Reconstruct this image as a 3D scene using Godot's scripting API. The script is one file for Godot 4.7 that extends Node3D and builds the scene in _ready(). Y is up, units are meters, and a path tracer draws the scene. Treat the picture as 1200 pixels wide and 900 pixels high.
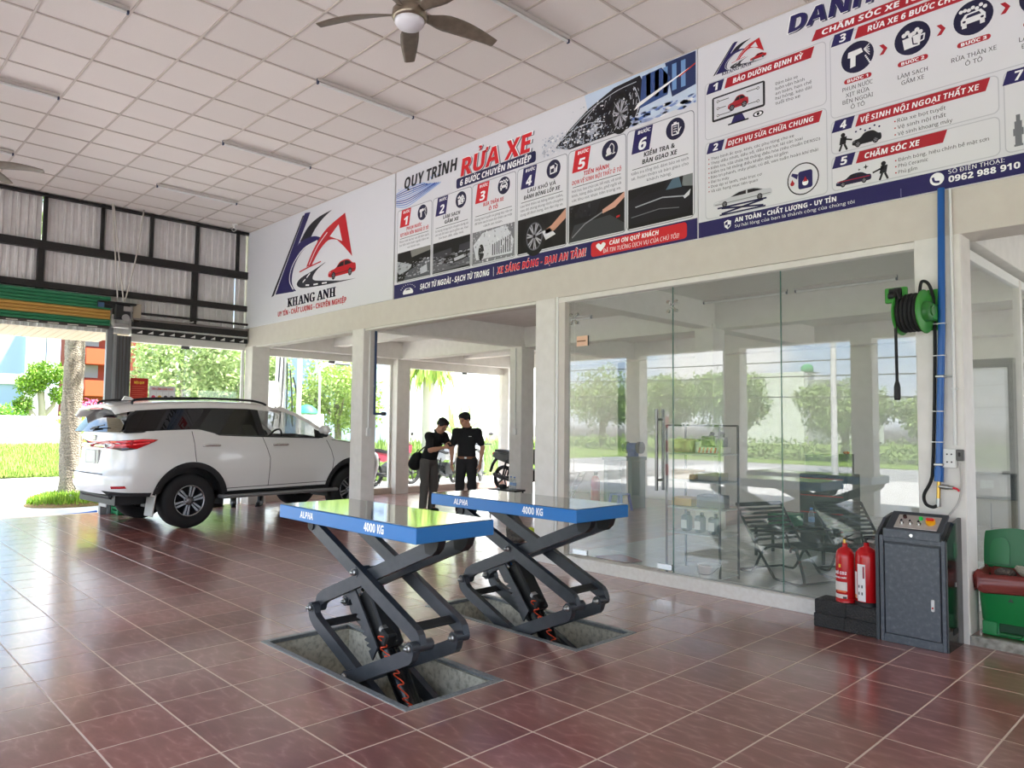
extends Node3D
# world: y up, metres; the sign wall is the plane z = W, the shutter wall the plane x = BX, the camera stands over the origin
const W := -5.91
const BX := -13.27
const CEIL := 5.036
var M := {}
var rng := RandomNumberGenerator.new()
var cam: Camera3D
var here: Node = self

class MB:
	var st := SurfaceTool.new()
	var x := Transform3D()
	var n := 0
	var nx := Transform3D()
	func _init() -> void:
		st.begin(Mesh.PRIMITIVE_TRIANGLES)
		st.set_smooth_group(-1)
	func at(o: Vector3, b := Basis()) -> MB:
		x = Transform3D(b, o)
		return self
	func smooth(on := true) -> void:
		st.set_smooth_group(0 if on else -1)
	func col(c: Color) -> void:
		st.set_color(c.srgb_to_linear())
	func t(a: Vector3, b: Vector3, c: Vector3) -> void:
		if x.basis.determinant() < 0:
			var s := b
			b = c
			c = s
		st.add_vertex(x * a)
		st.add_vertex(x * c)
		st.add_vertex(x * b)
		n += 1
	func q(a: Vector3, b: Vector3, c: Vector3, d: Vector3) -> void:
		t(a, b, c)
		t(a, c, d)
	func box(c: Vector3, s: Vector3, bev := 0.0, b := Basis()) -> MB:
		var keep := x
		x = x * Transform3D(b, c)
		var h := s / 2
		st.set_smooth_group(-1)
		if bev <= 0.0:
			for ax in 3:
				for sg in [-1.0, 1.0]:
					var u := Vector3.ZERO
					var v := Vector3.ZERO
					var w := Vector3.ZERO
					w[ax] = h[ax] * sg
					u[(ax + 1) % 3] = h[(ax + 1) % 3]
					v[(ax + 2) % 3] = h[(ax + 2) % 3] * sg
					q(w - u - v, w + u - v, w + u + v, w - u + v)
		else:
			bev = minf(bev, minf(h.x, minf(h.y, h.z)) * 0.98)
			var i := h - Vector3.ONE * bev
			for ax in 3:
				var a1 := (ax + 1) % 3
				var a2 := (ax + 2) % 3
				for sg in [-1.0, 1.0]:
					var w := Vector3.ZERO
					w[ax] = h[ax] * sg
					var u := Vector3.ZERO
					u[a1] = i[a1]
					var v := Vector3.ZERO
					v[a2] = i[a2] * sg
					q(w - u - v, w + u - v, w + u + v, w - u + v)
				for s1 in [-1.0, 1.0]:
					for s2 in [-1.0, 1.0]:
						var p := Vector3.ZERO
						var r := Vector3.ZERO
						p[a1] = h[a1] * s1
						p[a2] = i[a2] * s2
						r[a1] = i[a1] * s1
						r[a2] = h[a2] * s2
						var l := Vector3.ZERO
						l[ax] = i[ax] * s1 * s2
						q(p - l, r - l, r + l, p + l)
			for sx in [-1.0, 1.0]:
				for sy in [-1.0, 1.0]:
					for sz in [-1.0, 1.0]:
						var g := Vector3(sx, sy, sz)
						var p1 := Vector3(h.x * sx, i.y * sy, i.z * sz)
						var p2 := Vector3(i.x * sx, h.y * sy, i.z * sz)
						var p3 := Vector3(i.x * sx, i.y * sy, h.z * sz)
						if g.x * g.y * g.z > 0:
							t(p1, p2, p3)
						else:
							t(p1, p3, p2)
		x = keep
		return self
	func frame_of(dir: Vector3) -> Basis:
		var up := Vector3.UP if absf(dir.y) < 0.95 else Vector3.RIGHT
		var z := dir.normalized()
		var xx := up.cross(z).normalized()
		return Basis(xx, z.cross(xx), z)
	func tube(pts: Array, r, sides := 8, closed := false) -> MB:
		var rings := []
		var cnt := pts.size()
		var b := Basis()
		var prev := Vector3.ZERO
		for i in cnt:
			var d: Vector3
			if closed:
				d = pts[(i + 1) % cnt] - pts[(i - 1 + cnt) % cnt]
			else:
				d = pts[mini(i + 1, cnt - 1)] - pts[maxi(i - 1, 0)]
			d = d.normalized()
			if i == 0:
				b = frame_of(d)
			else:
				var ax := prev.cross(d)
				if ax.length() > 1e-6:
					b = Basis(ax.normalized(), prev.angle_to(d)) * b
			prev = d
			var rr: float = r[i] if r is Array else r
			var ring := PackedVector3Array()
			for k in sides:
				var an := TAU * k / sides
				ring.append(pts[i] + (b.x * cos(an) + b.y * sin(an)) * rr)
			rings.append(ring)
		if closed:
			rings.append(rings[0])
		loft(rings, not closed, not closed)
		return self
	func cyl(a: Vector3, b: Vector3, r: float, sides := 12, r2 := -1.0) -> MB:
		return tube([a, b], [r, r if r2 < 0 else r2], sides)
	func loft(rings: Array, cap0 := false, cap1 := false, wrap := true, sm := true) -> MB:
		st.set_smooth_group(0 if sm else -1)
		for i in rings.size() - 1:
			var a: PackedVector3Array = rings[i]
			var b: PackedVector3Array = rings[i + 1]
			var m := a.size()
			for k in (m if wrap else m - 1):
				var k2 := (k + 1) % m
				q(a[k], a[k2], b[k2], b[k])
		st.set_smooth_group(-1)
		if cap0:
			fan(rings[0], true)
		if cap1:
			fan(rings[-1], false)
		return self
	func fan(ring: PackedVector3Array, flip: bool) -> void:
		var c := Vector3.ZERO
		for p in ring:
			c += p
		c /= ring.size()
		for k in ring.size():
			var a := ring[k]
			var b := ring[(k + 1) % ring.size()]
			if flip:
				t(c, b, a)
			else:
				t(c, a, b)
	func lathe(prof: Array, segs := 20) -> MB:
		for i in prof.size() - 1:
			var a: Vector2 = prof[i]
			var b: Vector2 = prof[i + 1]
			var gr := 0
			st.set_smooth_group(gr)
			for k in segs:
				var a1 := TAU * k / segs
				var a2 := TAU * (k + 1) / segs
				var p1 := Vector3(cos(a1) * a.x, a.y, sin(a1) * a.x)
				var p2 := Vector3(cos(a2) * a.x, a.y, sin(a2) * a.x)
				var p3 := Vector3(cos(a2) * b.x, b.y, sin(a2) * b.x)
				var p4 := Vector3(cos(a1) * b.x, b.y, sin(a1) * b.x)
				if a.x < 1e-5:
					t(p1, p4, p3)
				elif b.x < 1e-5:
					t(p1, p4, p2)
				else:
					q(p1, p4, p3, p2)
		st.set_smooth_group(-1)
		return self
	func ell(c: Vector3, r: Vector3, segs := 14, b := Basis()) -> MB:
		var keep := x
		x = x * Transform3D(b.scaled_local(r), c)
		var pr := []
		var h := maxi(5, segs / 2)
		for i in h + 1:
			var an := -PI / 2 + PI * i / h
			pr.append(Vector2(cos(an) if i > 0 and i < h else 0.0, sin(an)))
		lathe(pr, segs)
		x = keep
		return self
	func ext(poly: PackedVector2Array, z0: float, z1: float, back := true) -> MB:
		if Geometry2D.is_polygon_clockwise(poly):
			poly = poly.duplicate()
			poly.reverse()
		var ix := Geometry2D.triangulate_polygon(poly)
		st.set_smooth_group(-1)
		for i in range(0, ix.size(), 3):
			var p := poly[ix[i]]
			var p2 := poly[ix[i + 1]]
			var p3 := poly[ix[i + 2]]
			if (p2 - p).cross(p3 - p) < 0:
				var s := p2
				p2 = p3
				p3 = s
			t(Vector3(p.x, p.y, z1), Vector3(p2.x, p2.y, z1), Vector3(p3.x, p3.y, z1))
			if back and z1 != z0:
				t(Vector3(p.x, p.y, z0), Vector3(p3.x, p3.y, z0), Vector3(p2.x, p2.y, z0))
		if z1 != z0:
			for i in poly.size():
				var a := poly[i]
				var b := poly[(i + 1) % poly.size()]
				q(Vector3(a.x, a.y, z0), Vector3(b.x, b.y, z0), Vector3(b.x, b.y, z1), Vector3(a.x, a.y, z1))
		return self
	func stroke(path: PackedVector2Array, w: float, z0: float, z1: float, rounded := true) -> MB:
		for p in Geometry2D.offset_polyline(path, w / 2, Geometry2D.JOIN_ROUND if rounded else Geometry2D.JOIN_MITER, Geometry2D.END_ROUND if rounded else Geometry2D.END_BUTT):
			if not Geometry2D.is_polygon_clockwise(p):
				ext(p, z0, z1)
		return self
	func mesh() -> ArrayMesh:
		st.generate_normals()
		return st.commit()

func mb() -> MB:
	return MB.new()

func put(called: String, b: MB, m: Material, parent: Node = null) -> MeshInstance3D:
	var o := MeshInstance3D.new()
	o.name = called
	o.mesh = b.mesh()
	o.material_override = m
	(parent if parent else self).add_child(o, true)
	return o

func inst(called: String, me: Mesh, m: Material, parent: Node, tr := Transform3D()) -> MeshInstance3D:
	var o := MeshInstance3D.new()
	o.name = called
	o.mesh = me
	o.material_override = m
	o.transform = tr
	parent.add_child(o, true)
	return o

func numbered(called: String) -> String:
	if not has_node(NodePath(called)):
		return called
	var k := 1
	while has_node(NodePath("%s_%03d" % [called, k])):
		k += 1
	return "%s_%03d" % [called, k]

func thing(called: String, label: String, category: String, pos := Vector3.ZERO, turn := 0.0, group := "") -> Node3D:
	var o := Node3D.new()
	o.name = numbered(called)
	add_child(o)
	o.position = pos
	o.rotation.y = turn
	tag(o, label, category, group)
	return o

func tag(o: Node, label: String, category: String, group := "") -> Node:
	o.set_meta("label", label)
	o.set_meta("category", category)
	if group:
		o.set_meta("group", group)
	return o

func solo(called: String, b: MB, m: Material, label: String, category: String, group := "") -> MeshInstance3D:
	var o := put(numbered(called), b, m)
	tag(o, label, category, group)
	return o

func struct(called: String, label: String, category: String) -> Node3D:
	var o := thing(called, label, category)
	o.set_meta("kind", "structure")
	return o

func copy(o: Node3D, label: String, pos: Vector3, turn := 0.0) -> Node3D:
	var c: Node3D = o.duplicate()
	c.name = numbered(str(o.name).get_slice("_0", 0))
	add_child(c)
	c.position = pos
	c.rotation.y = turn
	c.set_meta("label", label)
	return c

func mat(c: Color, rough := 0.6, metal := 0.0) -> StandardMaterial3D:
	var m := StandardMaterial3D.new()
	m.albedo_color = c
	m.roughness = rough
	m.metallic = metal
	return m

func rgb(r: int, g: int, b: int) -> Color:
	return Color8(r, g, b)

func noise(freq: float, octaves := 4, sd := 1, warp := 0.0, kind := FastNoiseLite.TYPE_SIMPLEX_SMOOTH) -> FastNoiseLite:
	var f := FastNoiseLite.new()
	f.noise_type = kind
	f.frequency = freq
	f.fractal_octaves = octaves
	f.seed = sd
	if warp > 0:
		f.domain_warp_enabled = true
		f.domain_warp_amplitude = warp
		f.domain_warp_frequency = freq * 1.5
	return f

func ntex(f: FastNoiseLite, cols: Array, size := 512, offs: Array = []) -> NoiseTexture2D:
	var t := NoiseTexture2D.new()
	t.width = size
	t.height = size
	t.seamless = true
	t.noise = f
	if cols.size():
		var g := Gradient.new()
		var of := PackedFloat32Array()
		for i in cols.size():
			of.append(offs[i] if offs.size() else float(i) / (cols.size() - 1))
		g.offsets = of
		g.colors = PackedColorArray(cols)
		t.color_ramp = g
	return t

func tri_uv(m: StandardMaterial3D, sc: float, world := true) -> StandardMaterial3D:
	m.uv1_triplanar = true
	m.uv1_world_triplanar = world
	m.uv1_scale = Vector3.ONE * sc
	return m

func textured(f: FastNoiseLite, cols: Array, sc: float, rough := 0.7, bump := 0.0, size := 512, offs: Array = [], world := true) -> StandardMaterial3D:
	var m := mat(Color.WHITE, rough)
	m.albedo_texture = ntex(f, cols, size, offs)
	if bump != 0.0:
		m.heightmap_enabled = true
		m.heightmap_texture = ntex(f, [], size)
		m.heightmap_scale = bump
	return tri_uv(m, sc, world)

func glass(c: Color, a: float) -> StandardMaterial3D:
	var m := mat(Color(c.r, c.g, c.b, a), 0.0)
	m.transparency = BaseMaterial3D.TRANSPARENCY_ALPHA
	return m

func V2(l: Array) -> PackedVector2Array:
	var p := PackedVector2Array()
	for i in range(0, l.size(), 2):
		p.append(Vector2(l[i], l[i + 1]))
	return p

func arc(c: Vector2, r: float, a0: float, a1: float, k := 8) -> PackedVector2Array:
	var p := PackedVector2Array()
	for i in k + 1:
		var a := deg_to_rad(lerpf(a0, a1, float(i) / k))
		p.append(c + Vector2(cos(a), sin(a)) * r)
	return p

func rrect(x0: float, y0: float, x1: float, y1: float, r: float, k := 4) -> PackedVector2Array:
	var p := arc(Vector2(x1 - r, y1 - r), r, 0, 90, k)
	p.append_array(arc(Vector2(x0 + r, y1 - r), r, 90, 180, k))
	p.append_array(arc(Vector2(x0 + r, y0 + r), r, 180, 270, k))
	p.append_array(arc(Vector2(x1 - r, y0 + r), r, 270, 360, k))
	return p

func spline(pts: Array, steps := 6) -> Array:
	var out := []
	for i in pts.size() - 1:
		var p0: Vector3 = pts[maxi(i - 1, 0)]
		var p3: Vector3 = pts[mini(i + 2, pts.size() - 1)]
		for k in steps:
			out.append(pts[i].cubic_interpolate(pts[i + 1], p0, p3, float(k) / steps))
	out.append(pts[-1])
	return out

func curve2(pts: Array, steps := 6) -> PackedVector2Array:
	var out := PackedVector2Array()
	for i in pts.size() - 1:
		var p0: Vector2 = pts[maxi(i - 1, 0)]
		var p3: Vector2 = pts[mini(i + 2, pts.size() - 1)]
		for k in steps:
			out.append(pts[i].cubic_interpolate(pts[i + 1], p0, p3, float(k) / steps))
	out.append(pts[-1])
	return out

func lut(x: float, tab: Array) -> float:
	if x <= tab[0][0]:
		return tab[0][1]
	for i in tab.size() - 1:
		if x <= tab[i + 1][0]:
			var f: float = (x - tab[i][0]) / (tab[i + 1][0] - tab[i][0])
			return lerpf(tab[i][1], tab[i + 1][1], f)
	return tab[-1][1]

const VN := ["aàáảãạ", "ăằắẳẵặ", "âầấẩẫậ", "eèéẻẽẹ", "êềếểễệ", "iìíỉĩị", "oòóỏõọ", "ôồốổỗộ", "ơờớởỡợ", "uùúủũụ", "ưừứửữự", "yỳýỷỹỵ", "AÀÁẢÃẠ", "ĂẰẮẲẴẶ", "ÂẦẤẨẪẬ", "EÈÉẺẼẸ", "ÊỀẾỂỄỆ", "IÌÍỈĨỊ", "OÒÓỎÕỌ", "ÔỒỐỔỖỘ", "ƠỜỚỞỠỢ", "UÙÚỦŨỤ", "ƯỪỨỬỮỰ", "YỲÝỶỸỴ"]
var fonts := {}

# triangles of a line of text; letters that the font lacks are set as their base letter with its marks drawn
func text_arrays(s: String, bold := true, serif := false) -> Array:
	var key := s + str(bold) + str(serif)
	if fonts.has(key):
		return fonts[key]
	var sf := SystemFont.new()
	sf.font_names = PackedStringArray(["Droid Serif" if serif else "Droid Sans"])
	sf.font_weight = 700 if bold else 400
	var f := FontVariation.new()
	f.base_font = sf
	f.variation_embolden = 0.45 if bold and not serif and not s.contains("V") else 0.0
	var plain := ""
	var marks := []
	for i in s.length():
		var ch := s[i]
		if not f.has_char(s.unicode_at(i)):
			for row: String in VN:
				var k := row.find(ch)
				if k >= 0:
					var base := row[0]
					var horn := base in "ơưƠƯ"
					if horn:
						base = {"ơ": "o", "ư": "u", "Ơ": "O", "Ư": "U"}[base]
					marks.append([i, k, horn, base in "ăâêôĂÂÊÔ", base == base.to_upper()])
					ch = base
					break
		plain += ch
	var tm := TextMesh.new()
	tm.text = plain
	tm.font = f
	tm.font_size = 32
	tm.pixel_size = 0.01
	tm.depth = 0.0
	tm.curve_step = 1.6
	var d := tm.surface_get_arrays(0)
	var bb := tm.get_aabb()
	var v: PackedVector3Array = d[Mesh.ARRAY_VERTEX]
	var ix = d[Mesh.ARRAY_INDEX]
	var out := PackedVector3Array()
	for i in (ix.size() if ix != null else v.size()):
		out.append(v[ix[i]] if ix != null else v[i])
	if marks.size():
		var hb: AABB = text_arrays("H", bold, serif)[1]
		var c := hb.size.y
		var y0 := hb.position.y
		var left := -f.get_string_size(plain, HORIZONTAL_ALIGNMENT_LEFT, -1, 32).x * 0.005
		var th := c * (0.15 if bold else 0.1)
		for m in marks:
			var a := f.get_string_size(plain.substr(0, m[0]), HORIZONTAL_ALIGNMENT_LEFT, -1, 32).x * 0.01
			var e := f.get_string_size(plain.substr(0, m[0] + 1), HORIZONTAL_ALIGNMENT_LEFT, -1, 32).x * 0.01
			var x := left + (a + e) / 2
			var top := y0 + (c * 1.08 if m[4] else c * 0.84)
			if m[3]:
				top += c * 0.12
				x += c * 0.16
			if m[2]:
				var hx := left + e - c * 0.06
				var hy := y0 + (c if m[4] else c * 0.76)
				ribbon(out, [Vector2(hx - c * 0.1, hy - c * 0.10), Vector2(hx + c * 0.03, hy - c * 0.04), Vector2(hx + c * 0.06, hy + c * 0.13)], th)
			match m[1]:
				1: ribbon(out, [Vector2(x - c * 0.14, top + c * 0.2), Vector2(x + c * 0.06, top + c * 0.02)], th)
				2: ribbon(out, [Vector2(x + c * 0.14, top + c * 0.2), Vector2(x - c * 0.06, top + c * 0.02)], th)
				3: ribbon(out, [Vector2(x - c * 0.1, top + c * 0.22), Vector2(x + c * 0.05, top + c * 0.23), Vector2(x + c * 0.08, top + c * 0.13), Vector2(x - c * 0.01, top + c * 0.07), Vector2(x - c * 0.01, top)], th * 0.75)
				4: ribbon(out, [Vector2(x - c * 0.2, top + c * 0.06), Vector2(x - c * 0.08, top + c * 0.16), Vector2(x + c * 0.08, top + c * 0.07), Vector2(x + c * 0.2, top + c * 0.16)], th * 0.8)
				5: ribbon(out, [Vector2((left + (a + e) / 2) - th * 0.55, y0 - c * 0.18), Vector2((left + (a + e) / 2) + th * 0.55, y0 - c * 0.18)], th * 1.1)
	fonts[key] = [out, bb]
	return fonts[key]

func ribbon(out: PackedVector3Array, p: Array, th: float) -> void:
	for i in p.size() - 1:
		var n: Vector2 = (p[i + 1] - p[i]).normalized().orthogonal() * th / 2
		var q := [p[i] - n, p[i + 1] - n, p[i + 1] + n, p[i] + n]
		for k in [0, 1, 2, 0, 2, 3]:
			out.append(Vector3(q[k].x, q[k].y, 0))

# flat print: text whose capitals stand ch high, from (x0, y0) at the baseline's start to x1, slanted by sl
func print_text(b: MB, s: String, x0: float, y0: float, x1: float, ch: float, z: float, sl := 0.0, bold := true, serif := false) -> void:
	var d: Array = text_arrays(s, bold, serif)
	var cb: AABB = text_arrays("H", bold, serif)[1]
	var v: PackedVector3Array = d[0]
	var bb: AABB = d[1]
	var sy := ch / cb.size.y
	var sx := (x1 - x0) / bb.size.x
	for i in range(0, v.size() - 2, 3):
		var p := []
		for k in 3:
			var yy := (v[i + k].y - cb.position.y) * sy
			p.append(Vector3(x0 + (v[i + k].x - bb.position.x) * sx + yy * sl, y0 + yy, z))
		var cr: float = (p[1].x - p[0].x) * (p[2].y - p[0].y) - (p[1].y - p[0].y) * (p[2].x - p[0].x)
		if cr >= 0:
			b.t(p[0], p[1], p[2])
		else:
			b.t(p[0], p[2], p[1])

func rects_minus(r: Rect2, holes: Array) -> Array:
	var out := [r]
	for h: Rect2 in holes:
		var nxt := []
		for a: Rect2 in out:
			if not a.intersects(h):
				nxt.append(a)
				continue
			var i := a.intersection(h)
			var c := [Rect2(a.position.x, a.position.y, i.position.x - a.position.x, a.size.y), Rect2(i.end.x, a.position.y, a.end.x - i.end.x, a.size.y), Rect2(i.position.x, a.position.y, i.size.x, i.position.y - a.position.y), Rect2(i.position.x, i.end.y, i.size.x, a.end.y - i.end.y)]
			for k: Rect2 in c:
				if k.size.x > 0.004 and k.size.y > 0.004:
					nxt.append(k)
		out = nxt
	return out

func in_view(p: Vector3, slack := 1.08) -> bool:
	var l := cam.transform.affine_inverse() * p
	if l.z > -0.3:
		return false
	return absf(l.x / -l.z) < 0.6972 * slack and absf(l.y / -l.z) < 0.5229 * slack

func _ready() -> void:
	rng.seed = 7
	cam = Camera3D.new()
	cam.name = "camera"
	cam.transform = Transform3D(Basis(Vector3(0.69618167, 0.0101879, -0.71779335), Vector3(0.03347852, 0.99835057, 0.04664048), Vector3(0.71708456, -0.0565009, 0.69469229)).orthonormalized(), Vector3(0, 1.4869, 0))
	cam.fov = 55.21
	cam.near = 0.05
	cam.far = 400
	add_child(cam)
	var env := Environment.new()
	env.background_mode = Environment.BG_SKY
	env.sky = Sky.new()
	env.sky.sky_material = clouds()
	env.tonemap_mode = Environment.TONE_MAPPER_LINEAR
	env.tonemap_exposure = 2.45
	env.sdfgi_enabled = true
	env.ssao_enabled = true
	env.ssil_enabled = true
	var we := WorldEnvironment.new()
	we.name = "environment"
	we.environment = env
	add_child(we)
	var sun := DirectionalLight3D.new()
	sun.name = "sun"
	sun.light_color = Color(1.0, 0.99, 0.97)
	sun.light_energy = 3.0
	sun.light_angular_distance = 0.8
	sun.shadow_enabled = true
	sun.transform = Transform3D(Basis.looking_at(-Vector3(0.22, 0.9, -0.36)), Vector3(0, 20, 0))
	add_child(sun)
	materials()
	build_floor()
	build_ceiling()
	build_walls()
	build_porch()
	outdoors()
	signs()
	car()
	lifts()
	people()
	motorbikes()
	ceiling_things()
	shutters()
	pillar_things()
	cabinet_corner()
	office_things()
	small_things()

func clouds() -> PanoramaSkyMaterial:
	var w := 768
	var h := 384
	var im := Image.create(w, h, false, Image.FORMAT_RGBAF)
	var f := noise(1.1, 5, 11)
	var f2 := noise(3.2, 4, 23)
	for j in h:
		var el := PI * (0.5 - (j + 0.5) / h)
		for i in w:
			var az := TAU * (i + 0.5) / w
			var d := Vector3(cos(az) * cos(el), sin(el), sin(az) * cos(el))
			var c: Color
			if d.y > 0:
				var sky := Color(1.0, 1.3, 1.6).lerp(Color(0.4, 0.75, 1.45), pow(d.y, 0.55))
				var k := 1.0 / (d.y + 0.25)
				var v := f.get_noise_3d(d.x * k, d.y * 1.5, d.z * k) + 0.35 * f2.get_noise_3d(d.x * k, d.y * 3.0, d.z * k)
				var cl := smoothstep(-0.06, 0.38, v + 0.16)
				c = sky.lerp(Color(2.0, 2.0, 2.0), cl)
				c = c.lerp(Color(1.7, 1.75, 1.8), smoothstep(0.12, 0.0, d.y) * 0.6)
			else:
				c = Color(0.5, 0.5, 0.48)
			c.a = 1.0
			im.set_pixel(i, j, c)
	var m := PanoramaSkyMaterial.new()
	m.panorama = ImageTexture.create_from_image(im)
	return m

func materials() -> void:
	M.wall = textured(noise(0.02, 4, 3), [rgb(212, 204, 194), rgb(217, 210, 200)], 0.5, 0.75)
	M.wall2 = textured(noise(0.02, 4, 4), [rgb(226, 222, 215), rgb(236, 232, 226)], 0.5, 0.8)
	M.grout = mat(rgb(214, 194, 178), 0.8)
	M.tile = []
	for k in 5:
		var f := noise(0.007, 4, 40 + k, 14.0)
		f.fractal_gain = 0.5
		f.fractal_type = FastNoiseLite.FRACTAL_RIDGED
		var dk := 1.0 - 0.05 * (k % 3)
		var cs := [rgb(136, 77, 69), rgb(144, 84, 76), rgb(150, 90, 82), rgb(158, 99, 91), rgb(184, 130, 121)]
		for i in cs.size():
			cs[i] = Color(cs[i].r * dk, cs[i].g * dk, cs[i].b * dk)
		var m := textured(f, cs, 1.1, 0.16, 0.0, 512, [0.0, 0.35, 0.55, 0.72, 1.0])
		m.uv1_scale = Vector3(0.8, 1.0, 2.0)
		m.uv1_offset = Vector3(0.37 * k, 0.11 * k, 0.61 * k)
		m.roughness = 0.28
		m.metallic_specular = 0.68
		m.clearcoat_enabled = true
		m.clearcoat = 0.8
		m.clearcoat_roughness = 0.14
		M.tile.append(m)
	M.otile = textured(noise(0.01, 3, 8), [rgb(212, 214, 210), rgb(222, 224, 220)], 0.6, 0.08)
	M.panel = []
	for k in 3:
		M.panel.append(textured(noise(0.15, 3, 60 + k), [rgb(240 - 3 * k, 232 - 3 * k, 226 - 3 * k), rgb(246 - 3 * k, 238 - 3 * k, 232 - 3 * k)], 1.0, 0.85))
	M.tbar = mat(rgb(206, 194, 185), 0.5)
	M.sheet = textured(noise(0.02, 3, 5), [rgb(218, 214, 212), rgb(232, 228, 227)], 0.5, 0.45)
	M.steel_black = textured(noise(0.05, 4, 6), [rgb(22, 20, 20), rgb(40, 36, 34)], 1.0, 0.55)
	M.steel_grey = mat(rgb(96, 96, 99), 0.45, 0.3)
	M.concrete = textured(noise(0.02, 5, 9), [rgb(120, 116, 106), rgb(160, 156, 146), rgb(186, 182, 170)], 1.2, 0.9, 0.6)
	M.pit = textured(noise(0.03, 5, 10), [rgb(150, 144, 128), rgb(196, 190, 172), rgb(212, 206, 190)], 1.2, 0.9, 0.6)
	M.pane = glass(rgb(170, 190, 178), 0.05)
	M.edge = mat(rgb(86, 120, 108), 0.2)
	M.chrome = mat(rgb(206, 206, 204), 0.18, 1.0)
	M.zinc = mat(rgb(170, 170, 168), 0.35, 0.9)
	M.black = mat(rgb(24, 24, 25), 0.55)
	M.rubber = mat(rgb(22, 22, 23), 0.75)
	M.arm = textured(noise(0.03, 3, 12), [rgb(48, 51, 56), rgb(60, 63, 68)], 0.8, 0.34)
	M.blue = mat(rgb(36, 118, 190), 0.3)
	M.white = mat(rgb(236, 236, 232), 0.5)
	M.lamp = mat(rgb(240, 240, 238), 0.35)
	M.lamp_base = mat(rgb(206, 200, 194), 0.5)
	M.print = mat(Color.WHITE, 0.4)
	M.print.vertex_color_use_as_albedo = true
	M.red = mat(rgb(190, 18, 24), 0.22)
	M.green = mat(rgb(20, 128, 64), 0.35)
	M.brass = mat(rgb(196, 160, 84), 0.3, 1.0)
	M.bark = textured(noise(0.05, 5, 14), [rgb(92, 84, 72), rgb(148, 138, 122), rgb(182, 172, 154)], 1.0, 0.95, 3.0)
	M.leaf = mat(Color.WHITE, 0.6)
	M.leaf.vertex_color_use_as_albedo = true
	M.leaf.backlight_enabled = true
	M.leaf.backlight = Color(0.5, 0.6, 0.25)

const PITS := [Rect2(-4.84, -3.03, 1.67, 0.70), Rect2(-4.88, -4.42, 1.64, 0.66)]

func tile_mesh(sx: float, sz: float) -> ArrayMesh:
	var b := mb()
	var g := 0.0042
	var ch := 0.0018
	var hx := sx / 2 - g
	var hz := sz / 2 - g
	var ix := hx - ch
	var iz := hz - ch
	var c := [Vector3(-hx, -0.012, -hz), Vector3(-hx, -0.012, hz), Vector3(hx, -0.012, hz), Vector3(hx, -0.012, -hz)]
	var d := [Vector3(-hx, -0.0012, -hz), Vector3(-hx, -0.0012, hz), Vector3(hx, -0.0012, hz), Vector3(hx, -0.0012, -hz)]
	var e := [Vector3(-ix, 0, -iz), Vector3(-ix, 0, iz), Vector3(ix, 0, iz), Vector3(ix, 0, -iz)]
	for k in 4:
		b.q(c[k], c[(k + 1) % 4], d[(k + 1) % 4], d[k])
		b.q(d[k], d[(k + 1) % 4], e[(k + 1) % 4], e[k])
	b.q(e[0], e[1], e[2], e[3])
	return b.mesh()

func lay(parent: Node3D, list: Array, piece: String, mats: Array, most: int, rest: String, y: float) -> void:
	# the pieces that show largest stand alone; the others are joined
	var near := []
	var far := []
	for r: Rect2 in list:
		var c := Vector3(r.get_center().x, y, r.get_center().y)
		if in_view(c, 1.12):
			near.append([c.distance_to(cam.position) / sqrt(r.get_area() / 0.16), r])
		else:
			far.append(r)
	near.sort_custom(func(a, b): return a[0] < b[0])
	var shapes := {}
	var joined := {}
	for i in near.size() + far.size():
		var r: Rect2 = near[i][1] if i < near.size() else far[i - near.size()]
		var key := "%.3f %.3f" % [r.size.x, r.size.y]
		if not shapes.has(key):
			shapes[key] = tile_mesh(r.size.x, r.size.y)
		var k := rng.randi() % mats.size()
		var tr := Transform3D(Basis.from_euler(Vector3(rng.randf_range(-0.0012, 0.0012), 0, rng.randf_range(-0.0012, 0.0012))), Vector3(r.get_center().x, y, r.get_center().y))
		if i < most and i < near.size():
			inst(piece, shapes[key], mats[k], parent, tr)
		else:
			if not joined.has(k):
				var st := SurfaceTool.new()
				st.begin(Mesh.PRIMITIVE_TRIANGLES)
				joined[k] = st
			joined[k].append_from(shapes[key], 0, tr)
	for k in joined:
		var o := inst(rest, joined[k].commit(), mats[k], parent)
		o.set_meta("kind", "stuff")

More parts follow.
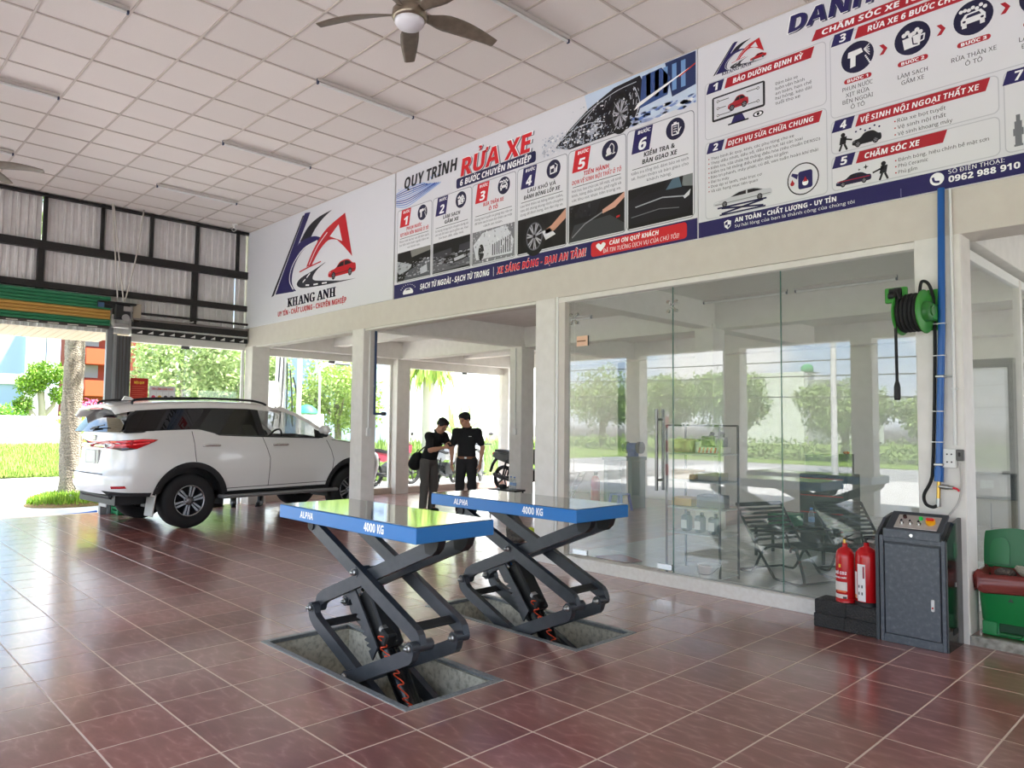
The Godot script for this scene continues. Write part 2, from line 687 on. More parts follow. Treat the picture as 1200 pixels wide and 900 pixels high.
func build_floor() -> void:
	var fl := struct("floor", "glossy reddish brown tiled floor with pale grout lines", "floor")
	var b := mb()
	for r: Rect2 in rects_minus(Rect2(-13.45, W, 20.0, 7.3), PITS):
		b.box(Vector3(r.get_center().x, -0.1009, r.get_center().y), Vector3(r.size.x, 0.2, r.size.y))
	b.box(Vector3(-9.52, -0.1009, -9.47), Vector3(7.86, 0.2, 7.12))
	put("grout_bed", b, M.grout, fl)
	var list := []
	var x0 := -2.949
	var z0 := -2.635
	for i in range(-27, 24):
		for j in range(-10, 27):
			var r := Rect2(x0 + i * 0.4, z0 - j * 0.4, 0.4, 0.4)
			var c := r.get_center()
			if c.x < -13.4 or c.x > 6.4 or c.y > 1.35 or c.y < -12.9 or (c.y < W - 0.15 and c.x > -5.7):
				continue
			if r.position.y < W and r.end.y > W and c.x > -5.7:
				r = Rect2(r.position.x, W, 0.4, r.end.y - W)
			var cut := []
			for p in PITS:
				cut.append(p.grow(0.004))
			list.append_array(rects_minus(r, cut))
	lay(fl, list, "floor_tile", M.tile, 292, "distant_floor_tiles", 0.0)
	for k in 2:
		var p: Rect2 = PITS[k]
		var t := struct("trim_%d" % (k + 1), ["concrete lined floor pit with grey steel edge frame under the nearer lift", "concrete lined floor pit with grey steel edge frame under the farther lift"][k], "floor pit")
		var c := p.get_center()
		var d := 0.42
		b = mb()
		var hx := p.size.x / 2
		var hz := p.size.y / 2
		b.at(Vector3(c.x, 0, c.y))
		b.box(Vector3(0, -d - 0.05, 0), Vector3(p.size.x + 0.2, 0.1, p.size.y + 0.2))
		for s in [-1.0, 1.0]:
			b.box(Vector3(0, -d / 2 - 0.03, s * (hz + 0.02)), Vector3(p.size.x + 0.1, d, 0.09))
			b.box(Vector3(s * (hx + 0.02), -d / 2 - 0.03, 0), Vector3(0.09, d, p.size.y + 0.1))
		put("pit_wall", b, M.pit, t)
		for s in [-1.0, 1.0]:
			b = mb().at(Vector3(c.x, 0, c.y))
			b.box(Vector3(0, 0.0, s * (hz - 0.02)), Vector3(p.size.x, 0.008, 0.045), 0.003)
			b.box(Vector3(0, -0.03, s * (hz - 0.004)), Vector3(p.size.x, 0.06, 0.006))
			put("steel_edge", b, frame_steel(), t)
			b = mb().at(Vector3(c.x, 0, c.y))
			b.box(Vector3(s * (hx - 0.02), 0.0, 0), Vector3(0.045, 0.008, p.size.y - 0.09), 0.003)
			b.box(Vector3(s * (hx - 0.004), -0.03, 0), Vector3(0.006, 0.06, p.size.y - 0.05))
			put("steel_edge", b, frame_steel(), t)

func frame_steel() -> StandardMaterial3D:
	if not M.has("frame"):
		M.frame = textured(noise(0.04, 4, 33), [rgb(120, 124, 126), rgb(158, 161, 161)], 1.5, 0.5)
		M.frame.metallic = 0.4
	return M.frame

func build_ceiling() -> void:
	var ce := struct("ceiling", "suspended ceiling of square pale panels in a thin metal grid", "ceiling")
	var x0 := -6.172
	var z0 := -4.306
	var list := []
	var bars := mb()
	for i in range(-12, 21):
		var x := x0 + i * 0.6
		if x > BX and x < 6.4:
			bars.box(Vector3(x, CEIL + 0.007, (W + 1.2) / 2), Vector3(0.02, 0.012, 1.2 - W))
	for j in range(-10, 4):
		var z := z0 - j * 0.6
		if z > W and z < 1.2:
			bars.box(Vector3((BX + 6.4) / 2, CEIL + 0.0045, z), Vector3(6.4 - BX, 0.011, 0.02))
	bars.box(Vector3((BX + 6.4) / 2, CEIL + 0.003, W + 0.012), Vector3(6.4 - BX, 0.012, 0.022))
	bars.box(Vector3(BX + 0.03, CEIL + 0.003, (W + 1.2) / 2), Vector3(0.022, 0.012, 1.2 - W))
	put("ceiling_grid", bars, M.tbar, ce)
	for i in range(-12, 21):
		for j in range(-10, 4):
			var r := Rect2(x0 + i * 0.6, z0 - j * 0.6, 0.6, 0.6).intersection(Rect2(BX, W, 6.4 - BX, 1.2 - W))
			if r.size.x > 0.05 and r.size.y > 0.05:
				list.append(r)
	var near := []
	var far := []
	for r: Rect2 in list:
		var c := Vector3(r.get_center().x, CEIL, r.get_center().y)
		if in_view(c, 1.15):
			near.append([c.distance_to(cam.position), r])
		else:
			far.append(r)
	near.sort_custom(func(a, b): return a[0] < b[0])
	var shapes := {}
	var st := SurfaceTool.new()
	st.begin(Mesh.PRIMITIVE_TRIANGLES)
	for i in near.size() + far.size():
		var r: Rect2 = near[i][1] if i < near.size() else far[i - near.size()]
		var key := "%.2f %.2f" % [r.size.x, r.size.y]
		if not shapes.has(key):
			shapes[key] = mb().box(Vector3(0, 0.015, 0), Vector3(r.size.x - 0.013, 0.02, r.size.y - 0.013), 0.002).mesh()
		var tr := Transform3D(Basis.from_euler(Vector3(rng.randf_range(-0.002, 0.002), 0, rng.randf_range(-0.002, 0.002))), Vector3(r.get_center().x, CEIL + rng.randf_range(0.004, 0.007), r.get_center().y))
		if i < 290 and i < near.size():
			inst("ceiling_panel", shapes[key], M.panel[rng.randi() % 3], ce, tr)
		else:
			st.append_from(shapes[key], 0, tr)
	var o := inst("unseen_ceiling_panels", st.commit(), M.panel[0], ce)
	o.set_meta("kind", "stuff")
	var b := mb().box(Vector3(-3.4, 5.5, -5.9), Vector3(20.4, 0.3, 15.6))
	put("roof_slab", b, M.concrete, ce)

func pillar(label: String, x0: float, x1: float, z0: float, z1: float, y1 := 2.9) -> Node3D:
	var b := mb().box(Vector3((x0 + x1) / 2, y1 / 2 - 0.05, (z0 + z1) / 2), Vector3(x1 - x0, y1 + 0.1, absf(z1 - z0)), 0.008)
	return solo("pillar", b, M.wall2, label, "pillar", "painted concrete pillars")

func build_walls() -> void:
	var w := struct("wall_sign", "cream painted upper wall and header beam that carries the signs", "wall")
	var b := mb()
	b.box(Vector3(-3.45, (2.89 + 5.4) / 2, W - 0.16), Vector3(19.9, 5.4 - 2.89, 0.32), 0.004)
	put("header_beam", b, M.wall, w)
	b = mb()
	b.box(Vector3(-7.49, 2.875, W - 0.05), Vector3(3.5, 0.03, 0.07), 0.003)
	b.box(Vector3(-11.2, 2.882, W - 0.05), Vector3(3.3, 0.016, 0.07), 0.003)
	put("soffit_strip", b, M.wall2, w)
	pillar("cream square pillar beside the front end of the white car", -9.56, -9.25, W, W - 0.24)
	pillar("cream square pillar left of the tall glass front", -5.73, -5.43, W, W - 0.24)
	pillar("cream square pillar that carries the hose reel and blue air pipe", -1.81, -1.50, W, W - 0.24)
	pillar("cream corner pillar under the left end of the sign wall behind the car roof", -13.3, -12.99, W - 0.02, W - 0.36)
	# shutter wall
	var s := struct("wall_shutters", "corrugated grey steel sheet wall on black frame above the roller doors", "wall")
	var zs := [1.2, 0.35, -0.5, -1.55, -2.6, -3.43, -4.19, -4.97, -5.71, W]
	for i in zs.size() - 1:
		var p := mb()
		var z: float = zs[i]
		var prof := PackedVector2Array()
		while z > zs[i + 1]:
			for e in [[0.0, 0.0], [0.052, 0.0], [0.062, 0.022], [0.094, 0.022], [0.104, 0.0]]:
				if z - e[0] >= zs[i + 1]:
					prof.append(Vector2(z - e[0], e[1]))
			z -= 0.108
		for k in prof.size() - 1:
			var a := prof[k]
			var c := prof[k + 1]
			p.q(Vector3(BX - 0.03 + a.y, 2.95, a.x), Vector3(BX - 0.03 + a.y, 5.3, a.x), Vector3(BX - 0.03 + c.y, 5.3, c.x), Vector3(BX - 0.03 + c.y, 2.95, c.x))
			p.q(Vector3(BX - 0.06, 2.95, a.x), Vector3(BX - 0.06, 2.95, c.x), Vector3(BX - 0.06, 5.3, c.x), Vector3(BX - 0.06, 5.3, a.x))
		put("corrugated_sheet", p, M.sheet, s)
	for z in [-0.5, -1.55, -2.62, -3.43, -4.19, -4.96, -5.70]:
		b = mb().box(Vector3(BX + 0.03, 4.66, z), Vector3(0.06, 0.78, 0.05))
		put("upper_stud", b, M.steel_black, s)
	for z in [-0.3, -2.58, -4.93]:
		b = mb().box(Vector3(BX + 0.05, 3.66, z), Vector3(0.08, 1.1, 0.09))
		put("lower_post", b, M.steel_black, s)
	for a in [[4.22, 0.13], [3.60, 0.10]]:
		b = mb().box(Vector3(BX + 0.055, a[0], (W + 1.2) / 2), Vector3(0.09, a[1], 1.2 - W))
		put("rail_beam", b, M.steel_black, s)
	b = mb().box(Vector3(BX + 0.055, 5.01, (W + 1.2) / 2), Vector3(0.09, 0.04, 1.2 - W))
	put("top_channel", b, M.steel_black, s)
	b = mb().box(Vector3(BX + 0.05, 2.55, 1.05), Vector3(0.3, 5.2, 0.3))
	put("end_post", b, M.wall, s)
	# front of the hall (behind the camera): columns, header, open to the road
	var f := struct("wall_front", "open front of the hall with header and columns facing the road", "wall")
	b = mb().box(Vector3(-3.45, 4.2, 1.36), Vector3(19.9, 2.3, 0.3))
	put("front_header", b, M.wall, f)
	for x in [-9.75, -7.37, -4.9, -1.2, 2.6]:
		b = mb().box(Vector3(x, 1.5, 1.36), Vector3(0.36, 3.2, 0.3), 0.01)
		put("front_column", b, M.wall, f)
	var r := struct("wall_end", "plain end wall to the right of the hall", "wall")
	b = mb().box(Vector3(6.45, 2.6, -2.2), Vector3(0.2, 5.6, 7.6))
	put("plaster", b, M.wall, r)

func slab_tiles(parent: Node3D, x0: float, x1: float, z0: float, z1: float, t: float, y: float) -> void:
	var list := []
	var x := x0
	while x < x1 - 0.01:
		var z := z0
		while z < z1 - 0.01:
			list.append(Rect2(x, z, minf(t, x1 - x), minf(t, z1 - z)))
			z += t
		x += t
	lay(parent, list, "office_tile", [M.otile], 90, "distant_office_tiles", y)

func build_porch() -> void:
	var fl := struct("floor_office", "pale grey glossy tiled floor inside the glass room", "floor")
	put("grout_bed", mb().box(Vector3(-2.1, -0.03, -9.4), Vector3(7.0, 0.14, 6.9)), M.concrete, fl)
	slab_tiles(fl, -5.6, 1.4, -12.85, -5.97, 0.6, 0.05)
	var ce := struct("ceiling_office", "white soffit with downstand beams over the porch and glass room", "ceiling")
	put("soffit", mb().box(Vector3(-5.85, 3.4, -9.5), Vector3(14.9, 0.3, 7.0)), M.wall2, ce)
	for x in [-13.1, -9.40, -5.58, -1.62]:
		put("beam", mb().box(Vector3(x, 3.08, -9.5), Vector3(0.26, 0.36, 6.9), 0.006), M.wall2, ce)
	for z in [-9.42, -12.7]:
		put("beam", mb().box(Vector3(-5.85, 3.075, z), Vector3(14.8, 0.38, 0.28), 0.006), M.wall2, ce)
	for z in [-7.7, -11.1]:
		put("beam", mb().box(Vector3(-11.25, 3.14, z), Vector3(3.5, 0.24, 0.2), 0.006), M.wall2, ce)
	var w := struct("wall_back", "white back wall of the porch and glass room", "wall")
	put("plaster", mb().box(Vector3(-11.98, 1.6, -13.0), Vector3(0.75, 3.6, 0.25)), M.wall2, w)
	put("plaster", mb().box(Vector3(-4.15, 1.6, -13.0), Vector3(11.6, 3.6, 0.25)), M.wall2, w)
	put("plaster", mb().box(Vector3(-10.7, 1.6, -13.0), Vector3(1.9, 3.6, 0.25)), M.wall2, w)
	var e := struct("wall_corridor", "wall with window openings at the right end of the glass room", "wall")
	put("plaster", mb().box(Vector3(1.5, 0.4, -9.4), Vector3(0.2, 1.2, 7.0)), M.wall2, e)
	put("lintel", mb().box(Vector3(1.5, 3.0, -9.4), Vector3(0.2, 0.6, 7.0)), M.wall2, e)
	for z in [-6.0, -8.3, -10.6, -12.8]:
		put("window_post", mb().box(Vector3(1.5, 1.8, z), Vector3(0.2, 1.9, 0.2)), M.wall2, e)
	put("plaster", mb().box(Vector3(3.9, 1.6, -6.1), Vector3(5.0, 3.6, 0.2)), M.wall2, e)
	pillar("cream pillar between the porch windows behind the car bonnet", -13.4, -13.06, -9.22, -9.56, 2.95)
	pillar("cream pillar in the corner of the porch beyond the black motorbike", -13.4, -13.06, -12.52, -12.86, 2.95)
	pillar("cream porch pillar with a switch box, in front of the black motorbike", -9.56, -9.25, -9.2, -9.52, 2.95)
	pillar("cream pillar standing inside the glass room", -5.73, -5.43, -9.2, -9.52, 2.95)
	# outer window wall of the porch, and the glazed right doorway
	var k := 1
	for a in [[-3.93, -5.9, 2.84, [-4.84]], [-6.3, -9.22, 2.78, [-7.75]], [-9.56, -12.7, 2.74, []]]:
		var o := struct("window_%d" % k, ["clear glazing under the raised right hand roller shutter", "clear floor to header glazing left of the pillar behind the car", "clear glazing behind the two standing people"][k - 1], "window")
		var cuts := [a[0]]
		cuts.append_array(a[3])
		cuts.append(a[1])
		for i in cuts.size() - 1:
			put("pane", mb().box(Vector3(BX - 0.02, a[2] / 2 + 0.05, (cuts[i] + cuts[i + 1]) / 2), Vector3(0.01, a[2] - 0.1, cuts[i] - cuts[i + 1] - 0.012)), M.pane, o)
		put("head_frame", mb().box(Vector3(BX - 0.02, a[2] + 0.08, (a[0] + a[1]) / 2), Vector3(0.14, 0.18, a[0] - a[1])), M.wall2, o)
		put("side_frame", mb().box(Vector3(BX - 0.02, a[2] / 2, a[1] + 0.02), Vector3(0.05, a[2], 0.05)), M.white, o)
		for i in a[3].size():
			put("patch_fitting", mb().box(Vector3(BX - 0.02, a[2] - 0.04, a[3][i]), Vector3(0.03, 0.05, 0.14), 0.004), M.steel_grey, o)
		if k == 3:
			put("patch_fitting", mb().box(Vector3(BX - 0.02, a[2] - 0.03, -11.3), Vector3(0.03, 0.05, 0.14), 0.004), M.steel_grey, o)
		if k > 1:
			put("sill_curb", mb().box(Vector3(BX - 0.02, 0.06, (a[0] + a[1]) / 2), Vector3(0.16, 0.13, a[0] - a[1]), 0.005), mat(rgb(206, 190, 176), 0.6), o)
		k += 1
	# the glass front
	var gz := W - 0.06
	var g := struct("window_4", "tall frameless glass front of the office with white sill", "window")
	for a in [[-5.28, -5.20], [-3.955, -2.878], [-2.872, -1.80]]:
		put("pane", mb().box(Vector3((a[0] + a[1]) / 2, 1.47, gz + 0.004), Vector3(a[1] - a[0] - 0.004, 2.72, 0.005)).box(Vector3((a[0] + a[1]) / 2, 1.47, gz - 0.004), Vector3(a[1] - a[0] - 0.004, 2.72, 0.0025)), M.pane, g)
	for x in [-3.953, -2.875]:
		put("pane_edge", mb().box(Vector3(x, 1.47, gz), Vector3(0.006, 2.72, 0.014)), M.edge, g)
	put("head_rail", mb().box(Vector3(-3.6, 2.86, gz + 0.02), Vector3(3.66, 0.055, 0.07), 0.004), M.wall2, g)
	put("side_rail", mb().box(Vector3(-5.345, 1.47, gz + 0.0), Vector3(0.1, 2.86, 0.1), 0.004), M.wall, g)
	put("side_rail", mb().box(Vector3(-5.40, 1.47, gz + 0.04), Vector3(0.03, 2.86, 0.05), 0.004), M.white, g)
	var sm := textured(noise(0.03, 4, 71), [rgb(226, 222, 214), rgb(240, 238, 232)], 1.0, 0.35)
	put("sill", mb().box(Vector3(-3.62, 0.05, W - 0.07), Vector3(3.66, 0.13, 0.16), 0.004), sm, g)
	put("sill_channel", mb().box(Vector3(-2.9, 0.118, gz), Vector3(2.2, 0.012, 0.03)), M.zinc, g)
	put("spider_fitting", spider(Vector3(-3.955, 2.645, gz + 0.012)), M.chrome, g)
	put("spider_fitting", spider(Vector3(-5.2, 2.645, gz + 0.012)), M.chrome, g)
	var d := struct("door_1", "frameless glass door with long steel pull handles", "door")
	put("leaf", mb().box(Vector3(-4.578, 1.48, gz + 0.004), Vector3(1.235, 2.68, 0.005)).box(Vector3(-4.578, 1.48, gz - 0.004), Vector3(1.235, 2.68, 0.0025)), M.pane, d)
	for z in [0.055, -0.055]:
		var b := mb()
		b.cyl(Vector3(-4.105, 0.88, gz + z), Vector3(-4.105, 1.66, gz + z), 0.016, 14)
		for y in [0.98, 1.56]:
			b.cyl(Vector3(-4.105, y, gz + z), Vector3(-4.105, y, gz), 0.011, 8)
		put("pull_handle", b, mat(rgb(120, 118, 116), 0.28, 0.9), d)
	put("patch_fitting", mb().box(Vector3(-4.045, 0.165, gz), Vector3(0.165, 0.055, 0.034), 0.003), M.chrome, d)
	put("patch_fitting", mb().box(Vector3(-5.10, 0.165, gz), Vector3(0.19, 0.055, 0.034), 0.003), M.chrome, d)
	put("floor_plate", mb().box(Vector3(-4.04, 0.122, gz), Vector3(0.17, 0.008, 0.06), 0.002), M.chrome, d)
	# step and glazed side passage right of the reel pillar
	var st := struct("trim_3", "pale concrete step edge with dark red tiles at the right hand passage", "step")
	put("step_edge", mb().box(Vector3(2.45, 0.02, W - 0.02), Vector3(7.9, 0.09, 0.05), 0.004), M.concrete, st)
	for i in 8:
		inst("step_tile", tile_mesh(0.4, 0.4), M.tile[i % 5], st, Transform3D(Basis(), Vector3(-1.3 + 0.4 * i, 0.064, W - 0.24)))
	var p := struct("window_5", "side glass partition running back from the reel pillar", "window")
	put("pane", mb().box(Vector3(-1.57, 1.45, -7.06), Vector3(0.012, 2.66, 1.64)), M.pane, p)
	put("head_frame", mb().box(Vector3(-1.57, 2.82, -7.15), Vector3(0.05, 0.08, 1.9), 0.004), M.white, p)
	put("end_frame", mb().box(Vector3(-1.57, 1.45, -7.92), Vector3(0.06, 2.8, 0.08), 0.004), M.wall2, p)
	var d2 := struct("door_2", "black framed door at the far end of the right hand passage", "door")
	put("frame", mb().box(Vector3(-1.50, 1.06, -8.05), Vector3(0.10, 2.1, 0.10), 0.004), M.black, d2)
	put("frame", mb().box(Vector3(-0.9, 2.12, -8.05), Vector3(1.2, 0.08, 0.08), 0.004), M.black, d2)
	put("pane", mb().box(Vector3(-0.9, 1.08, -8.05), Vector3(1.1, 2.0, 0.012)), M.pane, d2)
	put("handle", mb().box(Vector3(-1.42, 1.1, -8.0), Vector3(0.04, 0.03, 0.12), 0.005), M.black, d2)

func spider(c: Vector3) -> MB:
	var b := mb().at(c)
	for s in [[-1, -1], [1, -1], [-1, 1], [1, 1]]:
		var e := Vector3(0.042 * s[0], 0.045 * s[1], 0)
		b.cyl(e * 0.3, e, 0.008, 6)
		b.cyl(e - Vector3(0, 0, 0.014), e + Vector3(0, 0, 0.012), 0.017, 12)
	return b

func leaf_mesh(s: float) -> ArrayMesh:
	var b := mb()
	var a := Vector3(0, 0, 0)
	var c := Vector3(0, 0.1 * s, s)
	b.t(a, Vector3(0.28 * s, 0.14 * s, 0.5 * s), Vector3(0, 0.04 * s, 0.5 * s))
	b.t(a, Vector3(0, 0.04 * s, 0.5 * s), Vector3(-0.28 * s, 0.14 * s, 0.5 * s))
	b.t(Vector3(0, 0.04 * s, 0.5 * s), Vector3(0.28 * s, 0.14 * s, 0.5 * s), c)
	b.t(Vector3(0, 0.04 * s, 0.5 * s), c, Vector3(-0.28 * s, 0.14 * s, 0.5 * s))
	return b.mesh()

func scatter(called: String, me: Mesh, m: Material, trs: Array, cols: Array, parent: Node) -> MultiMeshInstance3D:
	var mm := MultiMesh.new()
	mm.transform_format = MultiMesh.TRANSFORM_3D
	mm.use_colors = true
	mm.mesh = me
	mm.instance_count = trs.size()
	for i in trs.size():
		mm.set_instance_transform(i, trs[i])
		mm.set_instance_color(i, cols[i])
	var o := MultiMeshInstance3D.new()
	o.name = called
	o.multimesh = mm
	o.material_override = m
	o.set_meta("kind", "stuff")
	parent.add_child(o, true)
	return o

# crowns: [centre, radii, leaves]
func foliage(parent: Node, crowns: Array, size: float, dark: Color, light: Color) -> void:
	var trs := []
	var cols := []
	for c in crowns:
		for i in int(c[2]):
			var d := Vector3(rng.randfn(), rng.randfn(), rng.randfn()).normalized()
			var r := pow(rng.randf(), 0.28)
			var bump := 1.0 + 0.16 * sin(d.x * 7.0 + c[0].x) * sin(d.y * 8.0) + 0.1 * sin(d.z * 11.0 + 1.0)
			var p: Vector3 = c[0] + d * c[1] * r * bump
			var f := Basis.from_euler(Vector3(rng.randf_range(-1.2, 1.2), rng.randf() * TAU, rng.randf_range(-1, 1))).scaled(Vector3.ONE * rng.randf_range(0.7, 1.3))
			trs.append(Transform3D(f, p))
			cols.append(dark.lerp(light, rng.randf()).srgb_to_linear())
	scatter("foliage", leaf_mesh(size), M.leaf, trs, cols, parent)

func tree(label: String, pos: Vector3, h: float, w: float, leaves: int, dark: Color, light: Color, size := 0.34, group := "") -> Node3D:
	var t := thing("tree", label, "tree", pos, 0, group)
	var b := mb()
	b.tube([Vector3(0, -0.3, 0), Vector3(0.05, h * 0.25, 0), Vector3(-0.04, h * 0.5, 0.05), Vector3(0, h * 0.75, 0)], [w * 0.05, w * 0.038, w * 0.028, w * 0.01], 9)
	for k in 6:
		var a := TAU * k / 6.0 + 0.4
		b.tube([Vector3(0, h * (0.3 + 0.05 * k), 0), Vector3(cos(a) * w * 0.2, h * (0.45 + 0.05 * k), sin(a) * w * 0.2), Vector3(cos(a) * w * 0.4, h * (0.55 + 0.05 * k), sin(a) * w * 0.4)], [w * 0.02, w * 0.013, w * 0.004], 6)
	put("trunk", b, M.bark, t)
	var cr := [[Vector3(0, h * 0.62, 0), Vector3(w * 0.4, h * 0.36, w * 0.4), leaves * 0.4]]
	for k in 7:
		var a := TAU * k / 7.0 + rng.randf()
		cr.append([Vector3(cos(a) * w * 0.32, h * rng.randf_range(0.42, 0.82), sin(a) * w * 0.32), Vector3(w * 0.2, h * 0.16, w * 0.2), leaves * 0.6 / 7])
	foliage(t, cr, size, dark, light)
	return t

func grass_tufts(parent: Node, called: String, n: int, f: Callable, size: float, dark: Color, light: Color) -> void:
	var b := mb()
	for k in 5:
		var a := TAU * k / 5.0
		var o := Vector3(cos(a), 0, sin(a))
		var s := Vector3(-sin(a), 0, cos(a)) * 0.07
		b.t(-s, s, o * 0.35 + Vector3(0, 1.0 - 0.1 * k, 0))
	var me := b.mesh()
	var trs := []
	var cols := []
	for i in n:
		var p: Vector3 = f.call(i)
		trs.append(Transform3D(Basis(Vector3.UP, rng.randf() * TAU).scaled(Vector3.ONE * size * rng.randf_range(0.5, 1.3)), p))
		cols.append(dark.lerp(light, rng.randf()).srgb_to_linear())
	scatter(called, me, M.leaf, trs, cols, parent)

func outdoors() -> void:
	var g := struct("ground", "sunlit concrete yard, road and grass around the hall", "ground")
	var cc := textured(noise(0.01, 5, 15), [rgb(186, 184, 178), rgb(206, 204, 199), rgb(218, 216, 212)], 0.35, 0.9)
	M.yard = cc
	put("concrete_apron", mb().box(Vector3(-14.9, -0.10, -4.0), Vector3(2.92, 0.1, 40)), cc, g)
	put("road", mb().box(Vector3(-20.2, -0.13, -4.0), Vector3(7.7, 0.1, 60)), textured(noise(0.02, 5, 16), [rgb(188, 184, 176), rgb(206, 203, 196)], 0.4, 0.9), g)
	put("front_yard", mb().box(Vector3(-3.4, -0.10, 6.4), Vector3(60, 0.1, 10.0)), cc, g)
	put("front_road", mb().box(Vector3(-3.4, -0.12, 15.5), Vector3(90, 0.1, 8.2)), textured(noise(0.02, 5, 17), [rgb(150, 150, 148), rgb(172, 172, 170)], 0.4, 0.9), g)
	put("back_yard", mb().box(Vector3(-6, -0.10, -20), Vector3(15, 0.1, 14)), cc, g)
	put("side_yard", mb().box(Vector3(20, -0.11, -6), Vector3(26, 0.1, 15)), cc, g)
	var gr := textured(noise(0.03, 5, 18), [rgb(92, 118, 44), rgb(120, 146, 60), rgb(146, 166, 86)], 0.6, 0.95)
	put("front_verge", mb().box(Vector3(-3.4, -0.12, 45), Vector3(160, 0.14, 52)), gr, g)
	var b := mb()
	var pr := [Vector3(-23.6, -0.12, 0), Vector3(-24.2, 0.02, 0), Vector3(-30, 0.18, 0), Vector3(-36, 0.45, 0), Vector3(-80, 0.6, 0)]
	for i in 4:
		b.q(pr[i] + Vector3(0, 0, 30), pr[i] + Vector3(0, 0, -50), pr[i + 1] + Vector3(0, 0, -50), pr[i + 1] + Vector3(0, 0, 30))
	put("grass_bank", b, gr, g)
	var la := thing("lawn", "bright green rough grass strip in front of the white fence", "grass", Vector3.ZERO)
	grass_tufts(la, "grass", 9000, func(_i): 
		var x := -23.7 - pow(rng.randf(), 1.6) * 12.0
		return Vector3(x, lut(-x, [[23.6, -0.06], [24.2, 0.02], [30, 0.18], [36, 0.45]]), rng.randf_range(-9.5, -2.2)), 0.22, rgb(116, 146, 58), rgb(178, 194, 108))
	la.set_meta("kind", "stuff")
	var l2 := thing("weeds", "overgrown green weeds behind the two people outside the porch glass", "grass", Vector3.ZERO)
	grass_tufts(l2, "grass", 7000, func(_i): 
		var t := rng.randf()
		return Vector3(-17.0 - t * 7.0, -0.1 + t * 0.75 * (0.7 + 0.3 * sin(_i)), rng.randf_range(-24, -10.0)), 0.42, rgb(104, 134, 56), rgb(168, 186, 106))
	l2.set_meta("kind", "stuff")
	# fence of ribbed white sheets
	var fe := thing("fence", "long white ribbed sheet fence beyond the grass strip", "fence", Vector3(-36, 0, 0))
	for k in 5:
		b = mb()
		for j in 9:
			b.box(Vector3(0, 0.42 + j * 0.15, -10.6 + k * 2.4), Vector3(0.05, 0.135, 2.36), 0.02)
		put("panel", b, mat(rgb(196, 198, 202), 0.6), fe)
		put("post", mb().box(Vector3(-0.06, 0.9, -11.8 + k * 2.4), Vector3(0.06, 1.7, 0.06)), M.white, fe)
	# big trunk by the shutter door
	var t := thing("tree", "thick mottled grey tree trunk standing just outside the roller door", "tree", Vector3(-15.55, 0, -3.66))
	b = mb()
	var rings := []
	for i in 40:
		var y := -0.1 + i * 0.13
		var ring := PackedVector3Array()
		for k in 22:
			var a := TAU * k / 22.0
			var r := 0.165 + 0.05 * exp(-maxf(y, 0) * 5.0) + 0.012 * sin(a * 3 + y * 2.1) + 0.008 * sin(a * 7 - y * 6.0) + 0.006 * sin(y * 17.0 + a * 2)
			if absf(y - 2.55) < 0.12 and absf(angle_difference(a, 0.5)) < 0.5:
				r += 0.02
			ring.append(Vector3(cos(a) * r + 0.02 * sin(y), y, sin(a) * r + 0.02 * sin(y * 0.8)))
		rings.append(ring)
	b.loft(rings, false, true)
	put("trunk", b, M.bark, t)
	foliage(t, [[Vector3(0, 6.4, 0), Vector3(2.4, 1.4, 2.4), 1500]], 0.3, rgb(90, 130, 40), rgb(150, 180, 70))
	var mo := thing("grass_mound", "earthy mound of bright grass around the foot of the tree trunk", "grass mound", Vector3(-15.55, -0.05, -3.66))
	b = mb().ell(Vector3(0.05, 0.0, 0.0), Vector3(0.62, 0.16, 0.72), 22)
	put("soil", b, textured(noise(0.06, 4, 19), [rgb(120, 98, 62), rgb(168, 148, 104)], 1.5, 0.95, 2.0), mo)
	grass_tufts(mo, "grass", 1500, func(_i): 
		var a := rng.randf() * TAU
		var r := sqrt(rng.randf())
		return Vector3(0.05 + cos(a) * r * 0.58, 0.155 * sqrt(maxf(0.0, 1.0 - r * r)), sin(a) * r * 0.68), 0.13, rgb(110, 150, 44), rgb(178, 200, 80))
	b = mb().at(Vector3(-15.13, 0.08, -3.62), Basis.from_euler(Vector3(0, 0.4, -0.7)))
	b.ell(Vector3.ZERO, Vector3(0.11, 0.035, 0.075), 16)
	solo("patterned_stone", b, textured(noise(0.16, 2, 20), [rgb(60, 84, 160), rgb(230, 232, 238), rgb(230, 232, 238)], 3.0, 0.4, 0, 128, [0.0, 0.48, 1.0]), "small blue and white patterned stone lying on the grass mound", "stone")
	# bonsai style tree and shrubs
	var bo := thing("tree", "pruned tree with cloud shaped green pads in front of the pale blue building", "tree", Vector3(-38.2, -0.35, -7.7))
	bo.scale = Vector3.ONE * 1.25
	b = mb()
	b.tube(spline([Vector3(0.1, 0, -0.05), Vector3(0, 0.9, 0.05), Vector3(0.1, 1.7, -0.05), Vector3(0, 2.5, 0)]), 0.11, 10)
	b.tube([Vector3(0, 1.3, 0), Vector3(0.1, 1.9, 0.4), Vector3(0.1, 2.3, 0.6)], [0.12, 0.09, 0.05], 8)
	b.tube([Vector3(0, 1.5, 0), Vector3(-0.05, 2.0, -0.4), Vector3(0, 2.4, -0.5)], [0.1, 0.08, 0.05], 8)
	put("trunk", b, mat(rgb(176, 166, 146), 0.9), bo)
	foliage(bo, [[Vector3(0, 3.15, -0.15), Vector3(0.7, 0.4, 0.65), 1500], [Vector3(0, 2.75, 0.3), Vector3(0.6, 0.35, 0.5), 1100], [Vector3(0.1, 2.05, 0.55), Vector3(0.4, 0.25, 0.3), 500], [Vector3(0.1, 2.4, -0.5), Vector3(0.4, 0.3, 0.3), 500]], 0.12, rgb(84, 122, 34), rgb(146, 172, 66))
	var sh := thing("shrub", "low round green shrub at the foot of the pruned tree", "shrub", Vector3(-38, 0.44, -6.7))
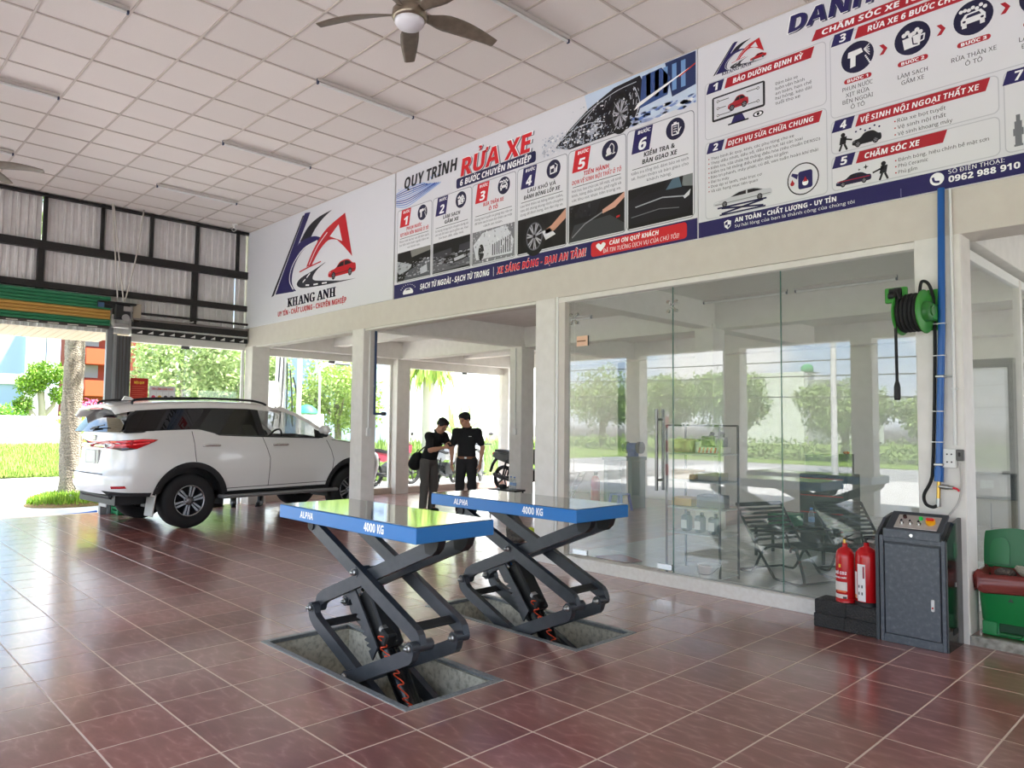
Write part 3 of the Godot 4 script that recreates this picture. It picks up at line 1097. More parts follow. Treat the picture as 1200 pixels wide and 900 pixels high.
	foliage(sh, [[Vector3(0, 1.35, 0.3), Vector3(0.6, 0.35, 0.9), 900]], 0.14, rgb(100, 150, 50), rgb(170, 206, 96))
	var fl := thing("flower_bush", "bush of pink blossom and lime leaves behind the tree trunk", "bush", Vector3(-20, 0, -5.05))
	b = mb()
	b.tube([Vector3(0, 0, 0), Vector3(0, 0.7, 0.1), Vector3(0.1, 1.3, 0.2)], [0.05, 0.04, 0.02], 7)
	b.tube([Vector3(0, 0.6, 0.05), Vector3(0, 1.0, -0.3), Vector3(0, 1.3, -0.5)], [0.03, 0.03, 0.01], 7)
	put("stem", b, M.bark, fl)
	foliage(fl, [[Vector3(0, 1.5, 0), Vector3(0.5, 0.24, 0.7), 900]], 0.1, rgb(140, 180, 60), rgb(210, 226, 110))
	var pk := []
	var pc := []
	for i in 260:
		pk.append(Transform3D(Basis.from_euler(Vector3(rng.randf() * 3, rng.randf() * 6, 0)), Vector3(rng.randf_range(-0.4, 0.4), rng.randf_range(1.66, 2.05), rng.randf_range(-0.6, 0.5))))
		pc.append(rgb(214, 60, 140).lerp(rgb(240, 150, 200), rng.randf()).srgb_to_linear())
	scatter("blossom", leaf_mesh(0.09), M.leaf, pk, pc, fl)
	# hedge of trees seen through the porch glass
	var hd := rgb(136, 160, 96)
	var hl := rgb(206, 216, 164)
	tree("full leafy tree filling the glazing behind the car roof, left of centre", Vector3(-24.5, -0.1, -8.9), 5.4, 4.0, 12000, hd, hl, 0.15, "trees beyond the porch glass")
	tree("full leafy tree beside the concrete utility pole", Vector3(-25.5, -0.1, -11.2), 5.0, 3.6, 9000, hd, hl, 0.15, "trees beyond the porch glass")
	tree("leafy tree right of the street lamp behind the car bonnet", Vector3(-25.0, -0.1, -14.9), 4.5, 3.6, 9000, rgb(146, 170, 88), rgb(208, 218, 146), 0.15, "trees beyond the porch glass")
	tree("distant blue green tree between the street lamp and the utility pole", Vector3(-36, -0.1, -15.0), 5.2, 3.6, 4500, rgb(100, 140, 80), rgb(170, 200, 130), 0.24, "trees beyond the porch glass")
	# utility pole with cabinets
	var up := thing("utility_pole", "pale concrete utility pole with cable boxes outside the porch", "pole", Vector3(-19.5, 0, -9.75))
	b = mb().cyl(Vector3(0, -0.1, 0), Vector3(0, 8, 0), 0.16, 12, 0.12)
	b.cyl(Vector3(0.3, -0.1, -0.42), Vector3(0.3, 7, -0.42), 0.07, 10)
	put("pole", b, mat(rgb(206, 204, 198), 0.9), up)
	put("cable_box", mb().box(Vector3(0.15, 2.3, 0.45), Vector3(0.3, 0.7, 0.5), 0.02), mat(rgb(214, 214, 210), 0.6), up)
	for k in 5:
		b = mb()
		b.tube(spline([Vector3(0.17, 3.6 - 0.2 * k, 0.1 - 0.1 * k), Vector3(0.25, 2.4, 0.2 - 0.14 * k), Vector3(0.2, 1.4, 0.3 - 0.2 * k)]), 0.02, 5)
		put("cable", b, M.black, up)
	var lamp := thing("street_lamp", "slender white street lamp with a flat arm above the trees", "street lamp", Vector3(-20, 0, -11.27))
	b = mb().tube(spline([Vector3(0, -0.1, 0), Vector3(0, 2.6, 0), Vector3(0, 3.1, 0), Vector3(0, 3.3, -0.3), Vector3(0, 3.34, -0.6)]), 0.035, 8)
	put("pole", b, M.white, lamp)
	put("lamp_head", mb().box(Vector3(0, 3.33, -0.75), Vector3(0.14, 0.06, 0.5), 0.02), M.steel_grey, lamp)
	solo("parasol", mb().at(Vector3(-22, 1.82, -11.95)).lathe([Vector2(0.36, 0), Vector2(0.3, 0.14), Vector2(0.16, 0.25), Vector2(0, 0.29)], 16), mat(rgb(40, 170, 120), 0.6), "turquoise domed cover beyond the porch glass above the car mirror", "cover")
	solo("white_cabinet", mb().box(Vector3(-22.0, 0.85, -12.1), Vector3(0.5, 1.9, 0.7), 0.02), M.white, "white kiosk cabinet outside the porch behind the car windscreen", "cabinet")
	# buildings
	var bb := thing("building", "huge pale blue building wall with a white band at the far left", "building", Vector3(-56, 0, -3.5))
	put("wall", mb().box(Vector3(0, 7, 0), Vector3(10, 15, 14.0)), mat(rgb(150, 174, 204), 0.8), bb)
	put("white_band", mb().box(Vector3(5.06, 3.9, 0), Vector3(0.16, 0.62, 14.0)), M.white, bb)
	put("corner_strip", mb().box(Vector3(5.1, 7, -6.4), Vector3(0.2, 15, 1.0)), M.white, bb)
	put("base_band", mb().box(Vector3(5.05, 0.9, 0), Vector3(0.14, 0.4, 14.0)), M.white, bb)
	var ob := thing("building", "orange balconied apartment building behind the tree trunk", "building", Vector3(-48, 0, -11.4))
	put("wall", mb().box(Vector3(0, 5, -1.4), Vector3(5, 14, 3.4)), mat(rgb(130, 58, 42), 0.8), ob)
	put("white_pier", mb().box(Vector3(3.1, 5, 0.62), Vector3(0.6, 14, 0.3)), M.white, ob)
	for y in [3.3, 5.05, 6.8]:
		put("balcony", mb().box(Vector3(2.9, y, -0.6), Vector3(0.9, 0.85, 1.9)), mat(rgb(184, 78, 42), 0.7), ob)
		put("window", mb().box(Vector3(2.52, y + 0.95, -0.1), Vector3(0.06, 0.7, 0.7)), mat(rgb(120, 130, 136), 0.3), ob)
		put("mullion", mb().box(Vector3(3.2, y + 0.8, -0.75), Vector3(0.1, 0.9, 0.16)), mat(rgb(184, 78, 42), 0.7), ob)
	var wb := thing("building", "pale blue wall behind the drooping tree outside the porch", "building", Vector3(-31, 0, -18.6))
	put("wall", mb().box(Vector3(0, 4, 0), Vector3(3, 8.4, 4.4)), mat(rgb(150, 166, 196), 0.85), wb)
	put("plinth", mb().box(Vector3(0.02, 0.2, 0), Vector3(3.04, 0.6, 4.44)), M.white, wb)
	var ww := thing("building", "plain white wall outside the porch, right of the drooping tree", "building", Vector3(-30.9, 0, -23.75))
	put("wall", mb().box(Vector3(0, 4, 0), Vector3(3, 8.6, 5.6)), M.white, ww)
	put("joint", mb().box(Vector3(1.51, 4, 1.4), Vector3(0.02, 8.6, 0.03)), mat(rgb(210, 212, 214), 0.8), ww)
	# drooping palm like tree and agave
	var pm := thing("palm", "tree with drooping yellow green leaves behind the standing people", "tree", Vector3(-20, 0, -15.4))
	b = mb().tube(spline([Vector3(0, -0.1, 0), Vector3(0.05, 1.4, 0.05), Vector3(0, 2.6, 0.0), Vector3(0, 4.2, 0)]), [0.2] + range(17).map(func(_i): return 0.19) + [0.14], 12)
	put("trunk", b, mat(rgb(196, 190, 176), 0.9), pm)
	fronds(pm, Vector3(0, 3.6, 0), 150, 1.3, 0.16, -0.9, rgb(140, 176, 60), rgb(206, 220, 110))
	var ag := thing("agave", "spiky green and white striped plant behind the men", "plant", Vector3(-17, 0.3, -14.2))
	fronds(ag, Vector3(0, 0.85, 0), 34, 1.15, 0.13, 0.75, rgb(120, 160, 90), rgb(214, 224, 170))
	put("stem", mb().cyl(Vector3(0, -0.3, 0), Vector3(0, 0.95, 0), 0.07, 8), M.bark, ag)
	# behind the camera, seen mirrored in the glass
	var a := 0
	for d in [[-31.0, 26.5, 5.2, 5.4], [-26.0, 26, 4.4, 4.8], [-21.5, 26, 4.6, 5.0], [-14.6, 25, 3.7, 5.0], [-10.4, 26, 3.4, 4.4], [-5.0, 26, 3.6, 4.6]]:
		tree(["bushy roadside tree mirrored at the left edge of the glass front", "bushy roadside tree mirrored over the glass door", "tall bushy roadside tree mirrored left of the grey column", "roadside tree mirrored beside the white block with the green tank", "low roadside tree mirrored right of the power pole", "roadside tree mirrored behind the hose reel pillar"][a], Vector3(d[0], -0.1, d[1]), d[2] + 0.4, d[3], 8000, rgb(112, 140, 76), rgb(178, 198, 120), 0.2, "roadside trees across the front road")
		a += 1
	var he := thing("hedge", "low hedge along the far side of the front road", "hedge", Vector3(-14, 0, 23))
	var cr := []
	for k in 24:
		cr.append([Vector3(-20 + k * 1.9, 0.35, rng.randf_range(-0.3, 0.3)), Vector3(1.3, 0.7, 0.8), 320])
	foliage(he, cr, 0.2, rgb(84, 116, 44), rgb(150, 176, 80))
	var bl := thing("building", "white flat roofed block with a green water tank mirrored in the glass", "building", Vector3(-34.5, 0, 62))
	put("wall", mb().box(Vector3(-0.5, 3.3, 0), Vector3(6.2, 7.4, 6)), mat(rgb(224, 226, 222), 0.8), bl)
	put("stair_tower", mb().box(Vector3(3.6, 2.9, 0.4), Vector3(2.2, 6.8, 5)), mat(rgb(150, 154, 152), 0.8), bl)
	put("wing", mb().box(Vector3(6.2, 2.5, 0.8), Vector3(3.2, 5.6, 5)), mat(rgb(214, 216, 210), 0.8), bl)
	put("parapet", mb().box(Vector3(-0.5, 7.05, -2.95), Vector3(6.3, 0.12, 0.1)), M.white, bl)
	b = mb().at(Vector3(2.3, 7.1, -1.5)).lathe([Vector2(0, 0.9), Vector2(0.35, 0.8), Vector2(0.6, 0.55), Vector2(0.62, 0.15), Vector2(0.5, 0)], 16)
	put("water_tank", b, mat(rgb(40, 150, 90), 0.4), bl)
	put("tank_stand", mb().box(Vector3(2.0, 7.05, -1.5), Vector3(2.6, 0.1, 1.2)), M.steel_grey, bl)
	var pp := thing("power_pole", "power pole with cross arms and wires mirrored in the glass", "pole", Vector3(-10.6, 0, 14))
	put("pole", mb().cyl(Vector3(0, -0.1, 0), Vector3(0, 8, 0), 0.11, 10, 0.08), mat(rgb(206, 206, 202), 0.8), pp)
	put("cross_arm", mb().box(Vector3(0.0, 3.0, 0), Vector3(0.5, 0.06, 0.06)), M.steel_grey, pp)
	put("cross_arm", mb().box(Vector3(0, 2.55, 0), Vector3(0.4, 0.06, 0.06)), M.steel_grey, pp)
	b = mb().tube([Vector3(0.1, 2.6, 0), Vector3(0.5, 2.95, 0), Vector3(1.0, 2.9, 0)], 0.02, 5)
	put("bracket", b, M.steel_grey, pp)
	var wi := 0
	for y in [3.9, 3.35, 2.6]:
		b = mb().tube(spline([Vector3(-40, y + 0.9, 17), Vector3(-20, y + 0.2, 15), Vector3(-10.6, y, 14), Vector3(6, y - 0.4, 12.4)], 5), 0.022, 5)
		solo("overhead_wire", b, M.black, ["topmost thin overhead wire mirrored across the sky in the glass", "middle overhead wire mirrored across the sky in the glass", "lowest overhead wire mirrored just above the trees in the glass"][wi], "wire")
		wi += 1
	b = mb().cyl(Vector3(0, 0, 0), Vector3(0, 1.9, 0), 0.04, 10)
	var rp := thing("marker_post", "red and white banded marker post mirrored beside the door handle", "post", Vector3(-9.8, -0.05, 2.6))
	put("pole", b, M.white, rp)
	for y in [0.55, 1.1, 1.65]:
		put("red_band", mb().cyl(Vector3(0, y - 0.13, 0), Vector3(0, y + 0.13, 0), 0.042, 10), M.red, rp)
	# slatted canopy soffit outside the left roller door
	var ca := thing("canopy", "cream slatted canopy soffit outside the left roller door", "canopy", Vector3(-13.4, 0, 0))
	var pl := mb().at(Vector3(-0.62, 2.95, 0), Basis(Vector3.BACK, 0.05)).box(Vector3.ZERO, Vector3(1.2, 0.03, 0.112), 0.006).mesh()
	var cm := mat(rgb(214, 196, 170), 0.7)
	for k in 40:
		inst("soffit_board", pl, cm, ca, Transform3D(Basis(), Vector3(0, 0, -3.74 + 0.118 * k)))
	var c2 := thing("canopy", "cream concrete canopy edge above the glazed openings", "canopy", Vector3(-13.4, 0, 0))
	put("slab", mb().box(Vector3(-0.55, 3.02, -8.4), Vector3(1.1, 0.16, 9.2)), mat(rgb(216, 200, 176), 0.8), c2)

func fronds(parent: Node, at: Vector3, n: int, l: float, w: float, lift: float, dark: Color, light: Color) -> void:
	for v in 3:
		var b := mb()
		for i in n / 3:
			var az := rng.randf() * TAU
			var d := Vector3(cos(az), 0, sin(az))
			var up := lift + rng.randf_range(-0.5, 0.5)
			var side := Vector3(-d.z, 0, d.x) * w * 0.5
			var o := at + Vector3(rng.randf_range(-0.05, 0.05), rng.randf_range(-0.2, 0.5) if lift < 0 else 0.0, 0)
			var ll := l * rng.randf_range(0.6, 1.1)
			var prev := o
			var pw := 0.35
			for k in 5:
				var s := (k + 1) / 5.0
				var p := o + d * ll * s * cos(up * s) + Vector3(0, (ll * s * sin(up) if lift > 0 else ll * (0.25 * s - 0.95 * s * s)), 0)
				var nw := sin(PI * minf(0.98, s * 0.85 + 0.1))
				b.q(prev - side * pw, prev + side * pw, p + side * nw, p - side * nw)
				prev = p
				pw = nw
		var m := mat(dark.lerp(light, v / 2.0), 0.6)
		m.backlight_enabled = true
		m.backlight = Color(0.5, 0.6, 0.3)
		var o := put("frond_cluster", b, m, parent)
		o.set_meta("kind", "stuff")

const NAVY := Color(0.135, 0.125, 0.36)
const CRIM := Color(0.78, 0.12, 0.16)
const INK := Color(0.09, 0.09, 0.13)
const GREYTXT := Color(0.36, 0.36, 0.4)
var zq := W + 0.0265

func P(b: MB, c: Color, poly: PackedVector2Array, l: int) -> void:
	b.col(c)
	b.ext(poly, zq + l * 0.0004, zq + l * 0.0004, false)

func S(b: MB, c: Color, path: PackedVector2Array, w: float, l: int) -> void:
	b.col(c)
	for p in Geometry2D.offset_polyline(path, w / 2, Geometry2D.JOIN_ROUND, Geometry2D.END_ROUND):
		if not Geometry2D.is_polygon_clockwise(p):
			b.ext(p, zq + l * 0.0004, zq + l * 0.0004, false)

func T(b: MB, c: Color, s: String, x0: float, y0: float, x1: float, ch: float, l := 6, sl := 0.0, bold := true, serif := false) -> void:
	b.col(c)
	print_text(b, s, x0, y0, x1, ch, zq + l * 0.0004, sl, bold, serif)

func disc(c: Vector2, rx: float, ry: float, k := 28) -> PackedVector2Array:
	var p := PackedVector2Array()
	for i in k:
		p.append(c + Vector2(cos(TAU * i / k) * rx, sin(TAU * i / k) * ry))
	return p

func rect(x0: float, y0: float, x1: float, y1: float) -> PackedVector2Array:
	return V2([x0, y0, x1, y0, x1, y1, x0, y1])

func skew(x0: float, y0: float, x1: float, y1: float, s: float) -> PackedVector2Array:
	return V2([x0, y0, x1 - s, y0, x1, y1, x0 + s, y1])

func blobs(b: MB, r: Rect2, n: int, c0: Color, c1: Color, s0: float, s1: float, l: int, along := 0.0) -> void:
	for i in n:
		var c := r.position + Vector2(rng.randf(), rng.randf()) * r.size
		var sz := rng.randf_range(s0, s1)
		var p := PackedVector2Array()
		for k in 6:
			var a := TAU * k / 6.0
			var v := Vector2(cos(a) * (1.0 + along), sin(a)) * sz * rng.randf_range(0.45, 1.0)
			p.append((c + v).clamp(r.position, r.end))
		if Geometry2D.triangulate_polygon(p).size():
			P(b, c0.lerp(c1, rng.randf()), p, l)

func wheel_art(b: MB, c: Vector2, r: float, sq: float, l: int, spokes := 5) -> void:
	P(b, Color(0.05, 0.05, 0.06), disc(c, r * sq, r), l)
	P(b, Color(0.4, 0.4, 0.43), disc(c, r * 0.72 * sq, r * 0.72), l + 1)
	P(b, Color(0.07, 0.07, 0.08), disc(c, r * 0.64 * sq, r * 0.64), l + 2)
	for k in spokes:
		for d in [-0.13, 0.13]:
			var a := TAU * k / spokes + 0.3
			S(b, Color(0.72, 0.72, 0.75), PackedVector2Array([c + Vector2(cos(a + d * 0.4) * sq, sin(a + d * 0.4)) * r * 0.1, c + Vector2(cos(a + d) * sq, sin(a + d)) * r * 0.66]), r * 0.075, l + 3)

func car_art(b: MB, x0: float, y0: float, x1: float, y1: float, c: Color, l: int) -> void:
	var f := func(list: Array) -> PackedVector2Array:
		var p := PackedVector2Array()
		for i in range(0, list.size(), 2):
			p.append(Vector2(lerpf(x0, x1, list[i]), lerpf(y0, y1, list[i + 1])))
		return p
	var top := curve2([Vector2(0.0, 0.22), Vector2(0.01, 0.46), Vector2(0.1, 0.56), Vector2(0.27, 0.64), Vector2(0.42, 0.93), Vector2(0.58, 1.0), Vector2(0.74, 0.95), Vector2(0.88, 0.7), Vector2(0.98, 0.62), Vector2(1.0, 0.3), Vector2(0.97, 0.16)], 5)
	var fit := PackedVector2Array()
	for q in top:
		fit.append(Vector2(lerpf(x0, x1, q.x), lerpf(y0, y1, q.y)))
	fit.append_array(f.call([0.9, 0.13, 0.1, 0.13]))
	P(b, c, fit, l)
	P(b, Color(0.1, 0.1, 0.13), f.call([0.31, 0.645, 0.36, 0.75, 0.45, 0.89, 0.57, 0.93, 0.57, 0.65]), l + 1)
	P(b, Color(0.1, 0.1, 0.13), f.call([0.595, 0.65, 0.595, 0.93, 0.7, 0.91, 0.77, 0.83, 0.85, 0.68]), l + 1)
	P(b, c.lerp(Color.WHITE, 0.45), f.call([0.02, 0.46, 0.1, 0.5, 0.09, 0.42, 0.02, 0.38]), l + 1)
	P(b, c.lerp(Color.BLACK, 0.35), f.call([0.03, 0.3, 0.97, 0.34, 0.98, 0.28, 0.03, 0.24]), l + 1)
	for u in [0.2, 0.8]:
		var h := y1 - y0
		wheel_art(b, Vector2(lerpf(x0, x1, u), y0 + h * 0.2), h * 0.235, 0.9, l + 2)

func logo(b: MB, ox: float, oy: float, s: float, ck: Color) -> void:
	# drawn in the big sign's metres, then moved and scaled
	var keep := b.x
	b.x = keep * Transform3D(Basis().scaled(Vector3(s, s, 1)), Vector3(ox, oy, 0))
	var blk := Color(0.08, 0.08, 0.12)
	P(b, blk, V2([-12.20, 3.70, -11.14, 4.95, -11.09, 4.95, -12.10, 3.72]), 2)
	P(b, ck, V2([-12.05, 3.73, -11.06, 4.98, -10.88, 4.96, -11.22, 4.55, -11.42, 4.32, -11.58, 4.05, -11.60, 3.88, -11.50, 3.76, -11.36, 3.70]), 2)
	var up := curve2([Vector2(-11.20, 4.53), Vector2(-10.95, 4.72), Vector2(-10.62, 4.82), Vector2(-10.19, 4.86)])
	up.append_array(curve2([Vector2(-10.19, 4.86), Vector2(-10.50, 4.76), Vector2(-10.72, 4.64), Vector2(-10.90, 4.50), Vector2(-11.15, 4.45)]))
	P(b, blk, up, 3)
	var arm := curve2([Vector2(-11.25, 4.50), Vector2(-11.0, 4.54), Vector2(-10.72, 4.53), Vector2(-10.48, 4.46)])
	arm.append_array(curve2([Vector2(-10.55, 4.42), Vector2(-10.85, 4.42), Vector2(-11.15, 4.33), Vector2(-11.38, 4.14), Vector2(-11.46, 3.92), Vector2(-11.40, 3.78), Vector2(-11.30, 3.70), Vector2(-11.55, 3.78), Vector2(-11.62, 4.0), Vector2(-11.50, 4.3)]))
	P(b, ck, arm, 4)
	S(b, Color(0.92, 0.92, 0.93), curve2([Vector2(-10.62, 4.44), Vector2(-11.08, 4.38), Vector2(-11.44, 4.16), Vector2(-11.54, 3.92), Vector2(-11.40, 3.74)]), 0.022, 6)
	var rd := curve2([Vector2(-10.36, 4.05), Vector2(-10.75, 3.97), Vector2(-11.15, 3.90), Vector2(-11.28, 3.81), Vector2(-11.1, 3.73), Vector2(-10.54, 3.69), Vector2(-9.9, 3.67), Vector2(-9.45, 3.665)])
	rd.append_array(curve2([Vector2(-9.9, 3.69), Vector2(-10.35, 3.75), Vector2(-10.68, 3.80), Vector2(-10.75, 3.86), Vector2(-10.62, 3.96), Vector2(-10.37, 4.04)]))
	P(b, Color(0.2, 0.2, 0.23), rd, 2)
	for d in [[-10.95, 3.88, -10.84, 3.94], [-11.08, 3.82, -10.99, 3.86], [-10.98, 3.76, -10.86, 3.745], [-10.72, 3.735, -10.58, 3.728], [-10.45, 3.72, -10.3, 3.712]]:
		S(b, Color(0.95, 0.95, 0.95), V2(d), 0.022, 3)
	S(b, CRIM, curve2([Vector2(-11.2, 4.01), Vector2(-10.85, 4.05), Vector2(-10.5, 4.08)]), 0.022, 3)
	var aa := curve2([Vector2(-10.97, 4.06), Vector2(-10.72, 4.34), Vector2(-10.35, 4.58), Vector2(-9.80, 4.73)])
	aa.append_array(V2([-9.57, 4.02, -9.80, 4.20]))
	aa.append_array(curve2([Vector2(-10.02, 4.35), Vector2(-10.28, 4.385), Vector2(-10.55, 4.27), Vector2(-10.80, 4.06)]))
	P(b, CRIM, aa, 5)
	P(b, Color(0.9, 0.9, 0.91), V2([-9.98, 4.585, -9.86, 4.30, -10.24, 4.44]), 7)
	S(b, Color(0.92, 0.92, 0.93), curve2([Vector2(-10.88, 4.08), Vector2(-10.62, 4.34), Vector2(-10.32, 4.52)]), 0.018, 7)
	car_art(b, -10.26, 3.74, -9.46, 4.0, rgb(196, 26, 34), 4)
	b.x = keep

func badge(b: MB, x0: float, y0: float, x1: float, y1: float, n: String, c: Color) -> void:
	P(b, c, skew(x0, y0, x1, y1, 0.045), 3)
	T(b, Color.WHITE, "BƯỚC", lerpf(x0, x1, 0.3), y1 - 0.055, lerpf(x0, x1, 0.88), 0.034, 5, 0.2)
	T(b, Color.WHITE, n, lerpf(x0, x1, 0.3), y0 + 0.022, lerpf(x0, x1, 0.66), 0.115, 5, 0.2)

func icon(b: MB, c: Vector2, r: float, k: int) -> void:
	P(b, Color(0.1, 0.1, 0.24), disc(c, r, r), 3)
	var wh := Color(0.95, 0.95, 0.95)
	var f := func(l: Array) -> PackedVector2Array:
		var p := PackedVector2Array()
		for i in range(0, l.size(), 2):
			p.append(c + Vector2(l[i], l[i + 1]) * r)
		return p
	if k == 0:
		P(b, wh, f.call([-0.6, 0.1, -0.55, 0.45, 0.25, 0.5, 0.35, 0.2, -0.1, 0.1, -0.12, -0.55, -0.45, -0.6, -0.42, 0.05]), 5)
		for j in 5:
			S(b, wh, f.call([0.4, 0.36, 0.75, 0.6 - 0.18 * j]), r * 0.05, 5)
			P(b, wh, disc(c + Vector2(0.5 + 0.06 * j, -0.1 - 0.12 * j) * r, r * 0.06, r * 0.06, 8), 5)
	elif k == 1:
		P(b, wh, f.call([-0.55, 0.05, 0.5, 0.15, 0.4, -0.55, -0.45, -0.6]), 5)
		for j in 6:
			P(b, wh, disc(c + Vector2(-0.45 + 0.18 * j, 0.3 + 0.12 * sin(j * 2.0)) * r, r * 0.14, r * 0.14, 10), 5)
		S(b, Color(0.1, 0.1, 0.24), f.call([0.0, 0.05, 0.05, -0.4, 0.3, -0.45]), r * 0.07, 6)
		S(b, wh, f.call([0.4, 0.0, 0.68, 0.05, 0.62, -0.3, 0.38, -0.35]), r * 0.08, 5)
	elif k == 2:
		P(b, wh, f.call([-0.62, -0.3, -0.62, 0.0, -0.4, 0.3, 0.4, 0.36, 0.62, 0.06, 0.62, -0.26]), 5)
		P(b, Color(0.1, 0.1, 0.24), f.call([-0.38, 0.05, -0.28, 0.22, 0.3, 0.26, 0.4, 0.08]), 6)
		for j in [-0.45, 0.45]:
			P(b, wh, rect(c.x + (j - 0.12) * r, c.y - 0.5 * r, c.x + (j + 0.12) * r, c.y - 0.25 * r), 5)
			P(b, Color(0.1, 0.1, 0.24), disc(c + Vector2(j, -0.12) * r, r * 0.09, r * 0.07, 10), 6)
		for j in 7:
			P(b, wh, disc(c + Vector2(-0.6 + 0.2 * j, 0.52 + 0.12 * sin(j * 3.0)) * r, r * 0.11, r * 0.11, 10), 5)
	elif k == 3:
		P(b, wh, f.call([-0.5, -0.5, -0.5, 0.35, 0.1, 0.45, 0.2, -0.45]), 5)
		P(b, Color(0.1, 0.1, 0.24), f.call([-0.38, -0.36, -0.38, 0.05, 0.06, 0.1, 0.08, -0.33]), 6)
		P(b, wh, f.call([0.25, 0.0, 0.6, 0.35, 0.5, -0.4, 0.22, -0.45]), 6)
		for j in 4:
			P(b, wh, disc(c + Vector2(0.25 + 0.1 * j, 0.55 - 0.08 * j) * r, r * 0.06, r * 0.06, 8), 5)
	elif k == 4:
		P(b, wh, disc(c + Vector2(-0.15, -0.05) * r, r * 0.28, r * 0.36), 5)
		P(b, wh, f.call([-0.5, -0.5, 0.2, -0.42, 0.22, -0.22, -0.5, -0.3]), 5)
		S(b, wh, curve2([c + Vector2(-0.1, 0.3) * r, c + Vector2(0.2, 0.62) * r, c + Vector2(0.5, 0.3) * r, c + Vector2(0.45, -0.3) * r]), r * 0.09, 5)
		P(b, wh, f.call([0.3, -0.35, 0.68, -0.3, 0.66, -0.42, 0.3, -0.47]), 5)
	else:
		P(b, wh, rrect(c.x - 0.4 * r, c.y - 0.58 * r, c.x + 0.4 * r, c.y + 0.5 * r, 0.08 * r), 5)
		P(b, Color(0.1, 0.1, 0.24), rrect(c.x - 0.3 * r, c.y - 0.48 * r, c.x + 0.3 * r, c.y + 0.36 * r, 0.05 * r), 6)
		P(b, wh, rect(c.x - 0.16 * r, c.y + 0.34 * r, c.x + 0.16 * r, c.y + 0.62 * r), 7)
		for j in 3:
			S(b, wh, f.call([-0.2, 0.2 - 0.22 * j, 0.18, 0.2 - 0.22 * j]), r * 0.07, 7)
		S(b, wh, f.call([0.1, -0.3, 0.28, -0.48, 0.62, 0.02]), r * 0.1, 8)

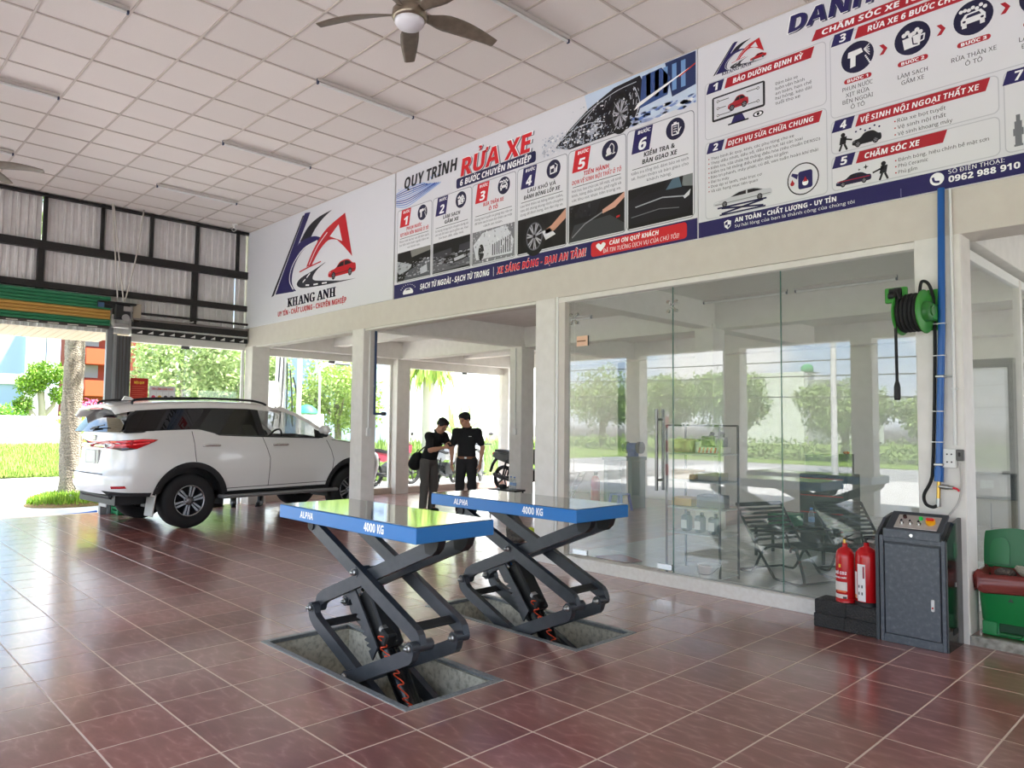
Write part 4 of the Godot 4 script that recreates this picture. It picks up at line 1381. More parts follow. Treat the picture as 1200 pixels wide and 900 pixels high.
func photo(b: MB, x0: float, x1: float, y0: float, yl: float, yr: float, k: int) -> void:
	var w := x1 - x0
	var dk := Color(0.07, 0.07, 0.08)
	var fr := V2([x0, y0, x1, y0, x1, yr, x0, yl])
	P(b, dk, fr, 3)
	var h := minf(yl, yr) - y0
	var r := Rect2(x0, y0, w, h)
	var f := func(l: Array) -> PackedVector2Array:
		var p := PackedVector2Array()
		for i in range(0, l.size(), 2):
			p.append(Vector2(x0 + l[i] * w, y0 + l[i + 1] * h))
		return p
	var lt := Color(0.78, 0.79, 0.82)
	if k == 0:
		P(b, Color(0.52, 0.52, 0.5), f.call([0.45, 0.75, 1, 0.85, 1, 1.0, 0.4, 1.0]), 4)
		P(b, Color(0.72, 0.74, 0.76), f.call([0.0, 0.72, 0.45, 0.5, 0.4, 0.36, 0.1, 0.25, 0.0, 0.35]), 4)
		P(b, Color(0.36, 0.37, 0.39), f.call([0.35, 0.3, 1, 0.62, 1, 0.0, 0.2, 0.0]), 4)
		S(b, dk, f.call([0.05, 0.05, 0.5, 0.45, 1.0, 0.78]), 0.02, 6)
		blobs(b, Rect2(x0, y0 + h * 0.1, w, h * 0.55), 90, lt, Color(0.5, 0.5, 0.52), 0.004, 0.022, 5, 1.0)
		P(b, lt, f.call([0.72, 0.1, 0.92, 0.14, 0.9, 0.4, 0.7, 0.3]), 6)
	elif k == 1:
		P(b, Color(0.25, 0.25, 0.27), f.call([0, 0.66, 1, 0.78, 1, 0.56, 0, 0.44]), 4)
		P(b, Color(0.4, 0.4, 0.42), f.call([0, 0.4, 0.5, 0.2, 1, 0.3, 1, 0.06, 0, 0.02]), 4)
		P(b, dk, f.call([0.5, 1.0, 0.75, 1, 0.7, 0.5, 0.52, 0.45]), 5)
		blobs(b, Rect2(x0, y0 + h * 0.08, w, h * 0.5), 80, lt, Color(0.3, 0.3, 0.32), 0.004, 0.02, 6, 2.0)
		P(b, lt, f.call([0.58, 0.36, 0.84, 0.42, 0.86, 0.32, 0.6, 0.26]), 7)
	elif k == 2:
		P(b, Color(0.5, 0.5, 0.52), f.call([0, 0, 1, 0, 1, 1, 0, 1]), 4)
		P(b, Color(0.86, 0.87, 0.89), f.call([0.1, 0.12, 0.02, 0.6, 0.25, 0.92, 0.8, 0.98, 0.98, 0.5, 0.95, 0.1]), 5)
		P(b, dk, disc(Vector2(x0 + w * 0.22, y0 + h * 0.33), w * 0.07, h * 0.25), 6)
		for j in 9:
			S(b, Color(0.15, 0.15, 0.17), f.call([0.5 + 0.05 * j, 0.5 + 0.02 * j, 0.5 + 0.05 * j, 0.16]), w * 0.022, 6)
		blobs(b, r, 170, Color(0.96, 0.96, 0.97), Color(0.6, 0.6, 0.63), 0.004, 0.02, 7)
	elif k == 3:
		P(b, Color(0.03, 0.03, 0.03), f.call([0, 0, 0.75, 0, 0.62, 1.0, 0, 0.9]), 4)
		wheel_art(b, Vector2(x0 + w * 0.36, y0 + h * 0.42), h * 0.56, 0.8, 5, 7)
		P(b, rgb(214, 160, 136), f.call([1.0, 0.98, 1.0, 0.72, 0.78, 0.46, 0.6, 0.4, 0.58, 0.52, 0.72, 0.62]), 10)
		P(b, Color(0.9, 0.9, 0.92), f.call([0.52, 0.5, 0.68, 0.56, 0.8, 0.34, 0.6, 0.24]), 10)
	elif k == 4:
		P(b, Color(0.22, 0.23, 0.25), f.call([0, 0.0, 0.1, 0.45, 0.75, 0.5, 1, 0.2, 1, 0]), 4)
		P(b, Color(0.12, 0.12, 0.14), f.call([0.2, 0.95, 0.6, 1, 0.5, 0.6, 0.1, 0.62]), 4)
		S(b, Color(0.55, 0.56, 0.58), f.call([0.06, 0.12, 0.3, 0.42, 0.62, 0.62, 0.9, 0.75]), 0.014, 6)
		P(b, rgb(220, 168, 146), f.call([1.0, 1.0, 1.0, 0.86, 0.84, 0.66, 0.62, 0.58, 0.62, 0.68, 0.8, 0.8]), 7)
		P(b, rgb(190, 30, 34), f.call([0.86, 0.42, 0.92, 0.44, 0.92, 0.39, 0.86, 0.37]), 7)
		blobs(b, Rect2(x0, y0 + h * 0.6, w * 0.4, h * 0.35), 20, Color(0.3, 0.3, 0.32), dk, 0.01, 0.04, 5)
	else:
		P(b, Color(0.1, 0.1, 0.12), f.call([0, 0.1, 0, 0.7, 0.4, 0.98, 0.78, 1.0, 0.92, 0.6, 1, 0.4, 0.92, 0.1]), 4)
		P(b, Color(0.34, 0.44, 0.5), f.call([0.6, 0.76, 0.7, 0.98, 0.8, 1.0, 0.84, 0.74]), 5)
		S(b, Color(0.66, 0.68, 0.7), f.call([0.12, 0.52, 0.55, 0.6, 0.9, 0.5]), 0.012, 5)
		S(b, Color(0.45, 0.46, 0.48), f.call([0.05, 0.28, 0.5, 0.34, 0.8, 0.26]), 0.009, 5)
		P(b, Color(0.85, 0.86, 0.88), f.call([0.86, 0.5, 0.97, 0.64, 0.95, 0.5, 0.88, 0.44]), 6)
		P(b, Color(0.5, 0.52, 0.52), f.call([0.84, 0.76, 1, 0.7, 1, 1, 0.86, 1]), 4)
		P(b, dk, f.call([0.4, 0.98, 0.2, 0.76, 0.56, 0.8, 0.64, 0.98]), 5)

func sign_board(called: String, label: String, x0: float, x1: float, y0: float, y1: float, m: Material) -> Node3D:
	var t := thing(called, label, "sign", Vector3.ZERO)
	put("board", mb().box(Vector3((x0 + x1) / 2, (y0 + y1) / 2, W + 0.015), Vector3(x1 - x0, y1 - y0, 0.02), 0.003), m, t)
	return t

func signs() -> void:
	var face := mat(rgb(226, 226, 230), 0.42)
	var t := sign_board("logo_sign", "white wall panel with a large navy and red logo over a winding road", -13.2, -8.49, 3.235, 5.03, face)
	var b := mb()
	logo(b, 0, 0, 1, NAVY)
	put("logo", b, M.print, t)
	b = mb()
	for dx in [-0.008, 0.0, 0.008]:
		T(b, NAVY.darkened(0.35), "KHANG ANH", -11.59 + dx, 3.46, -10.03 + dx, 0.15, 3, 0.0, true, true)
	T(b, CRIM, "UY TÍN - CHẤT LƯỢNG - CHUYÊN NGHIỆP", -11.93, 3.33, -9.71, 0.085, 3)
	put("lettering", b, M.print, t)
	# six step banner
	t = sign_board("banner", "white car wash banner with six numbered photo panels and a navy bottom strip", -8.46, -3.625, 3.225, 5.03, face)
	b = mb()
	P(b, NAVY, V2([-8.455, 3.23, -3.63, 3.23, -3.63, 3.425, -8.455, 3.425]), 1)
	T(b, INK, "QUY TRÌNH", -8.27, 4.74, -7.14, 0.16, 4, 0.16)
	T(b, Color.WHITE, "RỬA XE", -7.05, 4.625, -5.80, 0.24, 4, 0.16)
	T(b, rgb(120, 124, 132), "RỬA XE", -7.03, 4.615, -5.78, 0.24, 3, 0.16)
	T(b, rgb(222, 30, 40), "RỬA XE", -7.05, 4.63, -5.82, 0.225, 5, 0.16)
	P(b, NAVY.darkened(0.2), rrect(-7.13, 4.49, -5.72, 4.62, 0.03), 2)
	T(b, Color.WHITE, "6 BƯỚC CHUYÊN NGHIỆP", -7.06, 4.515, -5.80, 0.075, 5, 0.15)
	# water splash
	for k in 9:
		var y := 4.54 + 0.022 * k
		S(b, rgb(150, 180, 226).lerp(rgb(30, 70, 160), (k % 4) / 3.0), curve2([Vector2(-8.45, y), Vector2(-8.2, y - 0.05 + 0.01 * k), Vector2(-7.85, y + 0.02), Vector2(-7.45 - 0.04 * k, 4.66 + 0.006 * k)]), 0.014, 2 + k % 3)
	blobs(b, Rect2(-8.4, 4.66, 1.1, 0.14), 26, rgb(120, 160, 220), rgb(210, 224, 244), 0.006, 0.02, 2)
	# top photograph of a foamed black car
	P(b, rgb(206, 222, 240), V2([-5.0, 5.025, -3.635, 5.025, -3.635, 4.53, -4.4, 4.5, -4.9, 4.6]), 1)
	P(b, Color(0.06, 0.07, 0.1), V2([-5.42, 4.56, -5.2, 4.72, -4.95, 4.86, -4.6, 4.98, -4.28, 5.0, -4.2, 4.86, -4.3, 4.6, -4.42, 4.5, -5.2, 4.49]), 2)
	P(b, rgb(36, 50, 96), V2([-3.98, 5.02, -3.64, 5.02, -3.64, 4.7, -3.9, 4.66]), 2)
	for k in 5:
		P(b, rgb(120, 160, 210), rect(-4.2 + 0.1 * k, 4.72, -4.15 + 0.1 * k, 4.98), 3)
	P(b, rgb(58, 84, 140), V2([-4.25, 4.98, -4.02, 4.99, -3.92, 4.86, -3.95, 4.70, -4.28, 4.66]), 3)
	for l in [[-5.2, 4.70, -4.95, 4.83, -4.6, 4.93, -4.32, 4.95], [-5.32, 4.62, -5.1, 4.70, -4.9, 4.70, -4.72, 4.66], [-5.0, 4.76, -4.84, 4.86], [-4.34, 4.9, -4.28, 4.72, -4.34, 4.58]]:
		var pts := []
		for i in range(0, l.size(), 2):
			pts.append(Vector2(l[i], l[i + 1]))
		S(b, Color(0.82, 0.84, 0.88), curve2(pts), 0.008, 4)
	for k in 6:
		S(b, Color(0.5, 0.52, 0.56), V2([-5.3 + 0.05 * k, 4.52, -5.26 + 0.055 * k, 4.62]), 0.006, 4)
	P(b, Color(0.7, 0.72, 0.76), V2([-4.98, 4.60, -4.86, 4.66, -4.80, 4.62, -4.9, 4.56]), 4)
	wheel_art(b, Vector2(-4.52, 4.68), 0.21, 0.66, 4, 7)
	P(b, Color.WHITE, V2([-3.64, 4.90, -3.75, 4.86, -4.35, 4.66, -4.3, 4.72]), 8)
	S(b, rgb(220, 60, 30), V2([-3.64, 4.9, -3.82, 4.83]), 0.012, 9)
	for k in 60:
		var c := Vector2(rng.randf_range(-5.4, -4.3), rng.randf_range(4.52, 4.92))
		var d := Vector2(rng.randf_range(-0.03, 0.03), rng.randf_range(-0.06, -0.02))
		if c.y < 4.55 + (c.x + 5.5) * 0.42:
			S(b, Color(0.9, 0.91, 0.94), PackedVector2Array([c, c + d]), rng.randf_range(0.003, 0.008), 8)
	blobs(b, Rect2(-5.62, 4.5, 0.9, 0.22), 260, Color.WHITE, Color(0.55, 0.6, 0.68), 0.004, 0.018, 7, 0.4)
	blobs(b, Rect2(-5.2, 4.5, 0.9, 0.42), 110, Color.WHITE, Color(0.5, 0.55, 0.62), 0.003, 0.012, 7, 0.4)
	blobs(b, Rect2(-4.4, 4.5, 0.76, 0.12), 60, Color.WHITE, rgb(90, 120, 190), 0.006, 0.03, 5, 1.5)
	var px := [-8.40, -7.60, -6.81, -6.01, -5.22, -4.43]
	var heads := [["PHUN NƯỚC", "XỊT RỬA BÊN NGOÀI Ô TÔ"], ["LÀM SẠCH", "GẦM XE"], ["RỬA THÂN XE", "Ô TÔ"], ["LAU KHÔ VÀ", "ĐÁNH BÓNG LỐP XE"], ["TIẾN HÀNH", "DỌN VỆ SINH NỘI THẤT Ô TÔ"], ["KIỂM TRA &", "BÀN GIAO XE"]]
	var hw := [[0.34, 0.64], [0.34, 0.28], [0.36, 0.16], [0.44, 0.56], [0.34, 0.66], [0.36, 0.40]]
	var body := [["Phun nước áp lực cao để làm sạch", "bụi bẩn bám bên ngoài thân xe", "và kính xe."], ["Sử dụng dung dịch chuyên dụng và", "vòi xịt để làm sạch gầm xe, loại", "bỏ bùn đất, dầu mỡ."], ["Dùng bọt tuyết và găng tay rửa xe", "để làm sạch toàn bộ thân xe một", "cách an toàn."], ["Lau khô thân xe bằng khăn mềm,", "sau đó dùng dung dịch chuyên", "dụng để đánh bóng, làm đen lốp xe."], ["Hút bụi, lau chùi các bề mặt, vệ sinh", "kính, bảng điều khiển, ghế ngồi và", "các khu vực khác bên trong xe."], ["Kiểm tra tổng thể, đảm bảo xe sạch", "sẽ, hoàn thiện và bàn giao cho", "khách hàng."]]
	for k in 6:
		var x0: float = px[k]
		var x1 := x0 + 0.765
		var c := rgb(214, 36, 44) if k % 2 == 0 else NAVY
		P(b, rgb(150, 152, 158), rrect(x0 - 0.008, 3.442, x1 + 0.008, 4.465, 0.045), 1)
		P(b, rgb(232, 232, 235), rrect(x0, 3.45, x1, 4.457, 0.04), 2)
		badge(b, x0 + 0.05, 4.215, x0 + 0.31, 4.455, str(k + 1), c)
		icon(b, Vector2(x0 + 0.565, 4.335), 0.105, k)
		var mx := x0 + 0.38
		var hc := rgb(200, 36, 44) if k % 2 == 0 else INK
		T(b, hc, heads[k][0], mx - hw[k][0] / 2, 4.155, mx + hw[k][0] / 2, 0.045, 4, 0.12)
		T(b, hc, heads[k][1], mx - hw[k][1] / 2, 4.085, mx + hw[k][1] / 2, 0.045, 4, 0.12)
		S(b, INK, V2([x0 + 0.06, 4.055, x1 - 0.06, 4.055]), 0.006, 4)
		for j in 3:
			var ww: float = 0.66 if body[k][j].length() > 24 else 0.026 * body[k][j].length()
			T(b, GREYTXT, body[k][j], mx - ww / 2, 4.0 - 0.05 * j, mx + ww / 2, 0.028, 4, 0.0, false)
		photo(b, x0 + 0.01, x1 - 0.01, 3.46, 3.86, 3.86, k)
	T(b, Color.WHITE, "SẠCH TỪ NGOÀI - SẠCH TỪ TRONG", -7.86, 3.29, -6.49, 0.075, 4, 0.15)
	S(b, Color.WHITE, V2([-6.41, 3.27, -6.41, 3.38]), 0.006, 4)
	T(b, Color.WHITE, "XE SÁNG BÓNG - BẠN AN TÂM!", -6.355, 3.28, -4.975, 0.09, 4, 0.15)
	T(b, rgb(232, 50, 60), "XE SÁNG BÓNG - BẠN AN TÂM!", -6.35, 3.284, -4.98, 0.082, 5, 0.15)
	P(b, rgb(216, 36, 46), rrect(-4.9, 3.255, -3.74, 3.41, 0.035), 3)
	T(b, Color.WHITE, "CẢM ƠN QUÝ KHÁCH", -4.66, 3.345, -4.06, 0.045, 5, 0.15)
	T(b, Color.WHITE, "ĐÃ TIN TƯỞNG DỊCH VỤ CỦA CHÚ TÔI!", -4.74, 3.275, -3.83, 0.042, 5, 0.15, false)
	S(b, Color.WHITE, curve2([Vector2(-4.77, 3.30), Vector2(-4.83, 3.36), Vector2(-4.80, 3.385), Vector2(-4.77, 3.365), Vector2(-4.74, 3.385), Vector2(-4.71, 3.36), Vector2(-4.77, 3.30)]), 0.007, 5)
	P(b, Color.WHITE, V2([-8.25, 3.29, -8.23, 3.32, -8.18, 3.345, -8.08, 3.345, -8.03, 3.32, -8.01, 3.29, -8.02, 3.265, -8.24, 3.265]), 4)
	P(b, NAVY, V2([-8.19, 3.318, -8.165, 3.338, -8.095, 3.338, -8.07, 3.318]), 5)
	for k in 9:
		P(b, Color.WHITE, disc(Vector2(-8.13, 3.31) + Vector2(cos(0.4 + k * 0.3), sin(0.4 + k * 0.3)) * Vector2(0.17, 0.085), 0.007, 0.007, 8), 4)
	put("print", b, M.print, t)
	# price and service board
	t = sign_board("banner", "white service list board with numbered red bars and a phone number strip", -3.62, 1.25, 3.225, 5.03, face)
	b = mb()
	P(b, NAVY, V2([-3.615, 3.23, 1.24, 3.23, 1.24, 3.372, -3.615, 3.372]), 1)
	S(b, rgb(120, 120, 160), V2([-1.88, 3.235, -1.88, 3.30]), 0.006, 3)
	for c in [[-3.545, 4.125, -2.425, 4.66], [-3.545, 3.385, -2.425, 4.10], [-2.395, 3.985, -0.2, 4.66], [-2.395, 3.69, -1.235, 3.965], [-2.395, 3.39, -1.235, 3.67], [-1.21, 3.39, -0.2, 3.965]]:
		P(b, rgb(200, 201, 206), rrect(c[0], c[1], c[2], c[3], 0.04), 1)
		P(b, rgb(228, 228, 231), rrect(c[0] + 0.007, c[1] + 0.007, c[2] - 0.007, c[3] - 0.007, 0.035), 2)
	logo(b, -3.46 + 12.2 * 0.19, 4.005 + 0.0, 0.19, NAVY)
	T(b, NAVY.darkened(0.3), "KHANG ANH", -3.37, 4.685, -3.08, 0.03, 3, 0, true, true)
	T(b, Color.WHITE, "DANH MỤC", -2.755, 4.83, -1.42, 0.155, 3, 0.2)
	T(b, rgb(60, 62, 90), "DANH MỤC", -2.735, 4.822, -1.40, 0.15, 2, 0.2)
	T(b, NAVY, "DANH MỤC", -2.745, 4.836, -1.43, 0.142, 4, 0.2)
	var dr := rgb(176, 30, 46)
	P(b, dr, skew(-2.545, 4.69, -0.4, 4.775, 0.04), 2)
	T(b, Color.WHITE, "CHĂM SÓC XE TOÀN DIỆN", -2.46, 4.713, -1.35, 0.045, 4, 0.15)
	var sec := [[-3.53, 4.555, -2.52, "1", "BẢO DƯỠNG ĐỊNH KỲ", -3.26, -2.62], [-3.53, 3.995, -2.46, "2", "DỊCH VỤ SỬA CHỮA CHUNG", -3.31, -2.54], [-2.385, 4.58, -1.0, "3", "RỬA XE 6 BƯỚC CHUYÊN NGHIỆP", -2.1, -1.08], [-2.39, 3.87, -1.285, "4", "VỆ SINH NỘI NGOẠI THẤT XE", -2.17, -1.36], [-2.39, 3.575, -1.56, "5", "CHĂM SÓC XE", -2.14, -1.75], [-1.215, 3.87, -0.2, "7", "THAY THẾ PHỤ TÙNG", -0.96, -0.3]]
	for s in sec:
		P(b, NAVY, skew(s[0], s[1], s[0] + 0.185, s[1] + 0.095, 0.03), 4)
		T(b, Color.WHITE, s[3], s[0] + 0.065, s[1] + 0.015, s[0] + 0.115, 0.065, 6, 0.15)
		P(b, dr, skew(s[0] + 0.185, s[1], s[2], s[1] + 0.09, 0.03), 4)
		T(b, Color.WHITE, s[4], s[5], s[1] + 0.022, s[6], 0.044, 6, 0.15)
	# 1: monitor with a car on it
	P(b, INK, rrect(-3.47, 4.275, -2.955, 4.505, 0.02), 3)
	P(b, rgb(222, 223, 228), rect(-3.45, 4.295, -2.975, 4.49), 4)
	P(b, NAVY, V2([-3.25, 4.275, -3.17, 4.275, -3.14, 4.215, -3.28, 4.215]), 3)
	S(b, INK, V2([-3.31, 4.21, -3.11, 4.21]), 0.014, 3)
	car_art(b, -3.31, 4.33, -3.11, 4.45, dr, 5)
	for d in [[-3.41, 4.455, -3.3, 4.455], [-3.41, 4.39, -3.33, 4.39], [-3.41, 4.325, -3.28, 4.325], [-3.02, 4.455, -3.13, 4.455], [-3.02, 4.34, -3.12, 4.34]]:
		S(b, INK, V2(d), 0.006, 5)
		P(b, INK, disc(Vector2(d[0], d[1]), 0.013, 0.013, 12), 5)
		P(b, Color.WHITE, disc(Vector2(d[0], d[1]), 0.007, 0.007, 12), 6)
	P(b, INK, disc(Vector2(-3.02, 4.225), 0.05, 0.026, 16), 4)
	P(b, Color.WHITE, disc(Vector2(-3.02, 4.225), 0.036, 0.017, 16), 5)
	P(b, INK, disc(Vector2(-3.02, 4.225), 0.014, 0.014, 12), 6)
	var l1 := ["Đảm bảo xe", "luôn vận hành", "an toàn, hạn chế", "hư hỏng, kéo dài", "tuổi thọ xe"]
	for k in 5:
		T(b, INK, l1[k], -2.86, 4.425 - 0.043 * k, -2.86 + 0.0195 * l1[k].length(), 0.026, 4, 0.0, false)
	var l2 := ["Thay bình ắc quy, kính, các phụ tùng cho xe", "Thay dầu nhớt, dầu số, dầu trợ lực lái các loại", "Kiểm tra, sửa chữa hệ thống điều hòa (tiêu chuẩn DENSO)", "Kiểm tra hệ thống điều khiển điện tử gầm", "Bảo trì phanh, máy phát, củ đề, van tuần hoàn khí thải", "Đại tu máy", "Doa ép xi lanh, mài trục cơ", "Và các hạng mục liên quan"]
	for k in 8:
		T(b, INK, l2[k], -3.485, 3.93 - 0.043 * k, -3.485 + 0.0182 * l2[k].length(), 0.024, 4, 0.0, false)
		P(b, dr, disc(Vector2(-3.505, 3.942 - 0.043 * k), 0.006, 0.006, 8), 4)
	for s in [1, -1]:
		S(b, NAVY.darkened(0.2), V2([-3.38, 3.41 if s > 0 else 3.46, -2.98, 3.46 if s > 0 else 3.41]), 0.016, 3)
	S(b, NAVY.darkened(0.2), V2([-3.42, 3.466, -2.95, 3.466]), 0.016, 3)
	S(b, NAVY.darkened(0.2), V2([-3.40, 3.40, -2.96, 3.40]), 0.014, 3)
	car_art(b, -3.46, 3.468, -2.90, 3.585, rgb(206, 208, 212), 5)
	P(b, INK, disc(Vector2(-2.63, 3.555), 0.135, 0.135), 3)
	P(b, rgb(228, 228, 231), disc(Vector2(-2.63, 3.555), 0.125, 0.125), 4)
	P(b, NAVY, rrect(-2.67, 3.47, -2.55, 3.62, 0.02), 5)
	P(b, NAVY, V2([-2.67, 3.6, -2.72, 3.62, -2.73, 3.6, -2.68, 3.56]), 5)
	for d in [[-2.61, 3.52, 0.026], [-2.72, 3.53, 0.018]]:
		P(b, dr if d[2] < 0.02 else Color.WHITE, disc(Vector2(d[0], d[1]), d[2], d[2], 14), 6)
		P(b, dr, V2([d[0] - d[2] * 0.8, d[1] + d[2] * 0.3, d[0] + d[2] * 0.8, d[1] + d[2] * 0.3, d[0], d[1] + d[2] * 2.0]), 7)
	P(b, Color.WHITE, V2([-3.355, 3.33, -3.32, 3.345, -3.285, 3.33, -3.29, 3.285, -3.32, 3.26, -3.35, 3.285]), 3)
	P(b, NAVY, V2([-3.345, 3.322, -3.32, 3.333, -3.32, 3.3, -3.348, 3.3]), 4)
	P(b, NAVY, V2([-3.32, 3.3, -3.293, 3.3, -3.297, 3.288, -3.32, 3.27]), 4)
	T(b, Color.WHITE, "AN TOÀN - CHẤT LƯỢNG - UY TÍN", -3.25, 3.308, -2.36, 0.04, 4)
	T(b, Color.WHITE, "Sự hài lòng của bạn là thành công của chúng tôi", -3.25, 3.262, -2.22, 0.026, 4, 0, false)
	# 3: steps
	var tx := [["BƯỚC 1", ["PHUN NƯỚC", "XỊT RỬA", "BÊN NGOÀI", "Ô TÔ"]], ["BƯỚC 2", ["LÀM SẠCH", "GẦM XE"]], ["BƯỚC 3", ["RỬA THÂN XE", "Ô TÔ"]], ["BƯỚC 4", ["LAU KHÔ VÀ", "ĐÁNH BÓNG"]]]
	for k in 4:
		var cx := -2.18 + 0.4 * k
		icon(b, Vector2(cx, 4.43), 0.125, k)
		P(b, dr, rrect(cx - 0.105, 4.235, cx + 0.105, 4.275, 0.02), 4)
		T(b, Color.WHITE, tx[k][0], cx - 0.08, 4.243, cx + 0.08, 0.024, 6)
		for j in tx[k][1].size():
			var s: String = tx[k][1][j]
			T(b, INK, s, cx - 0.0125 * s.length() - 0.006, (4.18 if k == 0 else 4.145) - 0.052 * j, cx + 0.0125 * s.length(), 0.032, 4, 0.0, false)
		if k < 3:
			P(b, dr, V2([cx + 0.165, 4.38, cx + 0.195, 4.38, cx + 0.225, 4.42, cx + 0.195, 4.46, cx + 0.165, 4.46, cx + 0.195, 4.42]), 4)
	var l4 := ["Rửa xe bọt tuyết", "Vệ sinh nội thất", "Vệ sinh khoang máy"]
	var l5 := ["Đánh bóng, hiệu chỉnh bề mặt sơn", "Phủ Ceramic", "Phủ gầm"]
	for k in 3:
		T(b, INK, l4[k], -1.895, 3.815 - 0.052 * k, -1.895 + 0.0205 * l4[k].length(), 0.028, 4, 0, false)
		T(b, INK, l5[k], -1.895, 3.512 - 0.047 * k, -1.895 + 0.0185 * l5[k].length(), 0.026, 4, 0, false)
		P(b, dr, disc(Vector2(-1.912, 3.827 - 0.052 * k), 0.006, 0.006, 8), 4)
		P(b, dr, disc(Vector2(-1.912, 3.523 - 0.047 * k), 0.006, 0.006, 8), 4)
	# little washers
	for k in 2:
		var px2 := [-2.30, -2.0][k] as float
		var py := [3.705, 3.40][k] as float
		P(b, INK, disc(Vector2(px2, py + 0.125), 0.018, 0.018, 12), 4)
		P(b, INK, V2([px2 - 0.03, py + 0.05, px2 - 0.02, py + 0.11, px2 + 0.03, py + 0.11, px2 + 0.02, py + 0.05]), 4)
		S(b, INK, V2([px2 - 0.01, py + 0.05, px2 - 0.03, py]), 0.016, 4)
		S(b, INK, V2([px2 + 0.01, py + 0.05, px2 + 0.03, py]), 0.016, 4)
		S(b, INK, V2([px2, py + 0.095, px2 + (0.07 if k == 0 else -0.08), py + 0.07]), 0.013, 4)
	car_art(b, -2.23, 3.705, -2.01, 3.81, INK, 4)
	for k in 6:
		P(b, NAVY, disc(Vector2(-2.2 + 0.035 * k, 3.83 + 0.012 * sin(k * 2.0)), 0.008, 0.008, 8), 4)
	car_art(b, -2.36, 3.41, -2.09, 3.50, NAVY.darkened(0.3), 4)
	S(b, dr, V2([-2.35, 3.455, -2.1, 3.455]), 0.006, 9)
	for d in [[-2.13, 3.53, 0.022], [-2.18, 3.52, 0.012]]:
		P(b, INK, V2([d[0], d[1] + d[2], d[0] + d[2] * 0.25, d[1] + d[2] * 0.25, d[0] + d[2], d[1], d[0] + d[2] * 0.25, d[1] - d[2] * 0.25, d[0], d[1] - d[2], d[0] - d[2] * 0.25, d[1] - d[2] * 0.25, d[0] - d[2], d[1], d[0] - d[2] * 0.25, d[1] + d[2] * 0.25]), 4)
	# phone strip and spark plug
	P(b, Color.WHITE, disc(Vector2(-1.635, 3.315), 0.047, 0.047), 3)
	S(b, NAVY, curve2([Vector2(-1.662, 3.332), Vector2(-1.652, 3.30), Vector2(-1.618, 3.292)]), 0.016, 4)
	T(b, Color.WHITE, "SỐ ĐIỆN THOẠI:", -1.56, 3.335, -1.215, 0.03, 4, 0, false)
	T(b, Color.WHITE, "0962 988 910", -1.56, 3.272, -1.125, 0.046, 4)
	for d in [[0.012, 3.60, 3.645], [0.022, 3.55, 3.60], [0.03, 3.5, 3.55], [0.02, 3.44, 3.5], [0.026, 3.425, 3.44]]:
		P(b, rgb(120, 122, 128), rect(-1.13 - d[0], d[1], -1.13 + d[0], d[2]), 4)
	put("print", b, M.print, t)

func sheared_text(parent: Node, s: String, x0: float, y0: float, x1: float, ch: float, z: float, sl: float, c: Color, called := "lettering") -> void:
	var b := mb()
	b.col(c)
	print_text(b, s, x0, y0, x1, ch, z, sl)
	put(called, b, M.print, parent)

func bolt(parent: Node, p: Vector3, r := 0.021, l := 0.03) -> void:
	var b := mb().at(p, Basis(Vector3.RIGHT, PI / 2))
	b.lathe([Vector2(0, l), Vector2(r * 0.55, l), Vector2(r * 0.6, l * 0.55), Vector2(r * 0.62, l * 0.5), Vector2(r, l * 0.45), Vector2(r, 0), Vector2(0, 0)], 10)
	put("bolt", b, M.zinc, parent)

